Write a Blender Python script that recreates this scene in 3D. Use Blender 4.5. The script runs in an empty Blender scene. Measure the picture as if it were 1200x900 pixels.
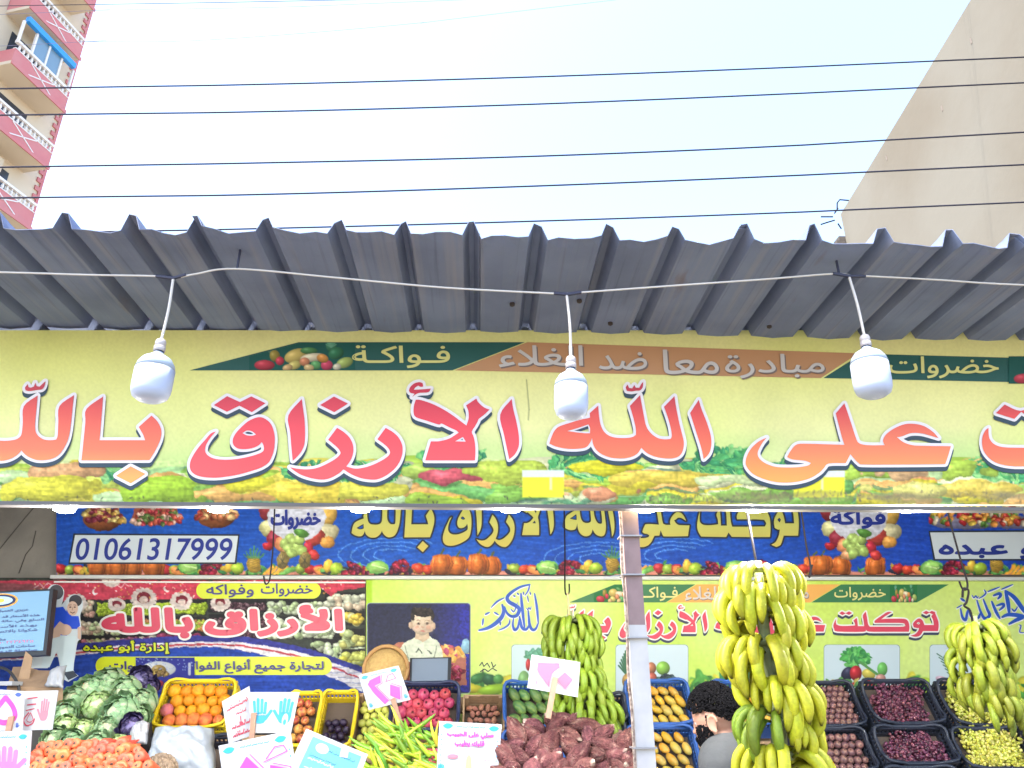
import bpy, bmesh, math, random
import numpy as np
from mathutils import Vector, Matrix, noise
from mathutils.geometry import tessellate_polygon, interpolate_bezier, delaunay_2d_cdt
S = bpy.context.scene
COL = S.collection
R = math.radians
rng = random.Random(7)
nrg = np.random.default_rng(7)

# ------------------------------------------------------------------ camera
EYE = 1.6
FPX, PITCH, YAW, ROLL = 880.0, 22.75, 2.5, -0.25      # focal length in pixels of the 1200x900 photograph
cam = bpy.data.cameras.new('camera')
cam.sensor_width = 36.0
cam.lens = FPX / 1200 * 36
cam.clip_start = 0.05
cam.clip_end = 2000
cam_o = bpy.data.objects.new('camera', cam)
COL.objects.link(cam_o)
_p, _y, _r = R(PITCH), R(YAW), R(ROLL)
FW = Vector((math.sin(_y) * math.cos(_p), math.cos(_y) * math.cos(_p), math.sin(_p)))
_r0 = Vector((math.cos(_y), -math.sin(_y), 0))
_u0 = _r0.cross(FW)
RT = _r0 * math.cos(_r) + _u0 * math.sin(_r)
UP = -_r0 * math.sin(_r) + _u0 * math.cos(_r)
cam_o.matrix_world = Matrix(((RT.x, UP.x, -FW.x, 0), (RT.y, UP.y, -FW.y, 0), (RT.z, UP.z, -FW.z, EYE), (0, 0, 0, 1)))
S.camera = cam_o

# ------------------------------------------------------------------ world, sun, exposure
SUN_EL, SUN_AZ = 64.0, 235.0                            # azimuth clockwise from +Y
w = bpy.data.worlds.new('World')
S.world = w
w.use_nodes = True
_nt = w.node_tree
_bg = _nt.nodes['Background']
_sky = _nt.nodes.new('ShaderNodeTexSky')
_sky.sky_type = 'NISHITA'
_sky.sun_disc = False
_sky.sun_elevation = R(SUN_EL)
_sky.sun_rotation = R(SUN_AZ)
_sky.air_density = 1.0
_sky.dust_density = 2.2
_sky.ozone_density = 1.0
_nt.links.new(_sky.outputs[0], _bg.inputs[0])
_bg.inputs[1].default_value = 0.145
sl = bpy.data.lights.new('sun', 'SUN')
sl.energy = 2.0
sl.angle = R(0.5)
sl.color = (1.0, 0.95, 0.88)
so = bpy.data.objects.new('sun', sl)
COL.objects.link(so)
_sd = Vector((math.sin(R(SUN_AZ)) * math.cos(R(SUN_EL)), math.cos(R(SUN_AZ)) * math.cos(R(SUN_EL)), math.sin(R(SUN_EL))))
so.rotation_euler = (-_sd).to_track_quat('-Z', 'Y').to_euler()
so.location = (8, -8, 20)
S.view_settings.view_transform = 'Standard'
S.view_settings.look = 'None'
S.view_settings.gamma = 1.0
S.view_settings.use_curve_mapping = False
S.view_settings.exposure = 2.5

# ------------------------------------------------------------------ coordinates: a pixel of the photograph on the plane y = Y
def at(px, py, Y):
    d = FW * FPX + RT * (px - 600) - UP * (py - 450)
    return d * (Y / d.y) + Vector((0, 0, EYE))

def on_plane(px, py, p0, n):
    d = FW * FPX + RT * (px - 600) - UP * (py - 450)
    e = Vector((0, 0, EYE))
    return e + d * ((p0 - e).dot(n) / d.dot(n))

# ------------------------------------------------------------------ colours and materials
def lin(c):
    c = np.asarray(c, float) / 255.0
    return np.where(c <= 0.04045, c / 12.92, ((c + 0.055) / 1.055) ** 2.4)

def L(r, g, b, k=1.0):
    v = lin((r, g, b)) * k
    return (float(v[0]), float(v[1]), float(v[2]), 1.0)

MATS = {}
def mat(name, col, rough=0.6, var=0.0, nscale=8.0, namt=0.0, ncol=None, bump=0.0, bscale=40.0, metal=0.0, attr=None,
        emit=None, estr=0.0, sss=0.0, spec=0.5, coat=0.0, hue=0.0, detail=4.0):
    if name in MATS:
        return MATS[name]
    m = bpy.data.materials.new(name)
    m.use_nodes = True
    nt = m.node_tree
    b = nt.nodes['Principled BSDF']
    b.inputs['Roughness'].default_value = rough
    b.inputs['Metallic'].default_value = metal
    b.inputs['Specular IOR Level'].default_value = spec
    if coat:
        b.inputs['Coat Weight'].default_value = coat
        b.inputs['Coat Roughness'].default_value = 0.15
    if sss:
        b.inputs['Subsurface Weight'].default_value = sss
        b.inputs['Subsurface Radius'].default_value = (0.02, 0.008, 0.004)
        b.inputs['Subsurface Scale'].default_value = 0.5
    if emit:
        b.inputs['Emission Color'].default_value = emit
        b.inputs['Emission Strength'].default_value = estr
    if attr:
        a = nt.nodes.new('ShaderNodeVertexColor')
        a.layer_name = attr
        out = a.outputs['Color']
    else:
        a = nt.nodes.new('ShaderNodeRGB')
        a.outputs[0].default_value = col
        out = a.outputs[0]
    tc = nt.nodes.new('ShaderNodeTexCoord')
    if var or hue:
        oi = nt.nodes.new('ShaderNodeObjectInfo')
        hs = nt.nodes.new('ShaderNodeHueSaturation')
        mr = nt.nodes.new('ShaderNodeMapRange')
        mr.inputs[3].default_value = 1 - var
        mr.inputs[4].default_value = 1 + var
        nt.links.new(oi.outputs['Random'], mr.inputs[0])
        nt.links.new(mr.outputs[0], hs.inputs['Value'])
        if hue:
            mu = nt.nodes.new('ShaderNodeMath'); mu.operation = 'MULTIPLY'; mu.inputs[1].default_value = 7.31
            fr = nt.nodes.new('ShaderNodeMath'); fr.operation = 'FRACT'
            m2 = nt.nodes.new('ShaderNodeMapRange')
            m2.inputs[3].default_value = 0.5 - hue
            m2.inputs[4].default_value = 0.5 + hue
            nt.links.new(oi.outputs['Random'], mu.inputs[0]); nt.links.new(mu.outputs[0], fr.inputs[0])
            nt.links.new(fr.outputs[0], m2.inputs[0]); nt.links.new(m2.outputs[0], hs.inputs['Hue'])
        nt.links.new(out, hs.inputs['Color'])
        out = hs.outputs[0]
    if namt:
        nz = nt.nodes.new('ShaderNodeTexNoise')
        nz.inputs['Scale'].default_value = nscale
        nz.inputs['Detail'].default_value = detail
        nt.links.new(tc.outputs['Object'], nz.inputs['Vector'])
        cr = nt.nodes.new('ShaderNodeMapRange')
        cr.inputs[1].default_value = 0.38
        cr.inputs[2].default_value = 0.68
        cr.inputs[4].default_value = namt
        nt.links.new(nz.outputs[0], cr.inputs[0])
        mx = nt.nodes.new('ShaderNodeMix')
        mx.data_type = 'RGBA'
        nt.links.new(cr.outputs[0], mx.inputs[0])
        nt.links.new(out, mx.inputs[6])
        mx.inputs[7].default_value = ncol or (0.02, 0.02, 0.02, 1)
        out = mx.outputs[2]
    nt.links.new(out, b.inputs['Base Color'])
    if bump:
        n2 = nt.nodes.new('ShaderNodeTexNoise')
        n2.inputs['Scale'].default_value = bscale
        n2.inputs['Detail'].default_value = 3
        nt.links.new(tc.outputs['Object'], n2.inputs['Vector'])
        bp = nt.nodes.new('ShaderNodeBump')
        bp.inputs['Strength'].default_value = bump
        bp.inputs['Distance'].default_value = 0.02
        nt.links.new(n2.outputs[0], bp.inputs['Height'])
        nt.links.new(bp.outputs[0], b.inputs['Normal'])
    MATS[name] = m
    return m

def ramp_mat(name, stops, z0, z1, rough=0.4):
    """vertical print gradient on a flat sign, by object height"""
    m = bpy.data.materials.new(name)
    m.use_nodes = True
    nt = m.node_tree
    b = nt.nodes['Principled BSDF']
    b.inputs['Roughness'].default_value = rough
    tc = nt.nodes.new('ShaderNodeTexCoord')
    sp = nt.nodes.new('ShaderNodeSeparateXYZ')
    mr = nt.nodes.new('ShaderNodeMapRange')
    mr.inputs[1].default_value = z0
    mr.inputs[2].default_value = z1
    cr = nt.nodes.new('ShaderNodeValToRGB')
    while len(cr.color_ramp.elements) < len(stops):
        cr.color_ramp.elements.new(0.5)
    for e, (p, c) in zip(cr.color_ramp.elements, stops):
        e.position = p
        e.color = c
    nt.links.new(tc.outputs['Object'], sp.inputs[0])
    nt.links.new(sp.outputs['Z'], mr.inputs[0])
    nt.links.new(mr.outputs[0], cr.inputs[0])
    nt.links.new(cr.outputs[0], b.inputs['Base Color'])
    return m

# ------------------------------------------------------------------ objects
def tag(o, label=None, cat=None, group=None, kind=None):
    if label: o['label'] = label
    if cat: o['category'] = cat
    if group: o['group'] = group
    if kind: o['kind'] = kind
    return o

def thing(name, label, cat, loc=(0, 0, 0), group=None):
    o = bpy.data.objects.new(name, None)
    o.empty_display_size = 0.05
    COL.objects.link(o)
    o.location = loc
    return tag(o, label, cat, group)

def wmat(o):
    m = o.matrix_basis
    return m if o.parent is None else wmat(o.parent) @ o.matrix_parent_inverse @ m

def link(name, me, m=None, parent=None, world=True):
    """one mesh object; with world=True its vertices are world coordinates even under a moved parent"""
    o = bpy.data.objects.new(name, me)
    COL.objects.link(o)
    if m is not None and not me.materials:
        me.materials.append(m)
    if parent is not None:
        o.parent = parent
        if world:
            o.matrix_parent_inverse = wmat(parent).inverted()
    return o

def smooth(me, on=True):
    me.polygons.foreach_set('use_smooth', [on] * len(me.polygons))
    return me

def mesh_from(verts, faces, name='mesh', sm=False):
    me = bpy.data.meshes.new(name)
    me.from_pydata([tuple(v) for v in verts], [], faces)
    me.update()
    if sm: smooth(me)
    return me

class MB:
    """collects shapes of one part"""
    def __init__(s): s.v, s.f = [], []
    def add(s, v, f):
        n = len(s.v)
        s.v += [Vector(x) for x in v]
        s.f += [tuple(i + n for i in q) for q in f]
        return s
    def box(s, c, d, rot=None):
        c = Vector(c); h = [x / 2 for x in d]
        vs = [Vector((sx * h[0], sy * h[1], sz * h[2])) for sz in (-1, 1) for sy in (-1, 1) for sx in (-1, 1)]
        if rot is not None: vs = [rot @ v for v in vs]
        return s.add([c + v for v in vs], [(0, 2, 3, 1), (4, 5, 7, 6), (0, 1, 5, 4), (2, 6, 7, 3), (0, 4, 6, 2), (1, 3, 7, 5)])
    def bar(s, a, b, wx, wy, up=(0, 0, 1)):
        a, b = Vector(a), Vector(b); d = (b - a)
        z = d.normalized(); x = Vector(up).cross(z)
        if x.length < 1e-4: x = Vector((1, 0, 0)).cross(z)
        x.normalize(); y = z.cross(x)
        rot = Matrix((x, y, z)).transposed()
        return s.box((a + b) / 2, (wx, wy, d.length), rot)
    def tube(s, pts, r, n=8, cap=True):
        pts = [Vector(p) for p in pts]
        rs = r if isinstance(r, (list, tuple)) else [r] * len(pts)
        base = len(s.v); px = None
        for i, p in enumerate(pts):
            t = (pts[min(i + 1, len(pts) - 1)] - pts[max(i - 1, 0)]).normalized()
            if px is None:
                px = t.orthogonal().normalized()
            else:
                px = (px - t * px.dot(t)).normalized()
            py = t.cross(px)
            for k in range(n):
                a = 2 * math.pi * k / n
                s.v.append(p + (px * math.cos(a) + py * math.sin(a)) * rs[i])
        for i in range(len(pts) - 1):
            for k in range(n):
                a = base + i * n + k; b = base + i * n + (k + 1) % n
                s.f.append((a, b, b + n, a + n))
        if cap:
            s.f.append(tuple(base + k for k in reversed(range(n))))
            s.f.append(tuple(base + (len(pts) - 1) * n + k for k in range(n)))
        return s
    def lathe(s, prof, n=24, M=None):
        base = len(s.v); M = M or Matrix.Identity(4)
        for (r, z) in prof:
            for k in range(n):
                a = 2 * math.pi * k / n
                s.v.append(M @ Vector((r * math.cos(a), r * math.sin(a), z)))
        for i in range(len(prof) - 1):
            for k in range(n):
                a = base + i * n + k; b = base + i * n + (k + 1) % n
                s.f.append((a, b, b + n, a + n))
        s.f.append(tuple(base + k for k in reversed(range(n))))
        s.f.append(tuple(base + (len(prof) - 1) * n + k for k in range(n)))
        return s
    def mesh(s, name='mesh', sm=False): return mesh_from(s.v, s.f, name, sm)
    def build(s, name, m, parent=None, sm=False, world=True): return link(name, s.mesh(name, sm), m, parent, world)

def wire(pts, sub=8):
    """a smooth line through points"""
    P = [Vector(p) for p in pts]; out = []
    for i in range(len(P) - 1):
        a, b, c, d = P[max(i - 1, 0)], P[i], P[i + 1], P[min(i + 2, len(P) - 1)]
        for k in range(sub):
            t = k / sub
            out.append(0.5 * ((2 * b) + (c - a) * t + (2 * a - 5 * b + 4 * c - d) * t * t + (3 * b - a - 3 * c + d) * t ** 3))
    out.append(P[-1])
    return out

# ------------------------------------------------------------------ flat prints: polygons, strokes, lettering
def curve_poly(pts, corner=50, sub=4):
    """closed outline: rounds soft bends, keeps sharp corners"""
    P = [Vector((p[0], p[1])) for p in pts]; n = len(P); out = []
    ang = []
    for i in range(n):
        a = P[i] - P[i - 1]; b = P[(i + 1) % n] - P[i]
        ang.append(abs(math.degrees(a.angle(b, 0))) if a.length and b.length else 0)
    for i in range(n):
        b, c = P[i], P[(i + 1) % n]
        cb, cc = ang[i] > corner, ang[(i + 1) % n] > corner
        a = b - (c - b) * 0.5 if cb else P[i - 1]
        d = c + (c - b) * 0.5 if cc else P[(i + 2) % n]
        out.append(b)
        if cb and cc: continue
        for k in range(1, sub):
            t = k / sub
            out.append(0.5 * ((2 * b) + (c - a) * t + (2 * a - 5 * b + 4 * c - d) * t * t + (3 * b - a - 3 * c + d) * t ** 3))
    return out

class Flat:
    """flat printed shapes; f(u, v, lift) puts a point of the print on its sheet, lift in metres towards the viewer"""
    def __init__(s, f, lift=0.0): s.f_, s.lift, s.v, s.f, s.k = f, lift, [], [], 0
    def _put(s, pts, faces):
        n = len(s.v); l = s.lift + s.k * 6e-7; s.k += 1
        s.v += [s.f_(p[0], p[1], l) for p in pts]
        s.f += [tuple(i + n for i in q) for q in faces]
    def poly(s, pts, holes=()):
        loops = [[Vector((p[0], p[1], 0)) for p in lp] for lp in [pts] + list(holes)]
        tris = tessellate_polygon(loops)
        flat = [p for lp in loops for p in lp]
        s._put(flat, [tuple(t) for t in tris])
        return s
    def rect(s, x0, y0, x1, y1): return s.poly([(x0, y0), (x1, y0), (x1, y1), (x0, y1)])
    def rrect(s, x0, y0, x1, y1, r, n=6):
        pts = []
        for cx, cy, a0 in ((x1 - r, y1 - r, 0), (x0 + r, y1 - r, 90), (x0 + r, y0 + r, 180), (x1 - r, y0 + r, 270)):
            for k in range(n + 1):
                a = R(a0 + 90 * k / n); pts.append((cx + r * math.cos(a), cy + r * math.sin(a)))
        return s.poly(pts)
    def ellipse(s, cx, cy, rx, ry, n=24):
        return s.poly([(cx + rx * math.cos(2 * math.pi * k / n), cy + ry * math.sin(2 * math.pi * k / n)) for k in range(n)])
    def stroke(s, pts, wd, closed=False):
        """a pen line with round joints; wd one width or one per point"""
        P = [Vector((p[0], p[1])) for p in pts]; n = len(P)
        ws = wd if isinstance(wd, (list, tuple)) else [wd] * n
        for i in range(n if closed else n - 1):
            a, b = P[i], P[(i + 1) % n]; ra, rb = ws[i] / 2, ws[(i + 1) % n] / 2
            d = b - a
            if d.length < 1e-6: continue
            q = Vector((-d.y, d.x)).normalized()
            s._put([a + q * ra, a - q * ra, b - q * rb, b + q * rb], [(0, 1, 2, 3)])
        for i in range(n):
            r = ws[i] / 2
            s._put([(P[i].x + r * math.cos(k * math.pi / 4), P[i].y + r * math.sin(k * math.pi / 4)) for k in range(8)], [tuple(range(8))])
        return s
    def tris(s, verts, faces): s._put(verts, faces); return s
    def build(s, name, m, parent):
        return link(name, mesh_from(s.v, s.f, name), m, parent)

# Arabic shaping: joined letter forms in drawing order
_FORMS = {}
_BOTH = 'بتثجحخسشصضطظعغفقكلمنهيئـ'
_c = 0xFE80
for ch, k in (('ء', 1), ('آ', 2), ('أ', 2), ('ؤ', 2), ('إ', 2), ('ئ', 4), ('ا', 2), ('ب', 4), ('ة', 2), ('ت', 4), ('ث', 4), ('ج', 4), ('ح', 4), ('خ', 4),
              ('د', 2), ('ذ', 2), ('ر', 2), ('ز', 2), ('س', 4), ('ش', 4), ('ص', 4), ('ض', 4), ('ط', 4), ('ظ', 4), ('ع', 4), ('غ', 4), ('ف', 4), ('ق', 4),
              ('ك', 4), ('ل', 4), ('م', 4), ('ن', 4), ('ه', 4), ('و', 2), ('ى', 2), ('ي', 4)):
    _FORMS[ch] = [chr(_c + i) for i in range(k)]
    _c += k
_LA = {'آ': 0xFEF5, 'أ': 0xFEF7, 'إ': 0xFEF9, 'ا': 0xFEFB}
def shape(t):
    out = []
    for word in t.split(' '):
        units = []; i = 0
        while i < len(word):
            if word[i] == 'ل' and i + 1 < len(word) and word[i + 1] in _LA:
                units.append(('LA', word[i + 1])); i += 2
            else:
                units.append((word[i], None)); i += 1
        g = []
        for i, (ch, la) in enumerate(units):
            prev = i > 0 and units[i - 1][0] in _BOTH
            nxt = i + 1 < len(units) and (units[i + 1][0] in _FORMS or units[i + 1][0] in ('LA', 'ـ')) and units[i + 1][0] != 'ء'
            if ch == 'LA': g.append(chr(_LA[la] + (1 if prev else 0)))
            elif ch == 'ـ' or ch not in _FORMS: g.append(ch)
            else:
                F = _FORMS[ch]; nxt = nxt and len(F) == 4; prev = prev and len(F) > 1
                g.append(F[3] if prev and nxt else F[2] if nxt else F[1] if prev else F[0])
        out.append(''.join(reversed(g)))
    return ' '.join(reversed(out))

_GL = {}
def _raw(body, off):
    cu = bpy.data.curves.new('lettering', 'FONT')
    cu.body = body; cu.size = 1.0; cu.offset = off; cu.resolution_u = 5
    o = bpy.data.objects.new('lettering', cu)
    COL.objects.link(o)
    dg = bpy.context.evaluated_depsgraph_get()
    cv_ = o.to_curve(dg)
    loops = []
    for sp in cv_.splines:
        bp = sp.bezier_points; lp = []
        for i in range(len(bp)):
            a, b = bp[i], bp[(i + 1) % len(bp)]
            straight = a.handle_right_type == 'VECTOR' and b.handle_left_type == 'VECTOR'
            if straight: lp.append((a.co.x, a.co.y))
            else: lp += [(q.x, q.y) for q in interpolate_bezier(a.co, a.handle_right, b.handle_left, b.co, 6)[:-1]]
        lp = [p for k, p in enumerate(lp) if (p[0] - lp[k - 1][0]) ** 2 + (p[1] - lp[k - 1][1]) ** 2 > 1e-10]
        if len(lp) > 2: loops.append(lp)
    o.to_curve_clear()
    def winding(p):
        n = 0
        for l in loops:
            for k in range(len(l)):
                (xa, ya), (xb, yb) = l[k - 1], l[k]
                if (ya > p[1]) != (yb > p[1]) and p[0] < (xb - xa) * (p[1] - ya) / (yb - ya) + xa: n += 1 if yb > ya else -1
        return n
    v, f = [], []
    if loops:                                                       # overlapping strokes of a letter fill as one shape
        P, E_ = [], []
        for l in loops:
            n = len(P); P += [Vector(p) for p in l]; E_ += [(n + k, n + (k + 1) % len(l)) for k in range(len(l))]
        vv, _e, ff = delaunay_2d_cdt(P, E_, [], 0, 1e-6)[:3]
        v = [(p.x, p.y) for p in vv]
        for t in ff:
            if winding((sum(v[i][0] for i in t) / len(t), sum(v[i][1] for i in t) / len(t))): f.append(tuple(t))
    bpy.data.objects.remove(o); bpy.data.curves.remove(cu)
    return v, f
def glyph(ch, off):
    if (ch, off) not in _GL:
        if ch == ' ': v, f, a = [], [], 0.28
        else:
            v, f = _raw(ch, off)
            mark = max(p[0] for p in _raw('|', 0)[0])
            a = max(p[0] for p in _raw(ch + '|', 0)[0]) - mark
        _GL[(ch, off)] = (v, f, a)
    return _GL[(ch, off)]
def lettering(flat, body, box, bold=0.0, arabic=True, slant=0.0, grow=0.0, pen=0.0):
    """writes into flat inside box (x0, ytop, x1, ybottom) of the print; grow thickens it for an outline"""
    s = shape(body) if arabic else body
    put = []; x = 0
    for ch in s:
        v0, f, a = glyph(ch, bold)
        put.append((ch, x)); x += a
    allv = [(p[0] + dx + slant * p[1], p[1]) for ch, dx in put for p in glyph(ch, bold)[0]]
    ax0, ax1 = min(p[0] for p in allv), max(p[0] for p in allv)
    ay0, ay1 = min(p[1] for p in allv), max(p[1] for p in allv)
    sx = (box[2] - box[0]) / (ax1 - ax0); sy = (box[3] - box[1]) / (ay1 - ay0)
    for i, (ch, dx) in enumerate(put):
        v, f, a = glyph(ch, bold + grow)
        if v:
            q = [(box[0] + (p[0] + dx + slant * p[1] - ax0) * sx, box[3] - (p[1] - ay0) * sy) for p in v]
            flat.tris(q, f)
            flat.k += 8
            if pen:
                cnt = {}
                for t_ in f:
                    for e0, e1 in zip(t_, t_[1:] + t_[:1]):
                        kk = (min(e0, e1), max(e0, e1)); cnt[kk] = cnt.get(kk, 0) + 1
                for (e0, e1), n_ in cnt.items():
                    if n_ == 1: flat.stroke([q[e0], q[e1]], pen)
    return flat

# ------------------------------------------------------------------ printed pictures: a fine grid of coloured points on the sheet
def value_noise(h, w_, cell, seed):
    g = np.random.default_rng(seed)
    gh, gw = int(h / cell) + 3, int(w_ / cell) + 3
    a = g.random((gh, gw))
    yy, xx = np.mgrid[0:h, 0:w_] / cell
    yi, xi = yy.astype(int), xx.astype(int)
    fy, fx = yy - yi, xx - xi
    fy, fx = fy * fy * (3 - 2 * fy), fx * fx * (3 - 2 * fx)
    return (a[yi, xi] * (1 - fx) + a[yi, xi + 1] * fx) * (1 - fy) + (a[yi + 1, xi] * (1 - fx) + a[yi + 1, xi + 1] * fx) * fy

class Canvas:
    def __init__(s, x0, y0, x1, y1, res=1.0, bg=(255, 255, 255)):
        s.x0, s.y0, s.x1, s.y1, s.res = x0, y0, x1, y1, res
        s.nx, s.ny = max(2, int((x1 - x0) / res) + 1), max(2, int((y1 - y0) / res) + 1)
        s.xs = np.linspace(x0, x1, s.nx); s.ys = np.linspace(y0, y1, s.ny)
        s.X, s.Y = np.meshgrid(s.xs, s.ys)
        s.a = np.zeros((s.ny, s.nx, 3)) + np.array(bg, float)
    def _blend(s, sl, m, col):
        m = np.clip(m, 0, 1)[..., None]
        s.a[sl] = s.a[sl] * (1 - m) + np.asarray(col, float) * m
    def _win(s, x0, y0, x1, y1):
        i0 = max(0, int((x0 - s.x0) / s.res) - 1); i1 = min(s.nx, int((x1 - s.x0) / s.res) + 3)
        j0 = max(0, int((y0 - s.y0) / s.res) - 1); j1 = min(s.ny, int((y1 - s.y0) / s.res) + 3)
        if i1 <= i0 or j1 <= j0: return None
        return (slice(j0, j1), slice(i0, i1))
    def ell(s, cx, cy, rx, ry, col, ang=0, ball=0.5, rim=None, a=1.0, soft=0.7):
        m = max(rx, ry) + 1
        sl = s._win(cx - m, cy - m, cx + m, cy + m)
        if sl is None: return s
        c, n = math.cos(R(ang)), math.sin(R(ang))
        dx, dy = s.X[sl] - cx, s.Y[sl] - cy
        u, v = (dx * c + dy * n) / rx, (-dx * n + dy * c) / ry
        d = np.sqrt(u * u + v * v)
        k = (1 - d) * min(rx, ry) / (soft * max(s.res, 0.7)) + 0.5
        col = np.asarray(col, float)
        sh = 1 - ball * 0.75 * np.clip((u + 0.3) ** 2 * 0.5 + (v + 0.35) ** 2 * 0.6, 0, 1.2)
        hl = ball * 70 * np.exp(-((u + 0.35) ** 2 + (v + 0.4) ** 2) / 0.09)
        cc = col[None, None] * sh[..., None] + hl[..., None]
        if rim is not None:
            e = np.clip((d - 0.72) / 0.2, 0, 1)[..., None]
            cc = cc * (1 - e) + np.asarray(rim, float) * e
        s._blend(sl, np.clip(k, 0, 1) * a, cc)
        return s
    def rect(s, x0, y0, x1, y1, col, a=1.0):
        sl = s._win(x0, y0, x1, y1)
        if sl is None: return s
        m = np.clip(np.minimum(np.minimum(s.X[sl] - x0, x1 - s.X[sl]), np.minimum(s.Y[sl] - y0, y1 - s.Y[sl])) / s.res + 0.5, 0, 1)
        s._blend(sl, m * a, col); return s
    def poly(s, pts, col, a=1.0):
        xs = [p[0] for p in pts]; ys = [p[1] for p in pts]
        sl = s._win(min(xs), min(ys), max(xs), max(ys))
        if sl is None: return s
        m = np.zeros(s.X[sl].shape)
        for ox, oy in ((-.25, -.25), (.25, -.25), (-.25, .25), (.25, .25)):
            X, Y = s.X[sl] + ox * s.res, s.Y[sl] + oy * s.res
            ins = np.zeros(X.shape, bool)
            for i in range(len(pts)):
                (xa, ya), (xb, yb) = pts[i - 1], pts[i]
                if ya == yb: continue
                c = ((ya > Y) != (yb > Y)) & (X < (xb - xa) * (Y - ya) / (yb - ya) + xa)
                ins ^= c
            m += ins / 4
        s._blend(sl, m * a, col); return s
    def line(s, pts, wd, col, a=1.0):
        for (xa, ya), (xb, yb) in zip(pts[:-1], pts[1:]):
            sl = s._win(min(xa, xb) - wd, min(ya, yb) - wd, max(xa, xb) + wd, max(ya, yb) + wd)
            if sl is None: continue
            dx, dy = xb - xa, yb - ya; l2 = dx * dx + dy * dy + 1e-9
            t = np.clip(((s.X[sl] - xa) * dx + (s.Y[sl] - ya) * dy) / l2, 0, 1)
            d = np.hypot(s.X[sl] - xa - t * dx, s.Y[sl] - ya - t * dy)
            s._blend(sl, np.clip((wd / 2 - d) / s.res + 0.5, 0, 1) * a, col)
        return s
    def leafy(s, cx, cy, rx, ry, cols, n, seed, size=4):
        g = random.Random(seed)
        for _ in range(n):
            t = g.random() * 6.283; q = math.sqrt(g.random())
            s.ell(cx + rx * q * math.cos(t), cy + ry * q * math.sin(t), size * g.uniform(.6, 1.6), size * g.uniform(.3, .8), g.choice(cols), g.uniform(0, 180), 0.25)
        return s
    def grain(s, amt, cell, seed):
        s.a *= 1 + amt * (value_noise(s.ny, s.nx, cell / s.res, seed)[..., None] - 0.5); return s
    def warp(s, y0, ax, ay, cell, seed, streak=0.0):
        """makes a print less clean: smears it by a few points below row y0"""
        n = [value_noise(s.ny, s.nx, cell / s.res * q, seed + i) - .5 for i, q in enumerate((1, 1, .4, .4))]
        w_ = np.clip((s.Y - y0) / 8, 0, 1)
        ix = np.clip(np.arange(s.nx)[None] + w_ * (n[0] * 2 + n[2]) * ax / s.res, 0, s.nx - 1).astype(int)
        iy = np.clip(np.arange(s.ny)[:, None] + w_ * (n[1] * 2 + n[3]) * ay / s.res, 0, s.ny - 1).astype(int)
        s.a = s.a[iy, ix]
        if streak:
            g = np.random.default_rng(seed + 9)
            t = value_noise(s.ny, s.nx, 3.2 / s.res, seed + 5); t2 = value_noise(int(s.ny), int(s.nx // 5 + 2), 2.0 / s.res, seed + 6)
            t2 = np.repeat(t2, 5, 1)[:, :s.nx]
            s.a = s.a * (1 + (streak * w_ * ((t + t2) - 1.0))[..., None])
        return s
    def mesh(s, name, f, lift, k=0.8, keep=None):
        P = np.array([f.many(s.xs, y, lift) for y in s.ys]) if hasattr(f, 'many') else np.array([[tuple(f(x, y, lift)) for x in s.xs] for y in s.ys])
        n = s.nx * s.ny
        idx = np.arange(n).reshape(s.ny, s.nx)
        q = np.stack([idx[:-1, :-1], idx[1:, :-1], idx[1:, 1:], idx[:-1, 1:]], -1).reshape(-1, 4)
        if keep is not None: q = q[keep(s.X, s.Y)[:-1, :-1].reshape(-1)]
        me = bpy.data.meshes.new(name)
        me.vertices.add(n); me.vertices.foreach_set('co', P.reshape(-1).astype(np.float32))
        me.loops.add(q.size); me.loops.foreach_set('vertex_index', q.reshape(-1).astype(np.int32))
        me.polygons.add(len(q)); me.polygons.foreach_set('loop_start', np.arange(0, q.size, 4, dtype=np.int32))
        me.polygons.foreach_set('loop_total', np.full(len(q), 4, dtype=np.int32))
        me.update(); me.validate()
        ca = me.color_attributes.new('print', 'FLOAT_COLOR', 'POINT')
        c = np.ones((n, 4), np.float32)
        c[:, :3] = lin(np.clip(s.a, 0, 255).reshape(-1, 3)) * k
        ca.data.foreach_set('color', c.reshape(-1))
        return me

class Sheet:
    """the plane y = Y in photograph coordinates"""
    def __init__(s, Y): s.Y = Y
    def __call__(s, px, py, lift=0.0): return at(px, py, s.Y - lift)
    def many(s, xs, py, lift):
        d0 = np.array(FW * FPX - UP * (py - 450)); r = np.array(RT)
        d = d0[None] + (xs - 600)[:, None] * r[None]
        return d * ((s.Y - lift) / d[:, 1:2]) + np.array([0, 0, EYE])

class Board:
    """a flat board given by its four corners in space; print coordinates u, v from 0 to 1, v downwards"""
    def __init__(s, tl, tr, br, bl):
        s.c = [Vector(x) for x in (tl, tr, br, bl)]
        n = (s.c[3] - s.c[0]).cross(s.c[1] - s.c[0]).normalized()
        s.n = n if n.y < 0 else -n
    def __call__(s, u, v, lift=0.0):
        a = s.c[0].lerp(s.c[1], u); b = s.c[3].lerp(s.c[2], u)
        return a.lerp(b, v) + s.n * lift
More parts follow.
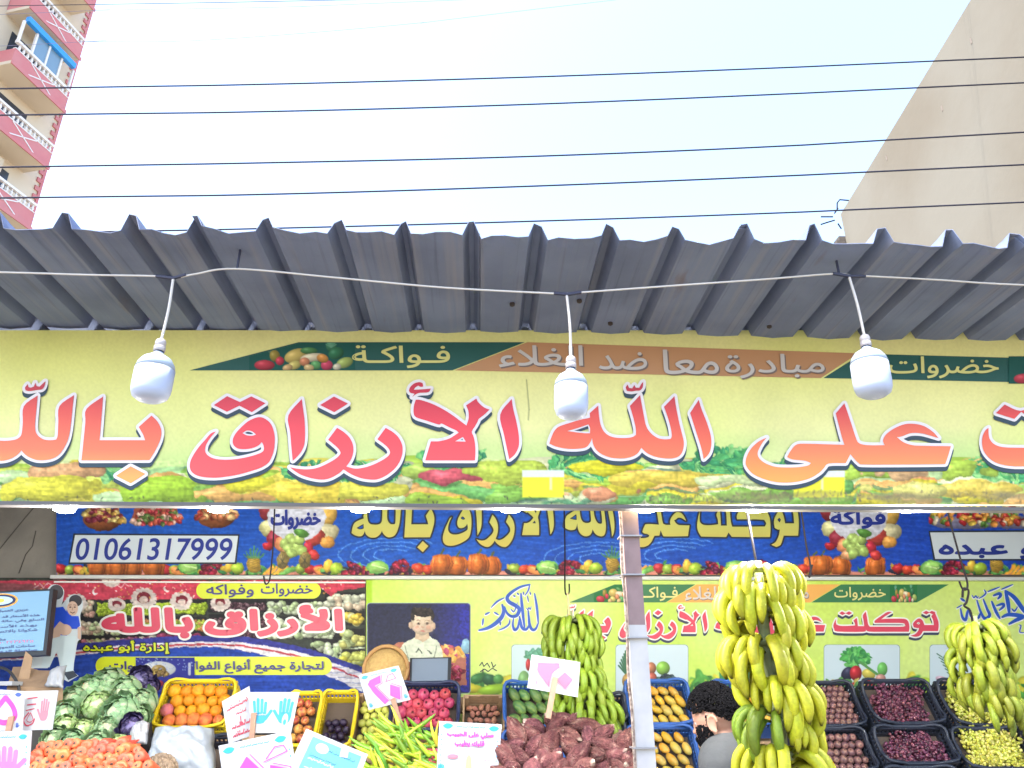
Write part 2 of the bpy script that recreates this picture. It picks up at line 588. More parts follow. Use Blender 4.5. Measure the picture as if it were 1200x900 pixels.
# =================================================================== ground and buildings
m_ground = mat('packed_dust', L(150, 138, 120), 0.95, nscale=1.5, namt=0.5, ncol=L(105, 98, 90), bump=0.4, bscale=20)
m_conc = mat('grey_concrete', L(128, 124, 116), 0.9, nscale=2.2, namt=0.75, ncol=L(84, 82, 78), bump=0.5, bscale=14)
m_road = mat('asphalt', L(66, 65, 66), 0.9, nscale=3, namt=0.4, ncol=L(85, 82, 78), bump=0.4, bscale=60)
tag(link('ground', mesh_from([(-300, -300, 0), (300, -300, 0), (300, 300, 0), (-300, 300, 0)], [(0, 1, 2, 3)]), m_ground), kind='structure')
tag(link('road', mesh_from([(-120, -7, .004), (120, -7, .004), (120, 0.8, .004), (-120, 0.8, .004)], [(0, 1, 2, 3)]), m_road), kind='structure')
tag(MB().box((0, 3.3, 0.075), (14, 5.0, 0.15)).build('pavement', m_conc), kind='structure')

# ---- shop walls behind the stall
BACK = 5.42
t = thing('shop_wall', 'grey weathered concrete shop wall behind the hanging banners', 'wall', (0, 5.6, 0))
wb = MB(); wb.box((0.3, BACK + 0.15, 1.55), (8.6, 0.26, 3.1)); wb.build('back_wall', m_conc, t)
MB().box((-4.12, 4.6, 1.5), (0.2, 1.85, 2.98)).build('side_wall', m_conc, t)
MB().box((4.75, 4.6, 1.5), (0.2, 1.85, 2.98)).build('side_wall', m_conc, t)
cr = MB()
for pts in ([(0, 643), (12, 628), (30, 606), (42, 592)], [(22, 672), (30, 650), (38, 640), (42, 622)]):
    cr.tube([at(x, y, BACK + 0.018) for x, y in pts], 0.0035, 5)
cr.build('crack', mat('crack_dark', L(70, 68, 64), 1.0), t)

# ---- corrugated awning roof
m_roof = mat('weathered_sheet', L(120, 130, 156), 0.7, nscale=3.0, namt=0.6, ncol=L(90, 98, 122), spec=.3, bump=0.12, bscale=9, metal=0.15, detail=8)
def weather(m):
    """dust streaks along the sheet and a few rust blooms"""
    nt = m.node_tree; b = nt.nodes['Principled BSDF']; tc = nt.nodes.new('ShaderNodeTexCoord')
    src = b.inputs['Base Color'].links[0].from_socket
    for sc_, lo_, hi_, amt, col in (((26, .7, 1), .52, .78, .55, L(150, 146, 148)), ((9, 2.2, 2), .64, .80, .75, L(104, 74, 58)), ((60, 1.5, 1), .55, .75, .4, L(70, 76, 96))):
        mp = nt.nodes.new('ShaderNodeMapping'); mp.inputs['Scale'].default_value = sc_
        nz = nt.nodes.new('ShaderNodeTexNoise'); nz.inputs['Scale'].default_value = 1; nz.inputs['Detail'].default_value = 7
        mr = nt.nodes.new('ShaderNodeMapRange'); mr.inputs[1].default_value = lo_; mr.inputs[2].default_value = hi_; mr.inputs[4].default_value = amt
        mx = nt.nodes.new('ShaderNodeMix'); mx.data_type = 'RGBA'; mx.inputs[7].default_value = col
        nt.links.new(tc.outputs['Object'], mp.inputs[0]); nt.links.new(mp.outputs[0], nz.inputs['Vector']); nt.links.new(nz.outputs[0], mr.inputs[0])
        nt.links.new(mr.outputs[0], mx.inputs[0]); nt.links.new(src, mx.inputs[6]); src = mx.outputs[2]
    nt.links.new(src, b.inputs['Base Color'])
weather(m_roof)
_px = [-14, 70, 150, 227, 310, 395, 472, 552, 631, 716, 793, 871, 950, 1030, 1110, 1187]
ribs = [at(p, 272, 2.1).x for p in _px]
sp_ = (ribs[-1] - ribs[0]) / (len(ribs) - 1)
while ribs[0] > -4.4: ribs.insert(0, ribs[0] - sp_)
while ribs[-1] < 5.0: ribs.append(ribs[-1] + sp_)
roof = thing('awning_roof', 'grey corrugated metal awning roof over the fruit stall', 'roof', (0, 4, 3.0))
def roof_z(x, y): return 3.012 - 0.008 * (y - 2.1) + 0.0035 * math.sin(x * 2.3)
def sheet(i0, i1, yf, dz):
    pr = []
    r2 = random.Random(i0)
    for i in range(i0, i1 + 1):
        x = ribs[i]; a = 0.0265 * r2.uniform(.88, 1.15); h = 0.048 * r2.uniform(.92, 1.12)
        if i > i0:
            xm = (ribs[i - 1] + x) / 2
            pr += [(ribs[i - 1] + sp_ * .3, -0.003), (xm, -0.005 - 0.004 * r2.random()), (x - sp_ * .3, -0.003)]
            pr += [(x - a - .004, 0.0)]
        pr += [(x - a + .016, h), (x + a - .016, h)]
        if i < i1: pr += [(x + a + .004, 0.0)]
        else: pr += [(x + a + .002, 0.012)]
    ys = [yf, yf + .05, yf + .4, 3.0, 4.2, 5.68]
    V, F = [], []
    for j, y in enumerate(ys):
        for k, (x, h) in enumerate(pr):
            e = 0.006 * math.sin(k * 1.9 + i0) if j == 0 else 0
            V.append((x, y + (0.012 * math.sin(k * .8 + i0) if j == 0 else 0), roof_z(x, y) + h + dz + e))
    n = len(pr)
    for j in range(len(ys) - 1):
        for k in range(n - 1):
            F.append((j * n + k, j * n + k + 1, (j + 1) * n + k + 1, (j + 1) * n + k))
    o = link('roof_sheet', mesh_from(V, F, 'roof_sheet'), m_roof, roof)
    md = o.modifiers.new('thickness', 'SOLIDIFY'); md.thickness = 0.0025; md.offset = 1
i = 0; k = 0
while i < len(ribs) - 1:
    j = min(i + 4, len(ribs) - 1)
    sheet(i, j, 2.1 + (0.012 if k % 2 else -0.008), 0.004 * (k % 2))
    i = j; k += 1
m_steel = mat('painted_steel', L(120, 110, 108), 0.5, nscale=12, namt=0.4, ncol=L(80, 70, 66))
for yy in (2.9, 4.3):
    MB().box((0.3, yy, 2.955), (8.8, 0.05, 0.05)).build('purlin', m_steel, roof)
for xx in (-3.9, 4.55):
    for yy in (2.9,):
        MB().box((xx, yy, 1.54), (0.06, 0.06, 2.78)).build('roof_leg', m_steel, roof)
scr = MB()
for px_, py_ in ((677, 308), (600, 302), (716, 391), (905, 405)):
    p = at(px_, py_, 2.3)
    p *= 1; y_ = 2.1 + (388 - py_) / 118 * 0.62
    q = at(px_, py_, y_) if py_ < 380 else at(px_, py_, 2.7)
    scr.lathe([(0.004, -0.012), (0.010, -0.008), (0.010, 0.002)], 8, Matrix.Translation((q.x, q.y, roof_z(q.x, q.y) - 0.002)))
scr.build('roof_screw', mat('rusty_screw', L(60, 52, 48), 0.8), roof)

# ---- apartment block on the left
EX, EY = -19.03, 27.3
ga = R(14.5)
g = Vector((math.sin(ga), math.cos(ga), 0)); nrm = Vector((math.cos(ga), -math.sin(ga), 0))
E0 = Vector((EX, EY, 0))
def fac(s, z, o=0.0): return E0 - g * s + nrm * o + Vector((0, 0, z))     # s metres back from the far corner
def facbox(mb, s0, s1, z0, z1, o0, o1):
    vs = [fac(s, z, o) for z in (z0, z1) for o in (o0, o1) for s in (s0, s1)]
    mb.add(vs, [(0, 1, 3, 2), (4, 6, 7, 5), (0, 4, 5, 1), (2, 3, 7, 6), (0, 2, 6, 4), (1, 5, 7, 3)]); return mb
m_cream = mat('cream_render', L(228, 214, 190, .75), 0.9, nscale=.5, namt=0.35, ncol=L(208, 188, 160, .75))
m_red = mat('rose_render', L(204, 122, 124, .8), 0.85, nscale=1.0, namt=0.4, ncol=L(204, 150, 146, .8))
m_rail = mat('white_balusters', L(232, 228, 224, .8), 0.8)
m_deep = mat('dark_window', L(52, 58, 66), 0.25)
m_glassb = mat('pale_window_glass', L(120, 150, 170, .8), 0.12)
m_blue = mat('blue_awning_strip', L(50, 150, 230, .85), 0.5)
bld = thing('apartment_building', 'tall cream apartment block with rose balconies and toothed corner at left', 'building', tuple(E0))
facbox(MB(), 0, 13, 0, 40, -9, 0).build('wall', m_cream, bld)
ct = MB(); facbox(ct, -0.03, 0.10, 0.3, 40, -0.10, 0.06)
z = 4.0
while z < 39:
    facbox(ct, 0.10, 0.30, z, z + 0.20, -0.02, 0.06); z += 0.42
ct.build('corner_trim', m_red, bld)
facbox(MB(), 5.05, 5.55, 0.3, 40, -0.02, 0.16).build('wall_band', mat('white_pipe_band', L(225, 222, 218, .8), 0.8), bld)
for zz in range(13):
    zf = 3.0 * zz + 0.2
    if zf > 36: break
def balcony(zb, enclosed):
    s0, s1, o = 0.95, S1, 1.15
    b = facbox(MB(), s0, s1, zb, zb + 0.16, 0.0, o + 0.04).build('balcony', m_cream, bld)
    p = MB()
    facbox(p, s0, s1, zb + 0.16, zb + 0.80, o - 0.12, o); facbox(p, s0, s0 + .1, zb + 0.16, zb + 0.80, 0.02, o - 0.12); facbox(p, s1 - .1, s1, zb + 0.16, zb + 0.80, 0.02, o - 0.12)
    facbox(p, s0 - .04, s1 + .04, zb - 0.04, zb + 0.12, o + .045, o + .10)
    p.build('parapet', m_red, b)
    x = MB()
    sc = (s0 + s1) / 2
    for a, c in (((sc - .6, .18), (sc + .6, .78)), ((sc - .6, .78), (sc + .6, .18))):
        x.bar(fac(a[0], zb + a[1], o + .012), fac(c[0], zb + c[1], o + .012), .045, .02, nrm)
    facbox(x, s0, s1, zb + .80, zb + .84, o - .13, o + .02)
    x.build('white_trim', m_rail, b)
    bal = MB(); s = s0 + .08
    while s < s1:
        M_ = Matrix.Translation(fac(s, zb + .84, o - .06))
        bal.lathe([(.05, 0), (.03, .05), (.065, .14), (.03, .26), (.05, .30)], 6, M_); s += .21
    facbox(bal, s0, s1, zb + 1.14, zb + 1.24, o - .14, o + .03)
    bal.build('balustrade', m_rail, b)
    w_ = facbox(MB(), s0 + .6, s1 - .5, zb + .2, zb + 2.5, -.02, .03).build('balcony_door', m_deep, bld)
    if enclosed:
        fr = MB()
        for s in (s0 + .05, s0 + .26 * (s1 - s0), s0 + .5 * (s1 - s0), s0 + .74 * (s1 - s0), s1 - .05): facbox(fr, s - .04, s + .04, zb + 1.24, zb + 2.35, o - .12, o - .02)
        facbox(fr, s0, s1, zb + 1.245, zb + 1.30, o - .125, o - .01)
        fr.build('glazing_frame', m_rail, b)
        facbox(MB(), s0 + .27 * (s1 - s0), s0 + .73 * (s1 - s0), zb + 1.31, zb + 2.34, o - .09, o - .06).build('pane', m_glassb, b)
        facbox(MB(), s0 + .12, s1 - .1, zb + 2.36, zb + 2.62, o - .10, o + .10).build('awning_strip', m_blue, b)
S1 = -(on_plane(12, 75, E0 + nrm * 1.15, nrm) - E0).dot(g)
zA = on_plane(70, 128, E0 + nrm * 1.15, nrm).z
for kk in range(-7, 4):
    zb = zA + 3.0 * kk
    if 1 < zb < 36: balcony(zb, kk == 0)
pw = MB()
ac = thing('air_conditioner', 'grey air conditioner unit on the balcony wall of the rose block', 'air conditioner', tuple(fac(2.6, zA - 3.8, .5)))
for s_ in (2.2, 3.3):
    bx = facbox(MB(), s_, s_ + .85, zA - 4.0, zA - 3.4, .06, .40).build('casing', m_cream, ac)
    MB().lathe([(.24, 0), (.24, .03), (.20, .03), (.19, .01)], 16, Matrix.Translation(fac(s_ + .42, zA - 3.7, .402)) @ nrm.to_track_quat('Z', 'Y').to_matrix().to_4x4()).build('fan_grille', m_deep, ac)

# ---- blank building on the right
m_beige = mat('beige_render', L(206, 199, 180, .29), 0.95, nscale=.35, namt=0.8, ncol=L(196, 180, 152, .25), detail=9, bump=0.15, bscale=6)
Y2, Y1 = 13.5, 8.0
A2 = at(985, 251, Y2); A1 = at(1138, 0, Y1)
h = A2.z; dv = Vector((A2.x - A1.x, A2.y - A1.y, 0)).normalized()
A0 = Vector((A2.x, A2.y, 0)) - dv * 9.0
rb_ = thing('plain_building', 'plain beige windowless building rising on the right', 'building', (A2.x + 3, A2.y - 3, 0))
wv = [A0, Vector((A2.x, A2.y, 0)), Vector((A2.x + 7, A2.y, 0)), A0 + Vector((7, 0, 0))]
MB().add([v for v in wv] + [v + Vector((0, 0, h)) for v in wv], [(0, 1, 2, 3), (4, 7, 6, 5), (0, 4, 5, 1), (1, 5, 6, 2), (2, 6, 7, 3), (3, 7, 4, 0)]).build('wall', m_beige, rb_)
br = MB()
for k in range(9):
    zz = h - .10 - .11 * k
    br.box((A2.x - .02 - .03 * math.sin(k * 2.1), A2.y + .16, zz - .5), (.20 + .07 * math.sin(k * 1.7), .25, .105))
br.box((A2.x - .01, A2.y + .16, h - 5.2), (.16, .25, 7.2))
br.build('broken_column', mat('bare_block', L(150, 140, 132, .34), 0.95, nscale=6, namt=.6, ncol=L(110, 102, 96, .3)), rb_)
bar_ = MB()
for pts in ([(981, 246), (981, 238), (984, 234), (996, 235)], [(976, 254), (966, 254), (962, 254)], [(978, 258), (968, 261), (962, 263)], [(978, 250), (982, 244)], [(982, 262), (986, 268)]):
    bar_.tube([at(x, y, Y2 + .12) for x, y in pts], .017, 5)
bar_.build('rebar', mat('rebar_grey', L(60, 60, 66, .6), .8, spec=.1), rb_)
sp2 = MB()
for x, y in ((1104, 127), (1039, 185), (1138, 48)):
    q = on_plane(x, y, A2, Vector((dv.y, -dv.x, 0))); sp2.box(q, (.012, .03, .10))
sp2.build('wall_scar', mat('scar_dark', L(120, 110, 100), .9), rb_)

# ---- overhead cables
m_cable = mat('cable_blue_black', L(52, 52, 66), 0.7, spec=.2)
def cable(label, pts, r, Y=7.0, m=m_cable):
    (xa, ya), (xb, yb) = pts[0], pts[1]; (xc, yc), (xd, yd) = pts[-2], pts[-1]
    pts = [(xa - 1500, ya - (yb - ya) / (xb - xa) * 1500)] + pts + [(xd + 1500, yd + (yd - yc) / (xd - xc) * 1500)]
    tag(MB().tube(wire([at(x, y, Y) for x, y in pts], 10), r, 6).build('overhead_cable', m), label, 'cable', 'cables strung above the street')
cable('topmost of the five thick overhead cables, crossing the sky', [(0, 104), (300, 99), (600, 91), (900, 80), (1200, 67)], .0105)
cable('second thick overhead cable from the top', [(0, 135), (300, 131), (600, 123), (900, 111), (1200, 97)], .0105)
cable('third thick overhead cable, midway between top and roof', [(0, 196), (300, 191), (600, 184), (900, 172), (1200, 155)], .0105)
cable('fourth thick overhead cable, second above the awning roof', [(0, 232), (300, 228), (600, 219), (900, 207), (1200, 193)], .0105)
cable('lowest thick overhead cable just above the corrugated roof edge', [(0, 274), (300, 268), (600, 260), (900, 250), (1200, 237)], .010)
m_thin = mat('thin_cable', L(110, 108, 135), 0.6)
cable('thin dark cable at the very top left of the sky', [(0, 7), (250, 3), (500, -2)], .005, 8, m_cable)
cable('thin pale cable rising to the top edge, above the balcony block', [(0, 17), (120, 12), (340, 8), (560, -1)], .003, 8, m_thin)
cable('thinnest faded cable sloping up across the sky', [(0, 54), (100, 49), (240, 47), (480, 28), (720, 0)], .0028, 8, m_thin)

# =================================================================== main sign
SG = Sheet(2.8)
def rect_on(f, x0, y0, x1, y1, depth, mb=None):
    a = [f(x0, y0), f(x1, y0), f(x1, y1), f(x0, y1)]; b = [v + Vector((0, depth, 0)) for v in a]
    return (mb or MB()).add(a + b, [(0, 1, 2, 3), (4, 7, 6, 5), (0, 4, 5, 1), (1, 5, 6, 2), (2, 6, 7, 3), (3, 7, 4, 0)])
m_print = mat('printed_vinyl', None, 0.6, spec=.25, attr='print', bump=0.03, bscale=3)
m_gloss = mat('glossy_printed_vinyl', None, 0.5, spec=.28, attr='print', bump=0.05, bscale=4)
m_white = mat('print_white', L(250, 240, 240, .82), 0.42)
m_shadow = mat('print_dark', L(58, 74, 84), 0.5, spec=.3)
sign = thing('shop_sign', 'long yellow green shop sign with big red arabic lettering under the roof', 'sign', tuple(at(600, 590, 2.8)))
rect_on(SG, -260, 390, 1460, 591, .03).build('panel', mat('sign_back', L(200, 195, 160), .7), sign)
VEG = [(226, 205, 60), (236, 214, 84), (178, 206, 70), (150, 196, 80), (240, 180, 96), (226, 150, 90), (200, 222, 150), (120, 180, 90), (214, 222, 90), (232, 226, 170)]
cv = Canvas(-260, 387, 1460, 591, 1.0, (242, 236, 156))
X, Yc = cv.X, cv.Y
n1 = value_noise(cv.ny, cv.nx, 150, 3); n2 = value_noise(cv.ny, cv.nx, 60, 5)
f1 = np.clip((n1 - .35) * 1.6, 0, 1)[..., None]
cv.a = cv.a * (1 - f1 * .45) + np.array([212, 230, 90]) * f1 * .45
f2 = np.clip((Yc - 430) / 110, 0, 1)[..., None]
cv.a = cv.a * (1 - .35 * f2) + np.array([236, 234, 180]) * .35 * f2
f3 = np.clip(1 - (Yc - 387) / 70, 0, 1)[..., None]  # shade from the roof, painted into the top of the sign's print
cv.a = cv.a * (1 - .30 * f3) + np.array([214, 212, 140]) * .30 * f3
f4 = (np.clip((Yc - 500) / 45, 0, 1) * np.clip(n2 * 1.5 - .2, 0, 1))[..., None]
cv.a = cv.a * (1 - .7 * f4) + np.array([170, 214, 120]) * .7 * f4
g_ = random.Random(11)
for row, (yy, hh, n_) in enumerate(((549, 9, 70), (560, 10, 90), (571, 10, 100), (583, 9, 110))):
    cv.rect(-260, yy - 4, 1460, yy + 12, (116, 172, 128), .35)
    for k in range(n_):
        x = g_.uniform(-260, 1460)
        big = g_.random()
        cv.ell(x, yy + g_.uniform(-6, 6), g_.uniform(22, 62) * (.6 + .6 * big), hh * g_.uniform(.5, 1.15), g_.choice(VEG), g_.uniform(-7, 7), .35)
        if g_.random() < .5: cv.ell(x + g_.uniform(-40, 40), yy + g_.uniform(0, 8), g_.uniform(12, 40), g_.uniform(1.2, 3), g_.choice([(70, 120, 100), (84, 110, 96), (60, 130, 90)]), g_.uniform(-8, 8), 0, a=.6)
GREENS = [(96, 188, 104), (130, 206, 110), (70, 160, 96), (160, 220, 130), (60, 140, 90)]
for cx, cy, rx, ry, s_ in ((530, 538, 40, 14, 1), (690, 543, 46, 18, 2), (850, 540, 36, 18, 3), (960, 538, 40, 16, 4), (125, 548, 26, 16, 5), (400, 553, 70, 12, 6), (1180, 545, 40, 18, 7), (1330, 548, 60, 18, 8), (-120, 550, 60, 18, 9)):
    cv.leafy(cx, cy, rx, ry, GREENS, 130, s_, 5)
for e in ((70, 552, 60, 12, (226, 168, 110)), (45, 572, 70, 16, (236, 222, 70)), (180, 572, 46, 17, (180, 214, 60)), (250, 560, 34, 10, (178, 212, 96)), (290, 567, 40, 9, (240, 226, 60)), (360, 578, 60, 13, (240, 208, 70)),
          (420, 575, 46, 10, (238, 224, 80)), (480, 553, 24, 11, (190, 212, 90)), (530, 556, 46, 10, (228, 100, 104)), (600, 552, 40, 13, (200, 214, 80)), (710, 549, 34, 9, (240, 226, 50)), (790, 560, 70, 9, (240, 208, 80)), (700, 577, 40, 7, (240, 160, 110)),
          (855, 562, 40, 6, (222, 232, 160)), (1010, 551, 42, 10, (190, 220, 80)), (1050, 553, 30, 9, (240, 190, 130)), (1135, 549, 34, 10, (196, 222, 80)), (1150, 572, 60, 10, (240, 208, 90)), (1080, 572, 50, 9, (236, 222, 120))):
    cv.ell(e[0], e[1], e[2], e[3], e[4], 0, .4)
cv.warp(536, 26, 4, 26, 70, .22)
for x0, x1 in ((612, 661), (930, 990)):
    cv.rect(x0, 551, x1, 563, (232, 234, 226)); cv.rect(x0, 559, x1, 583, (240, 232, 60)); cv.rect(x0 + 32, 559, x0 + 35, 574, (240, 240, 160))
for k in range(420):
    x = 760 + 560 * g_.random() ** 1.2
    cv.ell(x, g_.uniform(580, 590) - (6 * g_.random() if 860 < x < 1180 else 0), g_.uniform(.6, 2.6), g_.uniform(.4, 1.2), g_.choice([(110, 100, 80), (130, 116, 86), (190, 170, 110), (84, 80, 74)]), g_.uniform(0, 180), 0, a=.6, soft=1.6)
for k in range(60): cv.ell(g_.uniform(850, 1250), g_.uniform(577, 589), g_.uniform(8, 26), g_.uniform(1.5, 4), g_.choice([(150, 136, 96), (120, 112, 92), (170, 150, 100)]), g_.uniform(-8, 8), 0, a=.28, soft=4)
for k in range(70):
    cv.ell(g_.uniform(-200, 760), g_.uniform(582, 590), g_.uniform(.5, 2.4), g_.uniform(.4, 1.1), (80, 78, 66), g_.uniform(0, 180), 0, a=.7)
cv.line([(617, 445), (620, 480), (619, 492)], 1.2, (120, 120, 80), .7)
cv.grain(.035, 2, 21); cv.grain(.05, 40, 22)
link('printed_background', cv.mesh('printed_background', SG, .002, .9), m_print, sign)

# the green and orange ribbon along the top of the sign
def ribbon(f, x0, y0, sx, sy, par, lo, green, orange, skew=0.0, gcol=(34, 92, 84)):
    """ribbon print: coordinates of the main sign moved and scaled to another sign"""
    def F(u, v, lift=0): return f(x0 + (u - 300) * sx, y0 + (v - 402) * sy, lift)
    gr = Flat(F, lo); orr = Flat(F, lo)
    gr2 = Flat(F, lo)
    gr.poly([(222, 434), (350, 401), (577, 401), (493, 434)] if skew else [(222, 434), (350, 401), (615, 401), (530, 434)])
    gr2.poly([(903, 434), (987, 401), (1290, 401), (1200, 434)] if skew else [(965, 443), (1010, 414.5), (1290, 422), (1200, 448)])
    orr.poly([(496, 434), (580, 401), (984, 401), (900, 434)] if skew else [(533, 434), (618, 401), (1006, 414), (962, 443)])
    gr.build('green_ribbon', green, par); gr2.build('green_ribbon', green, par)
    orr.build('orange_ribbon', orange, par)
    d = 0 if skew else 1
    y = Flat(F, lo + .002)
    lettering(y, 'فـواكـة', (413, 405, 527, 431), 0, pen=.8)
    lettering(y, 'خضروات', (1042, 418, 1170, 443) if d else (968, 406, 1112, 430), 0, pen=.8)
    y.build('ribbon_lettering', mat('print_pale_yellow', L(232, 226, 140, .8), .45), par)
    sh = Flat(F, lo + .0015); wt = Flat(F, lo + .003)
    for fl, o_ in ((sh, 1.6), (wt, 0)):
        q_ = 0 if d else -37
        lettering(fl, 'الغلاء', (585 + q_ + o_, 405 + o_, 683 + q_ + o_, 430 + o_), 0, pen=.7)
        if not d:
            lettering(fl, 'مبادرة معا ضد', (670 + o_, 405 + o_, 895 + o_, 432 + o_), 0, pen=.7); continue
        lettering(fl, 'ضد', (702 + o_, 411 + 2 * d + o_, 758 + o_, 431 + 2 * d + o_), 0, pen=.7)
        lettering(fl, 'معا', (777 + o_, 408 + 2 * d + o_, 842 + o_, 436 + 2 * d + o_), 0, pen=.7)
        lettering(fl, 'مبادرة', (850 + o_, 410 + 5 * d + o_, 966 + o_, 438 + 5 * d + o_), 0, pen=.7)
    sh.build('lettering_shadow', mat('print_brown_grey', L(120, 104, 96), .45), par)
    wt.build('ribbon_lettering', mat('print_silver', L(214, 206, 200, .8), .45), par)
    c = Canvas(292, 401.5, 416, 433.5, .8, gcol)
    for q in ((318, 409, 5, 6, (96, 150, 130)), (322, 417, 6, 7, (170, 150, 70)), (388, 405, 6, 7, (80, 150, 110)), (347, 417, 14, 8, (222, 196, 110)), (362, 411, 10, 4, (90, 150, 90)), (367, 419, 15, 5, (240, 226, 190)), (394, 414, 9, 7, (60, 130, 90)),
              (310, 428, 12, 6, (206, 70, 84)), (404, 425, 10, 6, (180, 200, 110)), (383, 428, 7, 6, (220, 80, 110)), (328, 423, 5, 5, (220, 70, 90)), (345, 428, 8, 5, (226, 210, 120)), (357, 424, 6, 5, (230, 150, 110)), (370, 428, 6, 5, (110, 180, 110)), (337, 431, 6, 4, (230, 190, 130)), (395, 430, 5, 4, (226, 220, 190)), (362, 431, 6, 4, (230, 200, 140)), (378, 420, 7, 5, (232, 160, 80))):
        c.ell(*q, rng.uniform(-20, 20), .5)
    for x, y_ in ((318, 404), (388, 402)):
        for a in range(-60, 61, 20): c.line([(x, y_ + 5), (x + 7 * math.sin(R(a)), y_ + 5 - 7 * math.cos(R(a)))], 1, (110, 170, 140))
    link('fruit_picture', c.mesh('fruit_picture', F2(F), lo + .002, .8, lambda x, y: y > 435.2 - (x - 222) * 33 / 128), m_print, par)
    G = F2(lambda u, v, l=0: F(1124 + (u - 292) * .62 if skew else 1182 + (u - 292), v + (0 if skew else 16), l))
    link('fruit_picture', c.mesh('fruit_picture', G, lo + .002, .8), m_print, par)
class F2:
    def __init__(s, f): s.f = f
    def __call__(s, *a): return s.f(*a)
m_rgreen = mat('print_dark_green', L(34, 92, 84, .8), .42)
m_rorange = mat('print_dull_orange', L(204, 150, 104, .8), .42)
ribbon(SG, 300, 402, 1, 1, sign, .004, m_rgreen, m_rorange)

# the big traced words: outlines in sign coordinates, holes after them
def tr(k, ox, oy, pts): return [(ox + x / k, oy + y / k) for x, y in pts]
c1 = (6, 0, 440); c2 = (6, 200, 440); c3 = (6, 320, 440); c4 = (6, 460, 440); c5 = (5.4545, 630, 440); c6 = (4.2857, 850, 440); c8 = (6.923, 1100, 450)
SHADDA1 = [(320, 40), (312, 75), (295, 97), (270, 100), (240, 105), (205, 110), (180, 105), (176, 85), (195, 60), (200, 80), (215, 85), (238, 78), (248, 50), (258, 75), (278, 78), (297, 60)]
W_BILLAH = [(tr(*c1, [(520, 138), (510, 230), (500, 330), (490, 400), (478, 450), (455, 500), (425, 545), (385, 577), (330, 593), (265, 595), (215, 580), (175, 555), (150, 525), (130, 550), (95, 575), (50, 593), (0, 600), (-60, 598), (-110, 585), (-150, 560), (-172, 525), (-190, 555), (-225, 580), (-290, 585), (-370, 570), (-420, 548), (-405, 500), (-380, 455), (-330, 425), (-260, 405), (-190, 390), (-192, 350), (-130, 300), (-125, 370), (-110, 420), (-70, 450), (0, 458), (60, 458), (115, 448), (145, 425), (155, 390), (160, 330), (168, 215), (265, 140), (258, 220), (248, 330), (250, 390), (270, 425), (310, 450), (360, 455), (395, 450), (405, 420), (410, 330), (418, 215)]),
             [tr(*c1, [(-330, 495), (-260, 470), (-195, 450), (-190, 500), (-260, 510)])]),
            (tr(*c1, SHADDA1), []),
            (tr(*c1, [(725, 148), (718, 240), (710, 340), (700, 455), (1020, 455), (1005, 415), (975, 362), (1065, 282), (1100, 315), (1125, 355), (1135, 395), (1130, 440), (1115, 480), (1085, 540), (1050, 595), (572, 597), (585, 480), (600, 330), (608, 235)]), []),
            (tr(*c1, [(918, 638), (1022, 692), (918, 758), (815, 705)]), [])]
W_ARZAQ = [(tr(*c2, [(318, 393), (280, 410), (240, 455), (200, 500), (165, 550), (140, 600), (135, 645), (150, 680), (190, 705), (250, 716), (320, 718), (400, 710), (480, 695), (570, 670), (640, 645), (690, 610), (715, 560), (728, 510), (732, 440), (722, 380), (700, 335), (665, 305), (630, 293), (590, 300), (540, 325), (490, 370), (455, 410), (437, 450), (440, 485), (465, 510), (500, 518), (550, 515), (590, 505), (622, 488), (640, 468), (652, 490), (655, 520), (640, 540), (590, 560), (520, 578), (440, 590), (370, 592), (310, 585), (265, 565), (243, 535), (245, 500), (258, 470), (285, 430)]), [tr(*c2, [(505, 405), (535, 387), (570, 392), (600, 415), (575, 423), (535, 420)])]),
           (tr(*c2, [(397, 145), (487, 187), (567, 147), (667, 195), (570, 258), (483, 212), (395, 255), (303, 208)]), []),
           (tr(*c2, [(922, 165), (932, 240), (942, 320), (945, 420), (938, 490), (915, 540), (885, 575), (858, 600), (850, 520), (840, 400), (828, 280)]), []),
           (tr(*c3, [(450, 368), (500, 400), (540, 440), (562, 490), (563, 545), (545, 595), (515, 640), (580, 655), (650, 645), (720, 620), (785, 585), (818, 555), (820, 528), (795, 495), (733, 448), (792, 368), (845, 400), (885, 440), (908, 490), (910, 540), (895, 595), (860, 650), (800, 700), (740, 728), (690, 732), (620, 722), (550, 695), (495, 660), (460, 690), (400, 722), (340, 732), (270, 722), (200, 700), (150, 670), (118, 645), (170, 655), (240, 660), (310, 650), (380, 620), (440, 585), (470, 555), (472, 535), (450, 505), (387, 452)]), []),
           (tr(*c3, [(428, 148), (527, 198), (430, 258), (330, 208)]), []),
           (tr(*c4, [(590, 162), (600, 185), (640, 222), (682, 240), (645, 275), (607, 305), (598, 325), (583, 352), (558, 395), (570, 430), (580, 480), (583, 540), (580, 597), (230, 597), (245, 545), (270, 463), (330, 462), (400, 443), (465, 402), (445, 385), (400, 365), (345, 338), (325, 345), (240, 318), (165, 293), (148, 260), (150, 215), (163, 170), (200, 173), (280, 200), (360, 240), (430, 285), (490, 330), (520, 352), (535, 300), (533, 250), (517, 210)]), [tr(*c4, [(495, 432), (515, 465), (440, 463)])]),
           (tr(*c4, [(216, 78), (212, 55), (190, 47), (155, 55), (125, 80), (115, 105), (125, 122), (155, 128), (138, 152), (180, 124), (250, 118), (270, 92), (200, 98), (150, 100), (160, 85), (180, 72), (198, 80)]), []),
           (tr(*c4, [(838, 165), (848, 230), (870, 320), (885, 400), (890, 460), (885, 505), (860, 555), (820, 590), (808, 530), (785, 420), (757, 275)]), [])]
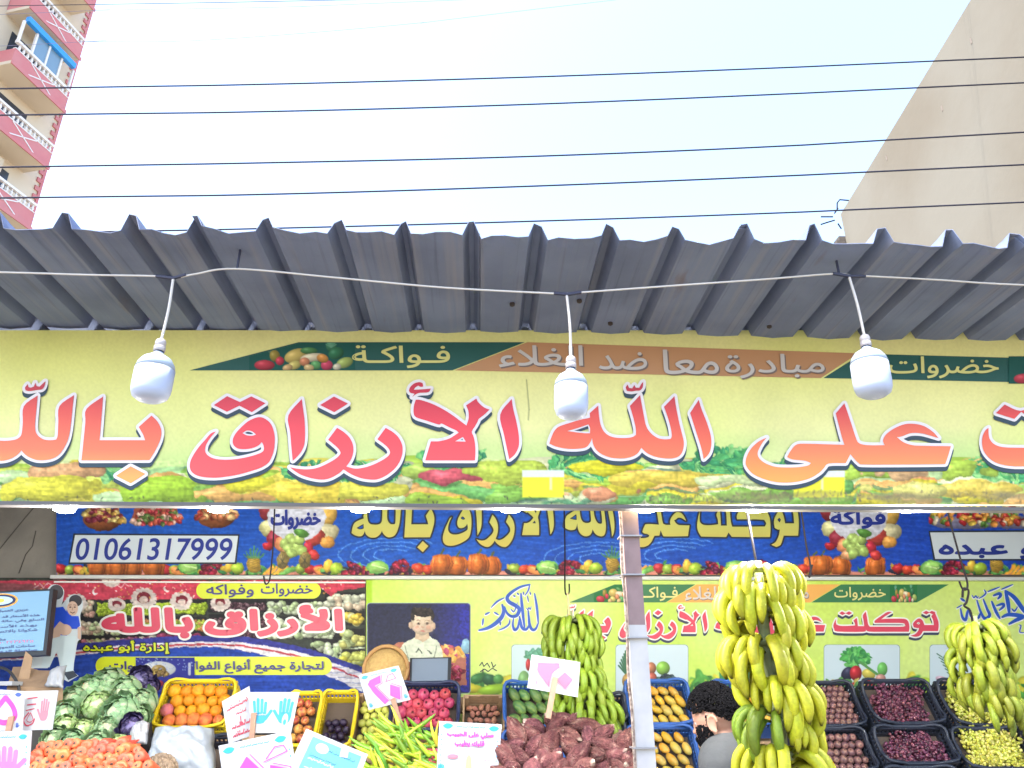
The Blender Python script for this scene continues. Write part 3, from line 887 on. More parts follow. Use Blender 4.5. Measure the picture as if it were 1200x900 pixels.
W_ALLAH = [(tr(*c5, [(388, 192), (393, 260), (405, 320), (430, 365), (475, 392), (540, 400), (600, 395), (628, 380), (628, 340), (612, 270), (590, 195), (655, 125), (665, 180), (680, 260), (695, 325), (725, 370), (770, 400), (815, 408), (850, 405), (858, 385), (850, 330), (830, 260), (808, 200), (875, 132), (885, 200), (905, 300), (925, 380), (935, 430), (928, 480), (905, 515), (860, 530), (800, 528), (740, 515), (695, 492), (663, 462), (640, 497), (600, 520), (540, 530), (470, 525), (410, 503), (375, 475), (355, 440), (348, 400), (335, 430), (310, 458), (260, 468), (190, 468), (120, 455), (75, 435), (90, 390), (110, 350), (140, 325), (200, 305), (265, 285), (335, 270), (333, 240)]), [tr(*c5, [(190, 355), (260, 335), (325, 312), (335, 335), (335, 370), (270, 366)])]),
           (tr(*c5, [(675, 40), (672, 75), (655, 95), (630, 97), (600, 102), (570, 98), (563, 75), (575, 58), (585, 80), (605, 82), (618, 60), (628, 78), (650, 78), (662, 55)]), []),
           (tr(*c5, [(1030, 155), (1050, 220), (1085, 310), (1108, 390), (1110, 450), (1095, 500), (1062, 535), (1048, 470), (1020, 380), (975, 240)]), [])]
W_ALA = [(tr(*c6, [(208, 312), (170, 330), (135, 360), (110, 400), (102, 440), (115, 470), (145, 498), (200, 522), (270, 537), (350, 535), (420, 518), (470, 490), (495, 465), (520, 442), (605, 440), (628, 395), (645, 415), (670, 440), (700, 447), (900, 447), (1105, 445), (1120, 400), (1133, 355), (1000, 353), (940, 350), (895, 335), (862, 310), (890, 305), (930, 290), (980, 290), (1030, 302), (1072, 315), (1045, 285), (1000, 255), (950, 243), (900, 245), (850, 265), (808, 295), (792, 325), (800, 350), (720, 350), (672, 340), (655, 310), (632, 240), (612, 180), (598, 140), (555, 190), (580, 290), (598, 348), (500, 345), (430, 343), (362, 345), (330, 375), (310, 410), (340, 422), (400, 428), (430, 440), (415, 452), (370, 460), (310, 462), (250, 458), (200, 440), (170, 415), (163, 385), (185, 340)]), [])]
# the word on the right runs out of the photograph; its shape is taken from the same word on the small green banner
c7 = (7.5, 960, 690)
W_TAWAKKALT = [(tr(*c7, [(150, 262), (135, 290), (124, 325), (132, 352), (160, 376), (388, 378), (410, 358), (440, 377), (600, 378), (788, 378), (793, 340), (786, 295), (762, 268), (700, 262), (575, 264), (545, 270), (560, 256), (590, 235), (640, 205), (600, 204), (555, 232), (490, 278), (488, 300), (620, 300), (735, 302), (755, 318), (742, 332), (600, 333), (445, 333), (430, 310), (420, 250), (410, 200), (384, 235), (392, 290), (395, 328), (340, 328), (336, 290), (330, 255), (300, 278), (312, 300), (316, 322), (250, 326), (185, 325), (150, 312), (146, 288)]), []),
               (tr(*c7, [(200, 198), (232, 212), (262, 198), (290, 213), (262, 230), (232, 216), (205, 232), (175, 215)]), []),
               (tr(*c7, [(870, 262), (840, 285), (824, 310), (832, 338), (860, 345), (878, 345), (868, 372), (840, 400), (800, 412), (845, 422), (885, 412), (908, 380), (912, 372), (1044, 372), (1050, 330), (1045, 280), (1015, 205), (985, 240), (1002, 280), (1008, 318), (925, 318), (912, 285), (895, 265)]), [tr(*c7, [(855, 303), (872, 292), (888, 302), (875, 314)])]),
               (tr(*c7, [(940, 193), (968, 206), (990, 193), (1022, 206), (995, 224), (968, 210), (942, 226), (910, 210)]), [])]
def warp(word, box, src=None):
    pts = [p for pl, hs in word for p in pl]
    x0, x1 = (src[0], src[2]) if src else (min(p[0] for p in pts), max(p[0] for p in pts))
    y0, y1 = (src[1], src[3]) if src else (min(p[1] for p in pts), max(p[1] for p in pts))
    f = lambda p: (box[0] + (p[0] - x0) / (x1 - x0) * (box[2] - box[0]), box[1] + (p[1] - y0) / (y1 - y0) * (box[3] - box[1]))
    return [([f(p) for p in pl], [[f(p) for p in h_] for h_ in hs]) for pl, hs in word]
def big_word(f, word, par, lo, m_fill, m_out, m_sh, ow, sh, sub=4):
    A = [(curve_poly(pl, 50, sub), [curve_poly(h_, 50, sub) for h_ in hs]) for pl, hs in word]
    if m_sh:
        d = Flat(lambda u, v, l=0: f(u + sh[0], v + sh[1], l), lo)
        for pl, hs in A: d.stroke(pl, ow, True); d.poly(pl, hs)
        d.build('lettering_shadow', m_sh, par)
    if m_out:
        o = Flat(f, lo + .002)
        for pl, hs in A:
            o.stroke(pl, ow, True)
            for h_ in hs: o.stroke(h_, ow * .5, True)
        o.build('lettering_outline', m_out, par)
    fl = Flat(f, lo + .004)
    for pl, hs in A: fl.poly(pl, hs)
    fl.build('lettering', m_fill, par)
zt, zb_ = at(600, 460, 2.8).z, at(600, 565, 2.8).z
K_ = .92
m_w1 = ramp_mat('red_to_orange_low', [(0, L(250, 168, 72, K_)), (.3, L(248, 118, 70, K_)), (.75, L(232, 74, 62, K_)), (1, L(196, 50, 64, K_))], zb_, zt)
m_w2 = ramp_mat('rose_red', [(0, L(250, 82, 78, K_)), (.5, L(246, 66, 72, K_)), (1, L(204, 38, 62, K_))], zb_, zt)
m_w3 = ramp_mat('orange_red', [(0, L(250, 168, 70, K_)), (.35, L(246, 132, 78, K_)), (.8, L(230, 76, 70, K_)), (1, L(204, 44, 58, K_))], zb_, zt)
for wd_, mm in ((W_BILLAH, m_w1), (W_ARZAQ, m_w2), (W_ALLAH, m_w1), (W_ALA, m_w3)):
    big_word(SG, wd_, sign, .006, mm, m_white, m_shadow, 6.6, (0, 5.0))
t_part = (tr(*c8, [(405, 355), (380, 375), (358, 420), (352, 480), (365, 540), (400, 590), (450, 630), (520, 655), (600, 666), (700, 668), (1300, 668), (1400, 640), (1450, 668), (2600, 668), (2600, 540), (2570, 400), (2400, 300), (1900, 240), (1800, 330), (1860, 410), (2400, 430), (2420, 520), (1500, 520), (1440, 480), (1420, 200), (1290, 290), (1310, 516), (1180, 516), (1150, 350), (1050, 420), (1080, 516), (700, 517), (560, 515), (490, 505), (440, 480), (412, 440), (405, 395)]), [])
big_word(SG, [t_part, (tr(*c8, [(535, 167), (665, 218), (780, 168), (900, 225), (770, 290), (670, 226), (615, 283), (465, 236)]), [])], sign, .006, m_w1, m_white, m_shadow, 6.6, (0, 5.0))
# metal edge strip under the sign
m_alu = mat('aluminium_strip', L(140, 136, 134, .5), 0.6, nscale=14, namt=.4, ncol=L(110, 102, 98), metal=.3)
mb = MB(); a_, b_ = at(-260, 594, 2.8), at(1460, 594, 2.8)
a_.z = b_.z = at(600, 594, 2.8).z
mb.box(((a_.x + b_.x) / 2, 2.806, a_.z), (b_.x - a_.x, .050, .012)); mb.box(((a_.x + b_.x) / 2, 2.785, a_.z - .003), (b_.x - a_.x, .006, .010))
mb.build('edge_strip', m_alu, sign)

# ---- lit lamps behind the lower edge of the sign
m_lampw = mat('lamp_lit', L(255, 255, 255), .4, emit=(1, .98, .95, 1), estr=14.0)
m_case = mat('lamp_white_case', L(235, 235, 235, .85), .4)
LAMPS = [(-140, 'beyond the left edge'), (75, 'leftmost'), (255, 'second'), (422, 'third'), (598, 'fourth'), (757, 'fifth, beside the post,'), (885, 'sixth'), (1065, 'rightmost'), (1260, 'x')]
for px_, nm in LAMPS:
    c = at(px_, 598, 2.95)
    lab = {75: 'lit round lamp under the sign, above the bare concrete wall', 255: 'lit round lamp under the sign above the phone number', 422: 'lit round lamp under the sign, left of the small golden words', 598: 'lit round lamp hanging under the middle of the sign',
           757: 'lit round lamp under the sign just right of the post', 885: 'lit round lamp under the sign above the tall yellow bananas'}.get(px_, 'lit round lamp under the sign edge, right of the tall bananas')
    lt = thing('round_lamp', lab, 'lamp', tuple(c), 'lit round lamps under the sign')
    MB().lathe([(.044, .05), (.044, .012), (.040, .004)], 20, Matrix.Translation(c)).build('lamp_case', m_case, lt)
    MB().lathe([(.037, .006), (.037, -.002), (.024, -.006)], 20, Matrix.Translation(c)).build('diffuser', m_lampw, lt)
    MB().bar(c + Vector((0, 0, .05)), (c.x, 2.95, 2.95), .012, .012).build('rod', m_case, lt)
    ld = bpy.data.lights.new('lamp_light', 'POINT'); ld.energy = 6.5; ld.shadow_soft_size = .045; ld.color = (1, .97, .93)
    lo_ = bpy.data.objects.new('lamp_light', ld); COL.objects.link(lo_); lo_.parent = lt; lo_.location = (0, 0, -.06)

# ---- string of big bulbs in front of the sign
m_cord = mat('white_cord', L(214, 208, 200, .8), .5)
m_tape = mat('black_tape', L(38, 42, 66), .5)
YB = 2.2
cab = thing('lighting_cord', 'thin white cord strung under the roof that carries three bulbs', 'cord', tuple(at(600, 335, YB)))
MB().tube(wire([at(x, y, YB) for x, y in [(-300, 312), (0, 319), (100, 322), (180, 323.5), (203, 326), (230, 321), (278, 315), (400, 326), (520, 337), (640, 343.5), (662, 344), (690, 342), (800, 334), (900, 327), (975, 321), (1000, 323), (1015, 323.5), (1100, 328), (1200, 334), (1500, 345)]], 6), .0033, 6).build('cord', m_cord, cab)
tp = MB()
for seg in ([(183, 323.5), (203, 326), (218, 322)], [(649, 343.5), (665, 345), (681, 342.5)], [(976, 320.5), (995, 323.5), (1014, 323.5)]):
    tp.tube([at(x, y, YB - .001) for x, y in seg], .0062, 6)
tp.build('tape_joint', m_tape, cab)
hk = MB()
for x, y in ((278, 315), (983, 320)):
    q = at(x, y, YB); hk.bar(q, (q.x, q.y, roof_z(q.x, q.y)), .006, .006)
hk.build('cord_hook', m_tape, cab)
m_bulb = mat('frosted_bulb', L(210, 220, 244, .66), .45, spec=.3)
m_bulbcap = mat('bulb_shoulder', L(206, 222, 240, .62), .45)
def bulb(label, top, neck, low, wd):
    p0, p1, p2 = at(*top, YB), at(*neck, YB), at(*low, YB)
    b = thing('hanging_bulb', label, 'light bulb', tuple(p1), 'big white bulbs hanging before the sign')
    mid = p0.lerp(p1, .5) + Vector((.004, 0, 0))
    MB().tube(wire([p0, mid, p1], 5), .0045, 6).build('cord', m_cord, b)
    ax = (p2 - p1); ln = ax.length
    tilt = Vector((ax.x, -0.05 * ln, ax.z))
    M_ = Matrix.Translation(p1) @ (-tilt).to_track_quat('Z', 'Y').to_matrix().to_4x4()
    r = wd / 2
    q = .62
    MB().lathe([(.006, .006), (.014, 0), (.0165, -.012 * q), (.0165, -.03 * q), (.015, -.032 * q), (.015, -.036 * q), (.0175, -.038 * q), (.0175, -.064 * q)], 20, M_).build('socket', mat('socket_white', L(226, 216, 214, .6), .35), b, True)
    MB().lathe([(.0150, -.062 * q), (.0150, -.072 * q)], 20, M_).build('cap_ring', m_tape, b, True)
    pr = [(.0145, -.070 * q), (.016, -.080 * q), (r * .45, -.092 * q), (r * .74, -.112 * q), (r * .93, -.142 * q), (r, -.172 * q)]
    MB().lathe(pr, 28, M_).build('shoulder', m_bulbcap, b, True)
    e = -ln
    pr = [(r * .992, -.1715 * q), (r * .995, e + .05), (r * .97, e + .03), (r * .88, e + .014), (r * .65, e + .004), (r * .3, e), (.001, e)]
    MB().lathe(pr, 28, M_).build('globe', m_bulb, b, True)
bulb('big white bulb hanging by a cord, leftmost of the three', (203, 327), (189, 399), (176, 471), .118)
bulb('big white bulb hanging in the middle before the sign', (664, 345), (669, 419), (669, 491), .108)
bulb('big white bulb hanging by a cord, rightmost of the three', (995, 324), (1013, 394), (1023, 466), .118)

# ---- post
YP = 2.9
post = thing('post', 'slim brown post with white painted lower half holding up the sign', 'post', tuple(at(757, 900, YP)))
pt_ = at(735, 596, YP); pm_ = at(745.5, 733, YP); px0 = pt_.x + .004
MB().box((px0, YP, (pm_.z + 2.93) / 2), (.062, .05, 2.93 - pm_.z)).build('upper_tube', mat('brown_painted_tube', L(142, 116, 114), .5, nscale=18, namt=.4, ncol=L(110, 88, 84)), post)
MB().box((px0 + .001, YP, (pm_.z + .15) / 2), (.066, .054, pm_.z - .15)).build('lower_tube', mat('white_painted_tube', L(232, 226, 220, .66), .5, nscale=10, namt=.4, ncol=L(178, 176, 180, .6)), post)
zz = [at(737, y, YP).z for y in (588, 620, 660, 700, 740, 790, 840, 900)] + [.2]
MB().tube(wire([(px0 - .041 + .003 * math.sin(k * 2.2), YP - .03, z_) for k, z_ in enumerate(zz)], 6), .0055, 6).build('cable', mat('frayed_cable', L(112, 92, 82), .9, nscale=60, namt=.7, ncol=L(210, 190, 170)), post)
m_tie = mat('tie_wire', L(150, 148, 150), .4, metal=.5)
for y in (630, 675, 748, 876):
    z_ = at(740, y, YP).z
    MB().box((px0 - .003, YP - .005, z_), (.084, .075, .005)).build('wire_tie', m_tie, post)
tie = MB()
tie.bar((px0 - .05, YP - .03, at(736, 675, YP).z), (px0 - .12, YP - .06, at(736, 680, YP).z), .004, .004)
tie.build('wire_end', m_tie, post)
# =================================================================== banners on the back wall
BB = Sheet(BACK - .03)
m_bback = mat('banner_back', L(190, 190, 190), .7)
blue = thing('blue_banner', 'glossy blue banner with golden arabic words and a phone number', 'banner', tuple(at(700, 674, BACK - .03)))
rect_on(BB, 66, 556, 1400, 673, .02).build('panel', m_bback, blue)
cv = Canvas(66, 556, 1400, 673.5, .9, (24, 84, 178))
X, Yc = cv.X, cv.Y
n1 = value_noise(cv.ny, cv.nx, 130, 31)[..., None]
cv.a = cv.a * (1 - .5 * n1) + np.array([16, 50, 150]) * .5 * n1
tt = np.clip((X - 800) / 400, 0, 1)[..., None]
cv.a = cv.a * (1 - .5 * tt) + np.array([24, 50, 170]) * .5 * tt
wv_ = (np.sin((Yc * 1.0 + 14 * np.sin(X / 70) + X * .06) * .9) > .72)[..., None] * .10
cv.a = cv.a * (1 - wv_) + np.array([90, 150, 226]) * wv_
for cx, cy in ((460, 650), (700, 655), (790, 650)):
    for r_ in (14, 22, 31, 40):
        cv.line([(cx + r_ * 1.6 * math.cos(a / 6), cy + r_ * .5 * math.sin(a / 6)) for a in range(12, 34)], 1.3, (110, 170, 235), .5)
RED, ORG, YEL, GRN, PUR = (190, 40, 50), (226, 120, 50), (236, 206, 80), (140, 200, 80), (110, 30, 60)
def fruit_mound(c, cx, cy, rx, ry, cols, n, seed, size=4.0, ball=.7):
    g = random.Random(seed)
    pts = []
    for _ in range(n):
        q = g.random(); t = g.random() * math.pi
        pts.append((cx + rx * math.sqrt(q) * math.cos(t) * 1.0, cy - ry * math.sqrt(q) * math.sin(t)))
    for x, y in sorted(pts, key=lambda p: p[1]):
        c.ell(x, y, size * g.uniform(.7, 1.4), size * g.uniform(.65, 1.1), g.choice(cols), g.uniform(0, 180), ball)
def basket(c, cx, cy, cols, seed):
    c.ell(cx, cy + 2, 23, 14, (150, 84, 46), 0, .6)
    fruit_mound(c, cx, cy + 4, 24, 20, cols, 70, seed, 3.6)
basket(cv, 120, 606, [(200, 160, 70), (150, 60, 60), (220, 200, 120), (120, 40, 60)], 1)
cv.poly([(160, 586), (205, 586), (209, 610), (190, 616), (152, 612)], (150, 80, 60)); fruit_mound(cv, 184, 614, 30, 20, [(170, 50, 60), (200, 90, 70), (226, 190, 170), (90, 120, 60)], 70, 2, 3.4)
basket(cv, 253, 603, [(200, 120, 80), (170, 60, 50), (226, 190, 130)], 3)
for x_, sd in ((1132, 4), (1200, 5), (1270, 6)):
    cv.ell(x_, 612, 44, 8, (120, 120, 150), 0, .4); fruit_mound(cv, x_, 614, 42, 30, [RED, (206, 70, 60), YEL, (240, 230, 200), (90, 140, 60), (240, 160, 70)], 110, sd, 4)
def pumpkin(c, cx, cy, w_, h_):
    for k in (-2, 2, -1, 1, 0):
        c.ell(cx + k * w_ * .2, cy, w_ * (.34 - .03 * abs(k)), h_ * (1 - .06 * abs(k)), (222, 118, 44) if k % 2 == 0 else (206, 100, 38), 0, .7)
    c.line([(cx, cy - h_), (cx + 3, cy - h_ - 5)], 2.4, (80, 90, 50))
def strip(c, x0, x1):
    c.rect(x0, 669, x1, 674, (226, 140, 110), .9)
    x = x0; k = 0; g = random.Random(int(x0))
    seq = ['app', 'pump', 'pump', 'app', 'cab', 'grape', 'pear', 'pine', 'carrot', 'app', 'pear', 'grape', 'cab', 'grape']
    while x < x1:
        q = seq[k % len(seq)]; k += 1
        c.leafy(x + 10, 668, 14, 6, [(60, 130, 70), (100, 170, 80), (40, 40, 60), (200, 170, 60)], 14, k, 4)
        if q == 'pump': pumpkin(c, x + 17, 663, 18, 12); x += 40
        elif q == 'app':
            for dx in (0, 11, 21): c.ell(x + dx + 5, 666 + (dx % 2), 7, 6, g.choice([(196, 40, 44), (222, 70, 40), (160, 190, 70), (200, 50, 60)]), 0, .8)
            c.ell(x + 30, 669, 10, 5, (238, 150, 80), 20, .4); x += 32
        elif q == 'cab': c.ell(x + 11, 664, 13, 8, (160, 214, 110), 0, .5, rim=(110, 180, 80)); c.line([(x + 4, 662), (x + 20, 666)], 1, (220, 240, 180)); x += 25
        elif q == 'grape':
            fruit_mound(c, x + 13, 672, 15, 14, [(130, 20, 46), (166, 30, 60), (90, 16, 50)], 26, k, 3.4); x += 28
        elif q == 'pear': c.ell(x + 5, 663, 5, 8, (240, 200, 70), 10, .6); c.ell(x + 15, 666, 8, 7, (170, 206, 60), 0, .7); x += 24
        elif q == 'carrot':
            for dx in range(0, 26, 6): c.line([(x + dx, 673), (x + dx + 9, 664)], 3.4, (240, 170, 60))
            c.ell(x + 28, 669, 12, 3.5, (120, 190, 90), -25, .5); x += 38
        else:
            c.ell(x + 10, 661, 8, 10, (200, 160, 60), 0, .5)
            for a in range(-3, 4):
                c.line([(x + 10 + a * 2, 653), (x + 10 + a * 4, 640 + abs(a) * 3)], 1.8, (70, 130, 80)); c.line([(x + 3, 657 + 2 * a), (x + 17, 661 + 2 * a)], .8, (120, 100, 40))
            x += 22
strip(cv, 66, 500); strip(cv, 486, 950); strip(cv, 936, 1400)
cv.poly([(1050 - 400, 678), (1400, 678), (1400, 673), (650, 673)], (230, 140, 110))
pumpkin(cv, 137, 663, 20, 13); pumpkin(cv, 180, 663, 20, 13); pumpkin(cv, 517, 661, 19, 13); pumpkin(cv, 560, 661, 19, 13); pumpkin(cv, 962, 662, 20, 12)
def medallion(c, cx):
    for e in ((-33, -6, 12, 13, (150, 50, 60)), (36, -3, 12, 15, (236, 190, 90)), (-30, 16, 14, 10, (214, 214, 150)), (-22, 26, 13, 11, (150, 40, 60)), (-14, 34, 13, 9, (232, 150, 100)), (34, 20, 16, 11, (222, 216, 170)), (21, 24, 12, 11, (196, 70, 60)), (36, 31, 9, 7, (236, 170, 80)), (14, 37, 6, 7, (206, 50, 70)), (-34, 36, 6, 5, (190, 40, 50)), (-12, 46, 9, 6, (236, 170, 120)), (20, 46, 7, 6, (210, 60, 60))):
        c.ell(cx + e[0], 604 + e[1], e[2], e[3], e[4], rng.uniform(-20, 20), .6)
    c.ell(cx, 606, 34, 28, (206, 210, 222), 0, .1)
    for x, y in ((-8, 24), (-14, 30), (-3, 28), (-9, 36), (2, 34), (-2, 40), (4, 26), (-6, 42), (6, 40)): c.ell(cx + x, 606 + y, 6, 6, (176, 206, 110), 0, .6)
    c.ell(cx + 6, 624, 9, 5, (90, 150, 60), 15, .5)
medallion(cv, 347); medallion(cv, 1006)
for cx in (331, 357):
    cv.ell(cx, 656, 7, 10, (150, 130, 70), 0, .5)
    for a in range(-2, 3): cv.line([(cx + a * 3, 650), (cx - a * 3, 664)], 1, (60, 60, 50), .6)
cv.warp(560, 1.1, .8, 7, 43, .16); cv.grain(.10, 2, 41)
link('printed_background', cv.mesh('printed_background', BB, .002, .95), m_gloss, blue)
m_navy = mat('print_navy', L(22, 44, 140, .9), .5)
m_pale = mat('print_pale_grey', L(214, 226, 232, .82), .5)
m_dkout = mat('print_blue_black', L(18, 34, 52), .5)
for o_, q_ in (([(86, 625), (281, 626), (277, 661), (80, 661)], [(88, 627), (279, 628), (275, 659), (82, 659)]), ([(1088, 622), (1380, 620), (1380, 657), (1094, 657)], [(1090, 624), (1380, 622), (1380, 655), (1096, 655)])):
    fr = Flat(BB, .0035); fr.poly(o_); fr.build('number_plate_border', m_dkout, blue)
    fr = Flat(BB, .005); fr.poly(q_); fr.build('number_plate', m_pale, blue)
fl = Flat(BB, .0065)
lettering(fl, '01061317999', (89, 631, 272, 656), .03, False, .16, 0, .9)
lettering(fl, 'أبو عبده', (1101, 629, 1238, 654), 0, pen=2.2)
lettering(fl, 'خضروات', (318, 598, 375, 620), 0, pen=1.9)
lettering(fl, 'فواكة', (974, 598, 1037, 619), 0, pen=1.9)
fl.build('lettering', m_navy, blue)
m_gold = ramp_mat('print_gold', [(0, L(210, 190, 90, .8)), (.4, L(206, 206, 110, .8)), (1, L(180, 180, 70, .8))], at(600, 645, BACK).z, at(600, 575, BACK).z, .28)
for wd_, bx in ((W_BILLAH, (412, 570, 509, 647)), (W_ARZAQ, (519, 570, 649, 641)), (W_ALLAH, (661, 570, 720, 629)), (W_ALA, (739, 586, 808, 641)), (W_TAWAKKALT, (817, 580, 936, 641))):
    big_word(BB, warp(wd_, bx), blue, .0045, m_gold, m_dkout, None, 4.2, (0, 0), 3)
MB().box(((at(66, 677, BACK).x + at(1400, 677, BACK).x) / 2, BACK - .055, at(600, 677.5, BACK - .06).z), (at(1400, 677, BACK).x - at(66, 677, BACK).x, .05, .022)).build('white_rail', mat('white_rail', L(216, 220, 214, .8), .4, nscale=8, namt=.3, ncol=L(170, 170, 166)), blue)

# ---- lime green banner
GB = Sheet(BACK - .025)
gb = thing('green_banner', 'lime green banner with red arabic words, calligraphy and fruit pictures', 'banner', tuple(at(800, 830, BACK - .025)))
rect_on(GB, 429, 679, 1400, 850, .016).build('panel', m_bback, gb)
cv = Canvas(429, 678, 1400, 850, 1.2, (212, 234, 130))
n1 = value_noise(cv.ny, cv.nx, 70, 51)[..., None]; n2 = value_noise(cv.ny, cv.nx, 30, 52)[..., None]
n1 = np.clip((n1 - .3) * 1.8, 0, 1)
cv.a = cv.a * (1 - .6 * n1) + np.array([186, 224, 60]) * .6 * n1
cv.a = cv.a * (1 - .3 * n2) + np.array([226, 242, 176]) * .3 * n2
for k in range(16):
    x = rng.uniform(560, 1380); y = rng.uniform(690, 800); cv.line([(x, y), (x + rng.uniform(20, 60), y + rng.uniform(5, 18))], 2.2, (190, 210, 120), .35)
for x0 in (552, 790, 1060, 1200): cv.leafy(x0 + 20, 806, 40, 12, [(90, 170, 70), (60, 130, 60), (180, 214, 60), (230, 220, 70)], 60, x0, 7)
for e in ((560, 795, 10, 6, (60, 130, 66), -20), (574, 797, 9, 7, (40, 96, 60), 15), (584, 796, 6, 6, (80, 150, 70), 0), (552, 807, 14, 5, (236, 226, 60), 0), (578, 808, 18, 6, (160, 206, 50), -8)): cv.ell(e[0], e[1], e[2], e[3], e[4], e[5], .5)
cv.rect(429, 678, 436, 850, (170, 214, 50))
cv.grain(.06, 3, 53)
link('printed_background', cv.mesh('printed_background', GB, .002, .82), m_gloss, gb)
ribbon(GB, 699.5, 685.5, .4167, .64, gb, .0035, mat('print_leaf_green', L(44, 120, 70, .8), .5), mat('print_bright_orange', L(240, 176, 84, .82), .5), 1, (44, 120, 70))
m_gred = mat('print_rose_red', L(216, 60, 88, .85), .5); m_gsh = mat('print_slate', L(44, 54, 78), .5); m_gw = mat('print_clean_white', L(244, 246, 240, .82), .5)
for wd_, bx in ((W_TAWAKKALT, None), (W_ALA, (902, 714, 967, 748)), (W_ALLAH, (838, 710, 906, 742)), (W_ARZAQ, (726, 709, 829, 749)), (W_BILLAH, (636, 709, 716, 751))):
    big_word(GB, warp(wd_, bx) if bx else wd_, gb, .004, m_gred, m_gw, m_gsh, 3.2, (-.3, 3.0), 3)
m_ink = mat('print_ink_blue', L(26, 84, 190, .9), .5)
def ink(k, ox, oy, strokes, par):
    o = Flat(GB, .0045); f = Flat(GB, .006)
    for pts, wd_ in strokes:
        P = [(p.x, p.y) for p in wire([(ox + x / k, oy + y / k, 0) for x, y in pts], 5)]
        n = len(P); W_ = [max(.35, wd_ / k * (.55 + .75 * math.sin(math.pi * min(1, (i + .8) / n)))) for i in range(n)]
        o.stroke([(x - .25, y + .9) for x, y in P], [q + 1.0 for q in W_]); f.stroke(P, W_)
    o.build('calligraphy_edge', m_gw, par); f.build('calligraphy', m_ink, par)
ink(8, 550, 670, [([(612, 205), (628, 300), (640, 400), (646, 490)], 18), ([(646, 480), (622, 535), (590, 542), (566, 500), (558, 430), (552, 365)], 22), ([(566, 490), (535, 540), (495, 525), (478, 460), (470, 420)], 22), ([(484, 205), (492, 300), (505, 420), (518, 530)], 22),
                  ([(470, 440), (455, 520), (425, 545), (408, 500), (414, 440)], 20), ([(566, 120), (480, 142), (400, 190), (355, 240), (372, 282), (425, 312), (468, 350), (446, 408), (395, 418), (352, 385), (330, 330)], 28), ([(566, 120), (552, 175), (522, 222)], 12),
                  ([(308, 310), (322, 370), (300, 430), (235, 492), (165, 530), (92, 548)], 30), ([(325, 245), (260, 280), (205, 335)], 14), ([(130, 440), (124, 500)], 14), ([(150, 400), (190, 380)], 14), ([(235, 380), (275, 405)], 12), ([(290, 470), (290, 500)], 12), ([(380, 450), (372, 490), (330, 525), (275, 548)], 14),
                  ([(535, 340), (548, 355), (558, 338), (572, 352), (580, 325)], 9), ([(450, 200), (462, 215)], 12), ([(505, 190), (510, 215)], 10), ([(415, 225), (430, 232)], 12), ([(568, 190), (575, 215)], 10), ([(545, 230), (555, 280)], 9), ([(390, 350), (420, 372), (452, 290)], 10)], gb)
ink(11.25, 1100, 680, [([(880, 140), (915, 300), (932, 455)], 42), ([(880, 140), (1000, 230), (1110, 380), (1190, 480)], 46), ([(838, 485), (930, 452), (1105, 478), (1010, 530), (930, 575)], 44), ([(965, 375), (1000, 405), (1040, 350)], 20), ([(700, 280), (760, 420), (808, 505)], 32), ([(725, 200), (800, 175), (815, 205), (780, 245)], 34), ([(765, 335), (845, 312), (855, 345), (800, 395)], 32),
                       ([(590, 255), (640, 380), (672, 460), (612, 505), (560, 430), (505, 265)], 34), ([(545, 440), (525, 492), (480, 502)], 28), ([(290, 375), (310, 480), (355, 522), (376, 430), (388, 385)], 30), ([(400, 390), (430, 470), (470, 505)], 30), ([(295, 240), (345, 275)], 26), ([(240, 365), (310, 325)], 14), ([(440, 195), (465, 230), (490, 205), (510, 235), (525, 210)], 14), ([(600, 125), (622, 165), (590, 205), (530, 240)], 18),
                       ([(650, 150), (805, 88)], 18), ([(830, 118), (978, 56)], 18), ([(1060, 590), (1085, 600), (1070, 680), (1130, 690)], 14), ([(1230, 120), (1240, 300), (1250, 520)], 40), ([(1290, 150), (1300, 330), (1310, 540)], 36)], gb)
sg = Flat(GB, .006)
for pts in ([(562, 780), (565, 776), (567, 781), (571, 777), (574, 782)], [(563, 787), (568, 784), (572, 787), (577, 783), (582, 786)], [(576, 776), (578, 782), (581, 779)], [(566, 788), (566, 784)]): sg.stroke(pts, 1.2)
sg.build('signature', mat('print_black', L(30, 34, 36), .4), gb)
def picture(name, x0, y0, x1, y1, draw, bg, res=.6):
    f = Flat(GB, .0035); f.rrect(x0 - .7, y0 - .7, x1 + .7, y1 + .7, 4); f.build('picture_border', mat('print_grey_line', L(120, 140, 150), .4), gb)
    f = Flat(GB, .0045); f.rrect(x0, y0, x1, y1, 4); f.build('picture_ground', bg, gb)
    c = Canvas(x0 + 1.2, y0 + 1.2, x1 - 1.2, y1 - 1.2, res, tuple(draw(None)))
    draw(c); link(name, c.mesh(name, GB, .0055, .78), m_gloss, gb)
m_pgr = mat('print_ice', L(210, 228, 236, .8), .5)
def d_pine(c):
    if c is None: return (208, 226, 234)
    for a in range(-5, 6): c.line([(736 + a * .5, 790), (733 + a * 1.6, 763 + abs(a) * 3.4)], 2, (60, 110, 80))
    c.ell(736, 798, 7, 9, (170, 130, 60), 0, .6); c.ell(763, 783, 6, 7, (206, 130, 90), 0, .7); c.ell(764, 795, 6, 7, (206, 100, 80), 0, .7); c.ell(777, 783, 8, 8, (150, 210, 80), 0, .7); c.ell(756, 800, 8, 7, (220, 180, 80), 0, .6)
    fruit_mound(c, 780, 806, 16, 16, [(40, 60, 80), (56, 80, 90), (70, 100, 90)], 60, 9, 3)
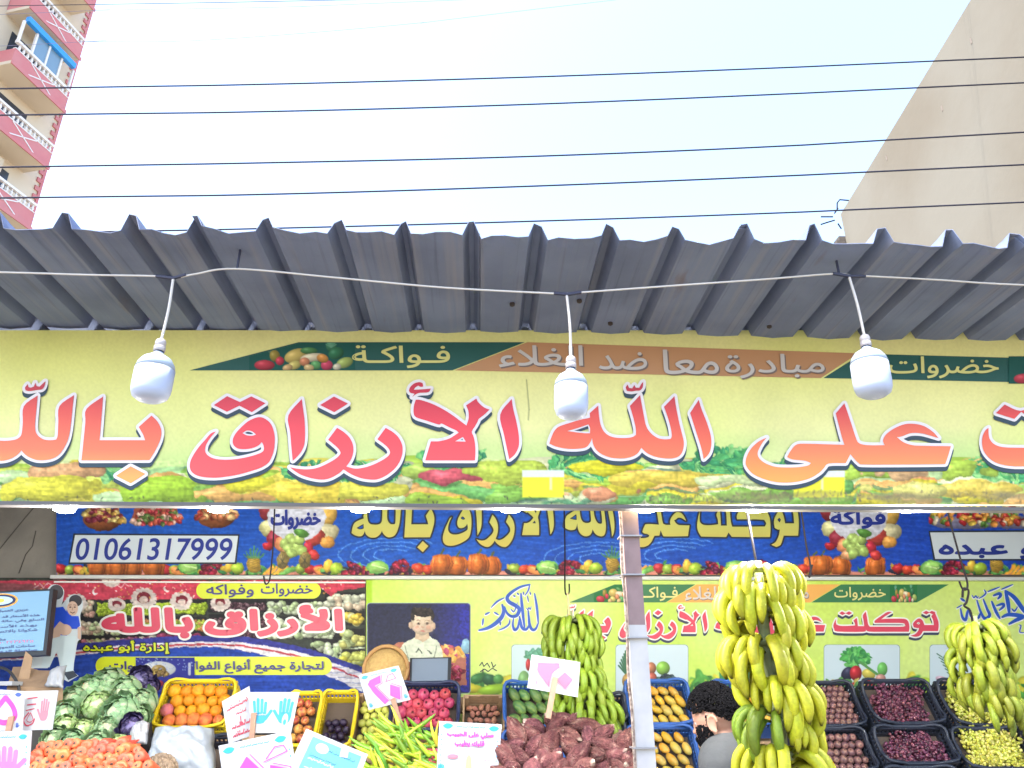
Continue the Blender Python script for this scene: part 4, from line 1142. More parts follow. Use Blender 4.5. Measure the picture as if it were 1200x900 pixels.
def d_veg(c):
    if c is None: return (208, 226, 234)
    c.leafy(1003, 771, 15, 11, [(90, 190, 90), (120, 210, 110), (60, 150, 80)], 90, 4, 4)
    c.ell(993, 790, 7, 9, (50, 50, 80), 30, .6); c.ell(1003, 789, 7, 9, (206, 40, 50), 0, .7); c.ell(1018, 790, 8, 6, (226, 210, 90), 20, .5); c.line([(1008, 776), (1042, 800)], 3, (90, 150, 80)); c.ell(1034, 784, 6, 8, (120, 206, 100), 0, .5); c.ell(985, 799, 6, 4, (240, 180, 130), 0, .5); c.ell(1032, 795, 6, 5, (220, 160, 150), 0, .5)
    c.leafy(1005, 803, 40, 7, [(90, 150, 80), (200, 60, 60), (220, 200, 100)], 40, 6, 4)
def d_rose(c):
    if c is None: return (208, 226, 234)
    for a in range(14): c.line([(1104 + a * .9, 770 + a * 2), (1098 + a * 1.2 + (8 if a % 2 else 0), 766 + a * 2.2)], 1.2, (60, 110, 80))
    c.ell(1105, 797, 9, 4, (226, 190, 210), 20, .5); c.ell(1112, 803, 10, 5, (226, 200, 90), 0, .4)
def d_left(c):
    if c is None: return (204, 226, 228)
    c.leafy(626, 767, 9, 5, [(110, 180, 150), (90, 160, 120)], 40, 3, 4); c.ell(619, 779, 3, 7, (200, 60, 60), 0, .5); c.ell(614, 798, 7, 12, (130, 180, 110), 0, .5); c.ell(632, 800, 18, 8, (150, 190, 110), 0, .5)
picture('fruit_picture', 600, 756, 690, 845, d_left, m_pgr); picture('fruit_picture', 722, 756, 806, 845, d_pine, m_pgr); picture('vegetable_picture', 966, 756, 1054, 845, d_veg, m_pgr); picture('fruit_picture', 1090, 756, 1180, 845, d_rose, m_pgr)
dg = Flat(GB, .0035); dg.rrect(843, 757, 930, 845, 4); dg.build('dark_green_box', mat('print_leaf_green2', L(40, 134, 70, .9), .5), gb)
def d_boy(c):
    if c is None: return (24, 28, 58)
    st = value_noise(c.ny, c.nx, 4, 61)[..., None] * .5
    rr = np.clip((c.X - 500) / 45, 0, 1)[..., None]
    c.a = c.a + np.array([20, 26, 40]) * st + np.array([10, 10, 110]) * rr * (.5 + st)
    c.poly([(433, 766), (470, 752), (520, 758), (546, 770), (546, 803), (433, 803)], (180, 110, 90))
    c.leafy(525, 765, 20, 8, [(240, 180, 80), (236, 150, 90), (200, 80, 120), (250, 210, 120)], 60, 2, 4); c.leafy(440, 775, 8, 12, [(220, 200, 190), (190, 120, 110)], 30, 5, 4); c.leafy(534, 788, 9, 12, [(170, 40, 70), (200, 80, 120), (110, 30, 50)], 40, 7, 3)
    c.poly([(458, 775), (464, 764), (474, 752), (487, 746), (505, 746), (514, 753), (518, 764), (519, 775)], (218, 226, 202))
    c.line([(474, 756), (478, 772)], 1.2, (150, 160, 140)); c.line([(511, 757), (508, 772)], 1.2, (150, 160, 140)); c.line([(487, 764), (490, 760), (494, 765)], 1.4, (90, 100, 90)); c.line([(500, 762), (505, 766)], 1.4, (90, 100, 90))
    c.poly([(488, 738), (502, 738), (504, 748), (495, 752), (486, 748)], (212, 188, 158))
    c.ell(495, 730, 13, 14.5, (228, 208, 180), 0, .3); c.ell(481.6, 733, 2.4, 4, (214, 186, 158), 0, .2); c.ell(508.4, 733, 2.4, 4, (214, 186, 158), 0, .2)
    c.ell(495, 717.4, 12.8, 5.2, (34, 30, 30), 0, .2); c.ell(483.4, 722, 1.9, 5.4, (44, 38, 36), 0, .2); c.ell(506.6, 722, 1.9, 5.4, (44, 38, 36), 0, .2); c.leafy(495, 716.6, 11.5, 4, [(40, 34, 32), (24, 20, 22), (60, 50, 46)], 40, 8, 2.4)
    for x in (490, 500.4): c.ell(x, 731, 2.6, 1.5, (176, 150, 132), 0, 0, soft=1.6); c.ell(x, 731, 1.5, 1.25, (58, 46, 42), 0, 0, soft=1.4); c.line([(x - 2.6, 727.6), (x, 727), (x + 2.6, 727.7)], .8, (150, 124, 104))
    c.ell(488, 736, 4.5, 4, (236, 196, 176), 0, 0, a=.5, soft=4); c.ell(502, 736, 4.5, 4, (236, 196, 176), 0, 0, a=.5, soft=4); c.ell(504, 734, 4, 9, (196, 166, 140), 0, 0, a=.35, soft=5)
    c.ell(495, 735, 1.8, 1.0, (196, 156, 134), 0, 0, soft=1.5); c.ell(495, 739.6, 3.0, 1.2, (196, 122, 112), 0, 0, soft=1.4); c.ell(488, 735, 2.5, 2, (214, 160, 136), 0, 0, a=.6); c.ell(502, 735, 2.5, 2, (214, 160, 136), 0, 0, a=.6)
    c.ell(546, 757, 6, 9, (150, 200, 226), 0, .4); c.warp(600, .9, .9, 5, 91, .08); c.grain(.10, 2, 92)
picture('child_portrait', 430.5, 707, 551, 812, d_boy, mat('print_midnight', L(24, 28, 58), .5), .5)

# ---- red and blue photo banner on the left
RB = Sheet(BACK - .022)
rb = thing('produce_banner', 'red and blue banner with photographed crates and big red arabic words', 'banner', tuple(at(250, 812, BACK - .022)))
rect_on(RB, -120, 678, 428, 850, .014).build('panel', m_bback, rb)
cv = Canvas(-120, 677, 428, 850, .8, (60, 66, 60))
def crate_pic(x0, y0, x1, y1, cols, seed, size=3):
    cv.rect(x0, y0, x1, y1, (40, 40, 44)); g = random.Random(seed)
    for _ in range(int((x1 - x0) * (y1 - y0) / (size * size * 1.1))):
        cv.ell(g.uniform(x0 + 2, x1 - 2), g.uniform(y0 + 5, y1 - 2), size * g.uniform(.7, 1.2), size * g.uniform(.6, 1), g.choice(cols), 0, .6)
LIME = [(190, 220, 60), (206, 230, 80), (170, 206, 50)]; MAR = [(80, 50, 64), (110, 70, 84), (60, 40, 52), (140, 110, 120)]; CRM = [(226, 210, 180), (200, 180, 150), (206, 226, 170), (230, 180, 160)]; PAL = [(206, 222, 190), (190, 214, 160), (220, 230, 200)]
for (x0, y0, x1, y1, cs, sd, sz) in ((-120, 690, 40, 760, CRM, 1, 4), (94, 700, 110, 724, CRM, 2, 3), (112, 702, 178, 722, LIME, 3, 2.4), (182, 702, 242, 720, LIME, 4, 2.4), (94, 724, 160, 746, CRM, 5, 3.4), (164, 722, 242, 740, [(196, 220, 80), (170, 200, 60), (220, 150, 90)], 6, 2.6), (94, 744, 140, 764, [(190, 170, 150), (206, 120, 130), (190, 200, 120)], 7, 3.6), (140, 742, 182, 768, [(120, 60, 90), (150, 80, 110), (206, 200, 180)], 8, 4), (184, 740, 240, 758, [(130, 40, 80), (160, 60, 100)], 9, 4.4),
                                       (244, 702, 312, 717, MAR, 10, 1.8), (244, 719, 312, 750, MAR, 11, 1.8), (314, 702, 380, 720, PAL, 12, 4), (314, 722, 400, 748, PAL, 13, 4.4), (366, 748, 428, 790, PAL, 14, 5), (380, 694, 428, 714, [(226, 232, 206), (240, 220, 190)], 15, 5), (396, 716, 428, 732, [(240, 214, 90), (226, 230, 170), (240, 200, 60)], 16, 5), (398, 736, 428, 758, [(196, 214, 150), (220, 220, 130)], 17, 5.5), (400, 760, 428, 780, [(226, 220, 80), (206, 214, 110)], 18, 5)):
    cv_ = crate_pic(x0, y0, x1, y1, cs, sd, sz)
cv.poly([(-120, 680), (428, 680), (428, 688), (396, 692), (388, 699), (378, 690), (330, 684), (300, 700), (-120, 706)], (206, 70, 92))
cv.poly([(-120, 680), (36, 684), (60, 690), (30, 702), (-120, 700)], (120, 84, 84), .75)
g_ = random.Random(5)
for cx, cy, r_ in ((88, 706, 11), (168, 701, 13), (212, 704, 11), (136, 708, 8), (130, 678, 9), (258, 706, 10)):
    for a in range(0, 360, 24): cv.ell(cx + r_ * math.cos(R(a)), cy + r_ * .8 * math.sin(R(a)), 2.6, 2.2, (226, 214, 206), 0, 0)
    cv.ell(cx, cy, r_, r_ * .8, (226, 214, 206), 0, 0); cv.ell(cx, cy - 1, r_ * .66, r_ * .5, (130, 40, 56), 0, 0); cv.ell(cx, cy + 1.5, r_ * .42, r_ * .3, (220, 200, 190), 0, 0)
for k in range(130): cv.ell(g_.uniform(40, 400), g_.uniform(682, 700), g_.uniform(.5, 1.2), g_.uniform(.5, 1), g_.choice([(240, 220, 190), (236, 170, 90), (240, 240, 240)]), 0, 0)
for cx, cy in ((112, 693), (195, 690), (300, 683)): cv.ell(cx, cy, 4, 4, (240, 230, 226), 0, 0); cv.ell(cx + 1.6, cy - 1.2, 3.4, 3.4, (206, 70, 92), 0, 0)
for cx, cy in ((140, 686), (50, 686), (380, 681)): cv.line([(cx - 10, cy + 2), (cx - 4, cy - 2), (cx, cy + 2), (cx + 5, cy - 3), (cx + 11, cy)], 1, (240, 214, 214), .8)
sw = lambda x: 760 - 9.5 * math.sin((x - 90) / 330 * math.pi) + (max(0, x - 250) ** 2) * .0009 + 3
xs_ = list(range(-120, 432, 8))
cv.poly([(x, sw(x) - 9) for x in xs_] + [(428, 852), (-120, 852)], (58, 62, 150))
cv.poly([(x, sw(x) - 2) for x in xs_] + [(x, sw(x) + 4 + max(0, x - 250) * .09) for x in reversed(xs_)], (236, 232, 240))
cv.line([(x, sw(x) + 1.2 + max(0, x - 250) * .02) for x in xs_], 2.2, (196, 70, 84))
cv.poly([(x, sw(x) + 4.5 + max(0, x - 250) * .09) for x in xs_] + [(428, 852), (-120, 852)], (40, 76, 178))
for y_ in range(774, 850, 6): cv.line([(-120, y_), (428, y_ + 2)], .8, (30, 60, 150), .5)
cv.warp(670, 1.3, .8, 8, 73, .2); cv.grain(.12, 2.2, 71); cv.grain(.12, 26, 72)
link('printed_background', cv.mesh('printed_background', RB, .002, .75), m_print, rb)
m_lime = mat('print_acid_yellow', L(214, 226, 30, .85), .4)
for q_ in ((230, 682.5, 376, 701.5, 9.4), (112, 769.5, 389, 791, 10.6)):
    pl = Flat(RB, .004); pl.rrect(*q_); pl.build('yellow_label', m_lime, rb)
fl = Flat(RB, .0055)
lettering(fl, 'خضروات', (306, 684, 366, 699), 0, pen=.8); lettering(fl, 'وفواكه', (242, 685, 297, 700), 0, pen=.8)
lettering(fl, 'لتجارة جميع أنواع الفواكه والخضروات', (128, 772.5, 379, 789), 0, pen=1.0)
fl.build('lettering', mat('print_dark_violet', L(54, 50, 110), .4), rb)
for pen_, lo_, mm in ((9.5, .0035, m_gw), (4.6, .0062, mat('print_rose', L(222, 74, 100, .85), .4))):
    f = Flat(RB, lo_)
    lettering(f, 'الأرزاق', (242, 711, 400, 744), 0, True, 0, 0, pen_); lettering(f, 'بالله', (121, 714, 224, 746), 0, True, 0, 0, pen_)
    f.build('lettering_outline' if pen_ > 8 else 'lettering', mm, rb)
for pen_, lo_, mm in ((3.6, .0068, m_dkout), (.9, .0092, m_lime)):
    f = Flat(RB, lo_); lettering(f, 'إدارة أبو عبده', (98, 751, 198, 766), 0, True, 0, 0, pen_); f.build('lettering_outline' if pen_ > 4 else 'lettering', mm, rb)
c = Canvas(159, 770.5, 228, 812, .8, (52, 56, 150))
c.ell(186, 784, 20, 9, (220, 226, 230), 0, .2); c.ell(186, 786, 9, 7, (190, 160, 90), 0, .6); fruit_mound(c, 186, 792, 12, 8, [(200, 170, 90), (150, 120, 70)], 30, 3, 2); c.ell(186, 801, 6, 4, (190, 60, 80), 0, .5); c.line([(222, 778), (222, 790)], 3, (200, 206, 220))
for k in range(70): c.ell(rng.uniform(160, 227), rng.uniform(771, 785), .7, .6, (150, 170, 220), 0, 0)
link('dish_picture', c.mesh('dish_picture', RB, .0125, .75), m_print, rb)
MB().box(((at(66, 680, BACK - .03).x + at(428, 680, BACK - .03).x) / 2, BACK - .04, at(250, 680.5, BACK - .03).z - .012), (at(428, 680, BACK).x - at(66, 680, BACK).x, .012, .010)).build('white_hem', m_gw, rb)

# ---- television and the cut-out photograph of two boys
YT = 4.75
tv = thing('television', 'flat television with pale blue price notice on its screen', 'television', tuple(at(20, 765, YT)))
TB = Board(at(-62, 697, YT), at(60, 691.5, YT - .02), at(52, 764, YT - .05), at(-64, 770, YT - .03))
def solid(f, pts, d0, d1):
    """a plate: outline pts in print coordinates between two lifts"""
    n = len(pts); a = [f(u, v, d1) for u, v in pts]; b = [f(u, v, d0) for u, v in pts]
    return MB().add(a + b, [tuple(range(n)), tuple(reversed(range(n, 2 * n)))] + [(i, i + n, (i + 1) % n + n, (i + 1) % n) for i in range(n)])
sq = [(0, 0), (1, 0), (1, 1), (0, 1)]
solid(TB, [(-.015, -.02), (1.02, -.02), (1.02, 1.05), (-.015, 1.05)], -.05, 0).build('case', mat('tv_black', L(24, 26, 32), .35), tv)
solid(TB, [(.01, .012), (.985, .012), (.985, .975), (.01, .975)], 0, .002).build('screen', mat('tv_screen', L(70, 95, 115), .25, emit=L(150, 205, 246), estr=.12), tv)
m_stx = mat('screen_text', L(60, 70, 120), .4)
for tx, v0, u0, u1 in (('عزيزي العميل', .29, .50, .80), ('هذه الأسعار قد تتغير', .38, .40, .92), ('السلع وفي حالة عدم', .46, .42, .965), ('بهذه الأسعار', .54, .42, .90), ('شكوانا بالاتصال', .62, .44, .91), ('مخبز', .75, .50, .60), ('ساحات التموين', .87, .50, .90), ('صلصلة الدعمكم', .94, .42, .93)):
    f = Flat(TB, .004); lettering(f, tx, (u0, v0, u1, v0 + .055), 0, pen=.004); f.build('screen_text', m_stx, tv)
f = Flat(TB, .004); lettering(f, '٠٥٠ ٢٢٣٤٩٢٥', (.50, .795, .88, .84), .01, False); f.build('screen_number', mat('screen_pink', L(200, 80, 130), .4), tv)
for rx, ry, lo_, mm in ((.17, .12, .003, mat('screen_gold', L(230, 170, 70), .4)), (.15, .10, .0035, mat('screen_navy', L(34, 44, 90), .4)), (.12, .07, .004, mat('screen_pale', L(190, 226, 246), .4)), (.04, .035, .0045, mat('screen_yellow', L(226, 214, 90), .4))):
    f = Flat(TB, lo_); f.ellipse(.52, .14, rx, ry); f.build('screen_emblem', mm, tv)
MB().tube([TB(.55, .5, -.05), TB(.55, .5, -.2), TB(.55, .4, -.62)], .02, 8).build('wall_arm', mat('tv_black', None), tv)
YC = 4.95
CB = Sheet(YC)
cut = thing('photo_cutout', 'cut-out photograph of two boys in blue and white beside the television', 'cutout', tuple(at(68, 790, YC)))
sil = curve_poly([(56, 690), (62, 685), (70, 686), (75, 692), (74, 702), (72, 709), (80, 700), (84, 697), (91, 697), (96, 702), (97, 712), (94, 721), (95, 733), (95, 748), (91, 752), (88, 770), (86, 785), (92, 792), (80, 799), (73, 793), (68, 770), (64, 760), (56, 783), (36, 783), (38, 764), (50, 757), (56, 735), (57, 715), (54, 700)], 70, 3)
solid(CB, [(p.x, p.y) for p in sil], 0, .006).build('board', mat('cutout_board', L(206, 218, 224, .8), .5), cut)
def cutp(name, mm, fn, lo):
    f = Flat(CB, lo); fn(f); f.build(name, mm, cut)
m_skin = mat('print_skin', L(222, 190, 170, .7), .5); m_hairp = mat('print_hair', L(50, 46, 50), .45); m_bl = mat('print_royal_blue', L(36, 76, 200, .9), .45); m_trou = mat('print_pale_trousers', L(204, 222, 228, .8), .45)
cutp('printed_hair', m_hairp, lambda f: (f.ellipse(66, 694, 8.4, 8.8), f.ellipse(88.5, 704, 7.6, 7)), .0075)
cutp('printed_shirt', m_bl, lambda f: (f.poly([(57, 722), (64, 712), (74, 711), (80, 720), (83, 735), (78, 745), (57, 748)]), f.poly([(78, 714), (84, 722), (92, 722), (94, 733), (90, 737), (76, 737)])), .008)
cutp('printed_trousers', m_trou, lambda f: (f.poly([(66, 744), (89, 746), (86, 786), (73, 790), (67, 762), (58, 782), (48, 782), (54, 756)])), .0085)
cutp('printed_face', m_skin, lambda f: f.ellipse(61.5, 699, 5.2, 8), .009); cutp('printed_face', m_skin, lambda f: f.ellipse(85, 713, 6.4, 8.4), .009)
cutp('printed_arm', m_skin, lambda f: f.poly([(62, 738), (70, 728), (76, 732), (70, 746), (62, 748)]), .009); cutp('printed_arm', m_skin, lambda f: f.poly([(91, 735), (95, 735), (94.6, 750), (91, 748)]), .009)
cutp('printed_faces', mat('print_face_lines', L(84, 60, 58), .5), lambda f: (f.ellipse(82.4, 711.5, 1.3, .9), f.ellipse(87.6, 711.5, 1.3, .9), f.ellipse(62.6, 698, 1.3, .9), f.stroke([(80.6, 709.2), (83.6, 708.8)], .7), f.stroke([(86.2, 708.8), (89.2, 709.2)], .7), f.stroke([(85, 712), (84.6, 715)], .5), f.stroke([(82.6, 717.2), (85, 718.6), (87.6, 717.2)], 1.0), f.stroke([(60, 704.5), (63, 704.8)], .8)), .0095)
cutp('printed_ball', m_skin, lambda f: f.ellipse(76, 738, 8, 6.6), .0095)
m_darkp = mat('print_dark_shoe', L(44, 50, 60), .5)
cutp('printed_shoes', m_darkp, lambda f: f.poly([(74, 788), (86, 786), (91, 792), (80, 797)]), .009)
# =================================================================== produce: shapes
def vcol(me, cols):
    ca = me.color_attributes.new('col', 'FLOAT_COLOR', 'POINT')
    a = np.ones((len(me.vertices), 4), np.float32); a[:, :3] = cols
    ca.data.foreach_set('color', a.reshape(-1)); return me
def C3(c): return np.array(lin(c))
def blob(name, sx, sy, sz, col, amp=.0, freq=2.0, n=16, shape_=None, seed=0):
    """a lumpy fruit; col(p, k) gives the skin colour at a point of the unit ball"""
    V, F = [], []
    m = n // 2 + 1
    for i in range(m + 1):
        th = math.pi * i / m
        for k in range(n if 0 < i < m else 1):
            ph = 2 * math.pi * k / n
            V.append(Vector((math.sin(th) * math.cos(ph), math.sin(th) * math.sin(ph), math.cos(th))))
    def id_(i, k): return 0 if i == 0 else (1 + (m - 1) * n if i == m else 1 + (i - 1) * n + k % n)
    for i in range(m):
        for k in range(n):
            q = [id_(i, k), id_(i + 1, k), id_(i + 1, k + 1), id_(i, k + 1)]
            q = list(dict.fromkeys(q)); F.append(tuple(q))
    P, K = [], []
    for v in V:
        s_ = 1 + amp * noise.noise(v * freq + Vector((seed * 3.1, seed, 0)))
        p = Vector((v.x * sx, v.y * sy, v.z * sz)) * s_
        if shape_: p = shape_(p, v)
        P.append(p); K.append(col(v, noise.noise(v * 2.3 + Vector((seed, 5, seed * 2.0)))))
    me = mesh_from(P, F, name, True)
    return vcol(me, np.clip(np.array(K), 0, 1))
def mixc(a, b, t): t = min(1, max(0, t)); return C3(a) * (1 - t) + C3(b) * t
def fruit_mat(name, rough, var, hue, bump=0.0, bscale=60, spk=None, sss=.05, spec=.5):
    return mat(name, None, rough, var=var, hue=hue, attr='col', bump=bump, bscale=bscale, sss=sss, spec=spec, nscale=70, namt=.35 if spk else 0, ncol=spk)
KK = .8
def kcol(f): return lambda v, k: f(v, k) * KK
PR = {}
def proto(key, n_, fn, m):
    PR[key] = ([fn(i) for i in range(n_)], m)
    for me in PR[key][0]: me.materials.append(m)
m_citrus = fruit_mat('citrus_skin', .45, .08, .012, .35, 260)
m_soft = fruit_mat('soft_fruit_skin', .5, .12, .012, .08, 60)
m_dull = fruit_mat('dull_root_skin', .8, .16, .012, .5, 70, L(215, 170, 160, .6))
proto('orange', 3, lambda i: blob('orange', 1, 1, .95, kcol(lambda v, k: mixc((250, 150, 20), (255, 184, 40), .5 + k)), .03, 1.5, 16, None, i), m_citrus)
proto('grapefruit', 3, lambda i: blob('grapefruit', 1, 1, .93, kcol(lambda v, k: mixc((236, 112, 56), (255, 170, 80), .45 + 1.3 * k)), .05, 2, 16, None, i), m_citrus)
proto('pink_citrus', 1, lambda i: blob('wrapped_fruit', 1, 1, .95, kcol(lambda v, k: mixc((214, 110, 130), (230, 140, 120), .5 + k)), .05, 3, 16, None, i), m_citrus)
proto('peach', 4, lambda i: blob('peach', 1, 1, .95, kcol(lambda v, k: mixc((170, 44, 56), (246, 180, 90), .30 + .25 * i + 1.3 * k)), .03, 1.4, 16, lambda p, v: p * (1 - .10 * math.exp(-((math.atan2(v.y, v.x)) / .25) ** 2)), i), m_soft)
proto('plum', 3, lambda i: blob('plum', .92, .92, 1.08, kcol(lambda v, k: mixc((30, 26, 48), (70, 46, 80), .4 + k)), .03, 1.6, 14, None, i), m_soft)
proto('dark_plum', 2, lambda i: blob('dark_plum', 1, 1, .95, kcol(lambda v, k: mixc((48, 30, 56), (92, 52, 88), .4 + k)), .03, 1.6, 14, None, i), m_soft)
proto('guava', 3, lambda i: blob('guava', .95, .95, 1.08, kcol(lambda v, k: mixc((226, 222, 110), (206, 214, 90), .5 + k)), .06, 2.2, 14, None, i), m_soft)
def pom(i):
    me = blob('pomegranate', 1, 1, .92, kcol(lambda v, k: mixc((190, 50, 92), (226, 100, 116), .45 + 1.2 * k) if v.z < .99 else C3((60, 22, 30))), .05, 1.8, 18, None, i)
    bm = bmesh.new(); bm.from_mesh(me); cl = bm.verts.layers.float_color['col']
    n0 = len(bm.verts)
    rings = []
    for rr, zz in ((.17, .90), (.13, .99), (.17, 1.10)):
        ring = []
        for k in range(12):
            a = k * math.pi / 6; z_ = zz - (.07 if zz > 1.05 and k % 2 else 0)
            v = bm.verts.new((rr * math.cos(a), rr * math.sin(a), z_)); v[cl] = (*(C3((130, 40, 52)) * .7), 1); ring.append(v)
        rings.append(ring)
    c = bm.verts.new((0, 0, .95)); c[cl] = (.012, .006, .006, 1)
    for a, b in zip(rings[:-1], rings[1:]):
        for k in range(12): bm.faces.new((a[k], a[(k + 1) % 12], b[(k + 1) % 12], b[k]))
    for k in range(12): bm.faces.new((rings[1][k], rings[1][(k + 1) % 12], c))
    bm.to_mesh(me); bm.free(); return smooth(me)
proto('pomegranate', 3, pom, m_soft)
def mango_shape(p, v): return p + Vector((.12 * v.z * v.z, 0, 0)) * 1.0 + Vector((-.10 * max(0, v.z) ** 2, 0, 0))
proto('mango', 4, lambda i: blob('mango', .80, .70, 1.25, kcol(lambda v, k: mixc((232, 170, 40), (196, 180, 92), .40 + 1.1 * k - .22 * (i - 1.5) + .3 * v.z)), .03, 1.3, 16, mango_shape, i), m_soft)
proto('green_mango', 4, lambda i: blob('green_mango', .80, .72, 1.2, kcol(lambda v, k: mixc((70, 116, 64), (150, 170, 84), .25 + .9 * k + .25 * v.z)), .03, 1.3, 16, mango_shape, i), m_soft)
proto('potato', 4, lambda i: blob('potato', .75, .72, 1.1, kcol(lambda v, k: mixc((176, 106, 92), (206, 150, 116), .5 + k)), .14, 1.8, 14, None, i), m_dull)
def figcol(v, k):
    b = mixc((92, 62, 72), (142, 100, 96), .45 + 1.3 * k)
    t = min(.6, max(0, (v.z - .84) / .15)); return b * (1 - t) + C3((190, 140, 116)) * t if v.z < .97 else C3((60, 34, 36))
proto('fig', 4, lambda i: blob('fig', 1, 1, .95, kcol(figcol), .05, 2, 14, None, i), m_soft)
m_yam = mat('sweet_potato_skin', None, .92, var=.2, hue=.014, attr='col', bump=.9, bscale=9, spec=.2, nscale=5, namt=.55, ncol=L(92, 62, 60, .7), detail=10)
def yamcol(i):
    def c(v, k):
        q = noise.noise(v * 9 + Vector((i * 3.0, 0, 0))) * 1.3
        b = mixc((100, 56, 62), (150, 94, 92), .42 + 1.1 * k + .25 * v.z)
        b = b * (1 - .8 * max(0, q - .25)) + C3((216, 176, 160)) * .8 * max(0, q - .25)
        return b if v.z < .975 - .10 * (i % 2) else C3((232, 208, 190))
    return c
proto('yam', 6, lambda i: blob('sweet_potato', .46 + .05 * (i % 3), .44, 1.0, kcol(yamcol(i)), .16, 2.2, 20, lambda p, v: Vector((p.x * (1 - .6 * abs(v.z) ** 3) + .10 * v.z * v.z * (1 if i % 2 else -1), p.y * (1 - .6 * abs(v.z) ** 3), p.z)), i), m_yam)
def lathe_mesh(name, prof, cols, n=14, bend=0.0, seed=0, amp=.0):
    V, F, K = [], [], []
    for i, (r, z) in enumerate(prof):
        for k in range(n):
            a = 2 * math.pi * k / n
            s_ = 1 + amp * noise.noise(Vector((math.cos(a) * 2, math.sin(a) * 2, z * 14 + seed * 7)))
            V.append(Vector((r * s_ * math.cos(a) + bend * z * z, r * s_ * math.sin(a), z))); K.append(C3(cols[i]) * KK)
    for i in range(len(prof) - 1):
        for k in range(n):
            a = i * n + k; b = i * n + (k + 1) % n; F.append((a, b, b + n, a + n))
    F.append(tuple(reversed(range(n)))); F.append(tuple((len(prof) - 1) * n + k for k in range(n)))
    return vcol(mesh_from(V, F, name, True), np.array(K))
m_carrot = fruit_mat('carrot_skin', .5, .10, .012, .25, 40)
O1, O2, O3 = (236, 112, 70), (228, 100, 62), (214, 90, 56)
proto('carrot', 4, lambda i: lathe_mesh('carrot', [(.0015, .002), (.0042, .000), (.0046, .003), (.0075, .0035), (.0165, .001), (.0225, .008), (.0235, .025), (.021, .06), (.015, .11), (.007, .15), (.002, .17)], [(70, 56, 50), (76, 64, 46), (120, 84, 56), (206, 104, 62), O1, O1, O2, O2, O2, O3, O3], 14, (.5, -.6, .9, 0)[i], i, .10), m_carrot)
def pepper(i):
    g_ = [(150, 190, 50), (190, 206, 60), (214, 204, 70), (110, 160, 50), (170, 200, 60)][i]
    st = (110, 150, 60)
    me = lathe_mesh('chilli_pepper', [(.003, -.022), (.0028, -.008), (.009, -.002), (.0115, .008), (.012, .03), (.010, .06), (.0075, .09), (.004, .112), (.0008, .122)], [st, st, st, g_, g_, g_, g_, g_, g_], 10, (2.5, -1.5, 4, 1, -3)[i], i, .25)
    return me
m_pep = fruit_mat('pepper_skin', .28, .14, .025, 0)
proto('pepper', 5, pepper, m_pep)
def grapes(i, cols, r=.0085, n=42):
    g_ = random.Random(i); bm = bmesh.new(); cl = None
    me = bpy.data.meshes.new('grape_bunch'); K = []; V = []; F = []
    base = bmesh.new(); bmesh.ops.create_icosphere(base, subdivisions=2, radius=1); base.verts.ensure_lookup_table()
    bv = [v.co.copy() for v in base.verts]; bf = [tuple(v.index for v in f.verts) for f in base.faces]; base.free()
    for _ in range(n):
        t = g_.random(); a = g_.random() * 6.283; q = math.sqrt(g_.random())
        w_ = .045 * (1 - .6 * abs(t - .35))
        c = Vector(((t - .5) * .13, w_ * q * math.cos(a), .7 * w_ * q * math.sin(a))); rr = r * g_.uniform(.85, 1.15)
        co = C3(g_.choice(cols)) * KK * g_.uniform(.8, 1.15); o = len(V)
        V += [c + v * rr for v in bv]; F += [tuple(x + o for x in f) for f in bf]; K += [co] * len(bv)
    bm.free(); bpy.data.meshes.remove(me)
    return vcol(mesh_from(V, F, 'grape_bunch', True), np.clip(np.array(K), 0, 1))
m_grape = fruit_mat('grape_skin', .32, .12, .015, 0, sss=.12)
proto('red_grapes', 4, lambda i: grapes(i, [(120, 60, 84), (92, 44, 66), (150, 90, 104), (70, 36, 52)]), m_grape)
proto('white_grapes', 4, lambda i: grapes(10 + i, [(224, 218, 90), (206, 206, 80), (236, 226, 130), (190, 190, 70)], .0082, 46), m_grape)
def put(key, name, label, cat, group, loc, rot, sc):
    ms, m = PR[key]
    me = rng.choice(ms)
    o = bpy.data.objects.new(name, me); COL.objects.link(o)
    o.location = loc; o.rotation_euler = rot if not hasattr(rot, 'to_euler') else rot.to_euler()
    o.scale = (sc, sc, sc) if not isinstance(sc, (tuple, list)) else sc
    return tag(o, label, cat, group)
def rnd_rot(): return (rng.uniform(0, 6.3), rng.uniform(0, 6.3), rng.uniform(0, 6.3))
def lean(dirv, roll=None):
    return Vector(dirv).to_track_quat('Z', 'Y').to_matrix().to_4x4() @ Matrix.Rotation(rng.uniform(0, 6.28) if roll is None else roll, 4, 'Z')

# =================================================================== crates
TILT = R(58)
VV = Vector((0, math.cos(TILT), math.sin(TILT))); NN = Vector((0, -math.sin(TILT), math.cos(TILT))); UU = Vector((1, 0, 0))
class Fr:
    def __init__(s, x0, x1, yb, yt, Y):
        a, b = at(x0, yb, Y), at(x1, yb, Y)
        s.o = a; s.W = b.x - a.x; z = (a.z + b.z) / 2; s.o.z = z
        # length up the slope so that the top edge meets the photograph's
        lo, hi = .05, .9
        for _ in range(40):
            m = (lo + hi) / 2; p = Vector(((a.x + b.x) / 2, Y, z)) + VV * m - Vector((0, 0, EYE))
            py = 450 - FPX * p.dot(UP) / p.dot(FW)
            if py > yt: lo = m
            else: hi = m
        s.L = lo
    def __call__(s, a, b, n=0.0): return s.o + UU * a + VV * b + NN * n
FRROT = Matrix((UU, VV, NN)).transposed()
m_cblue = mat('crate_blue', L(54, 100, 176, .9), .45, nscale=20, namt=.3, ncol=L(36, 70, 130))
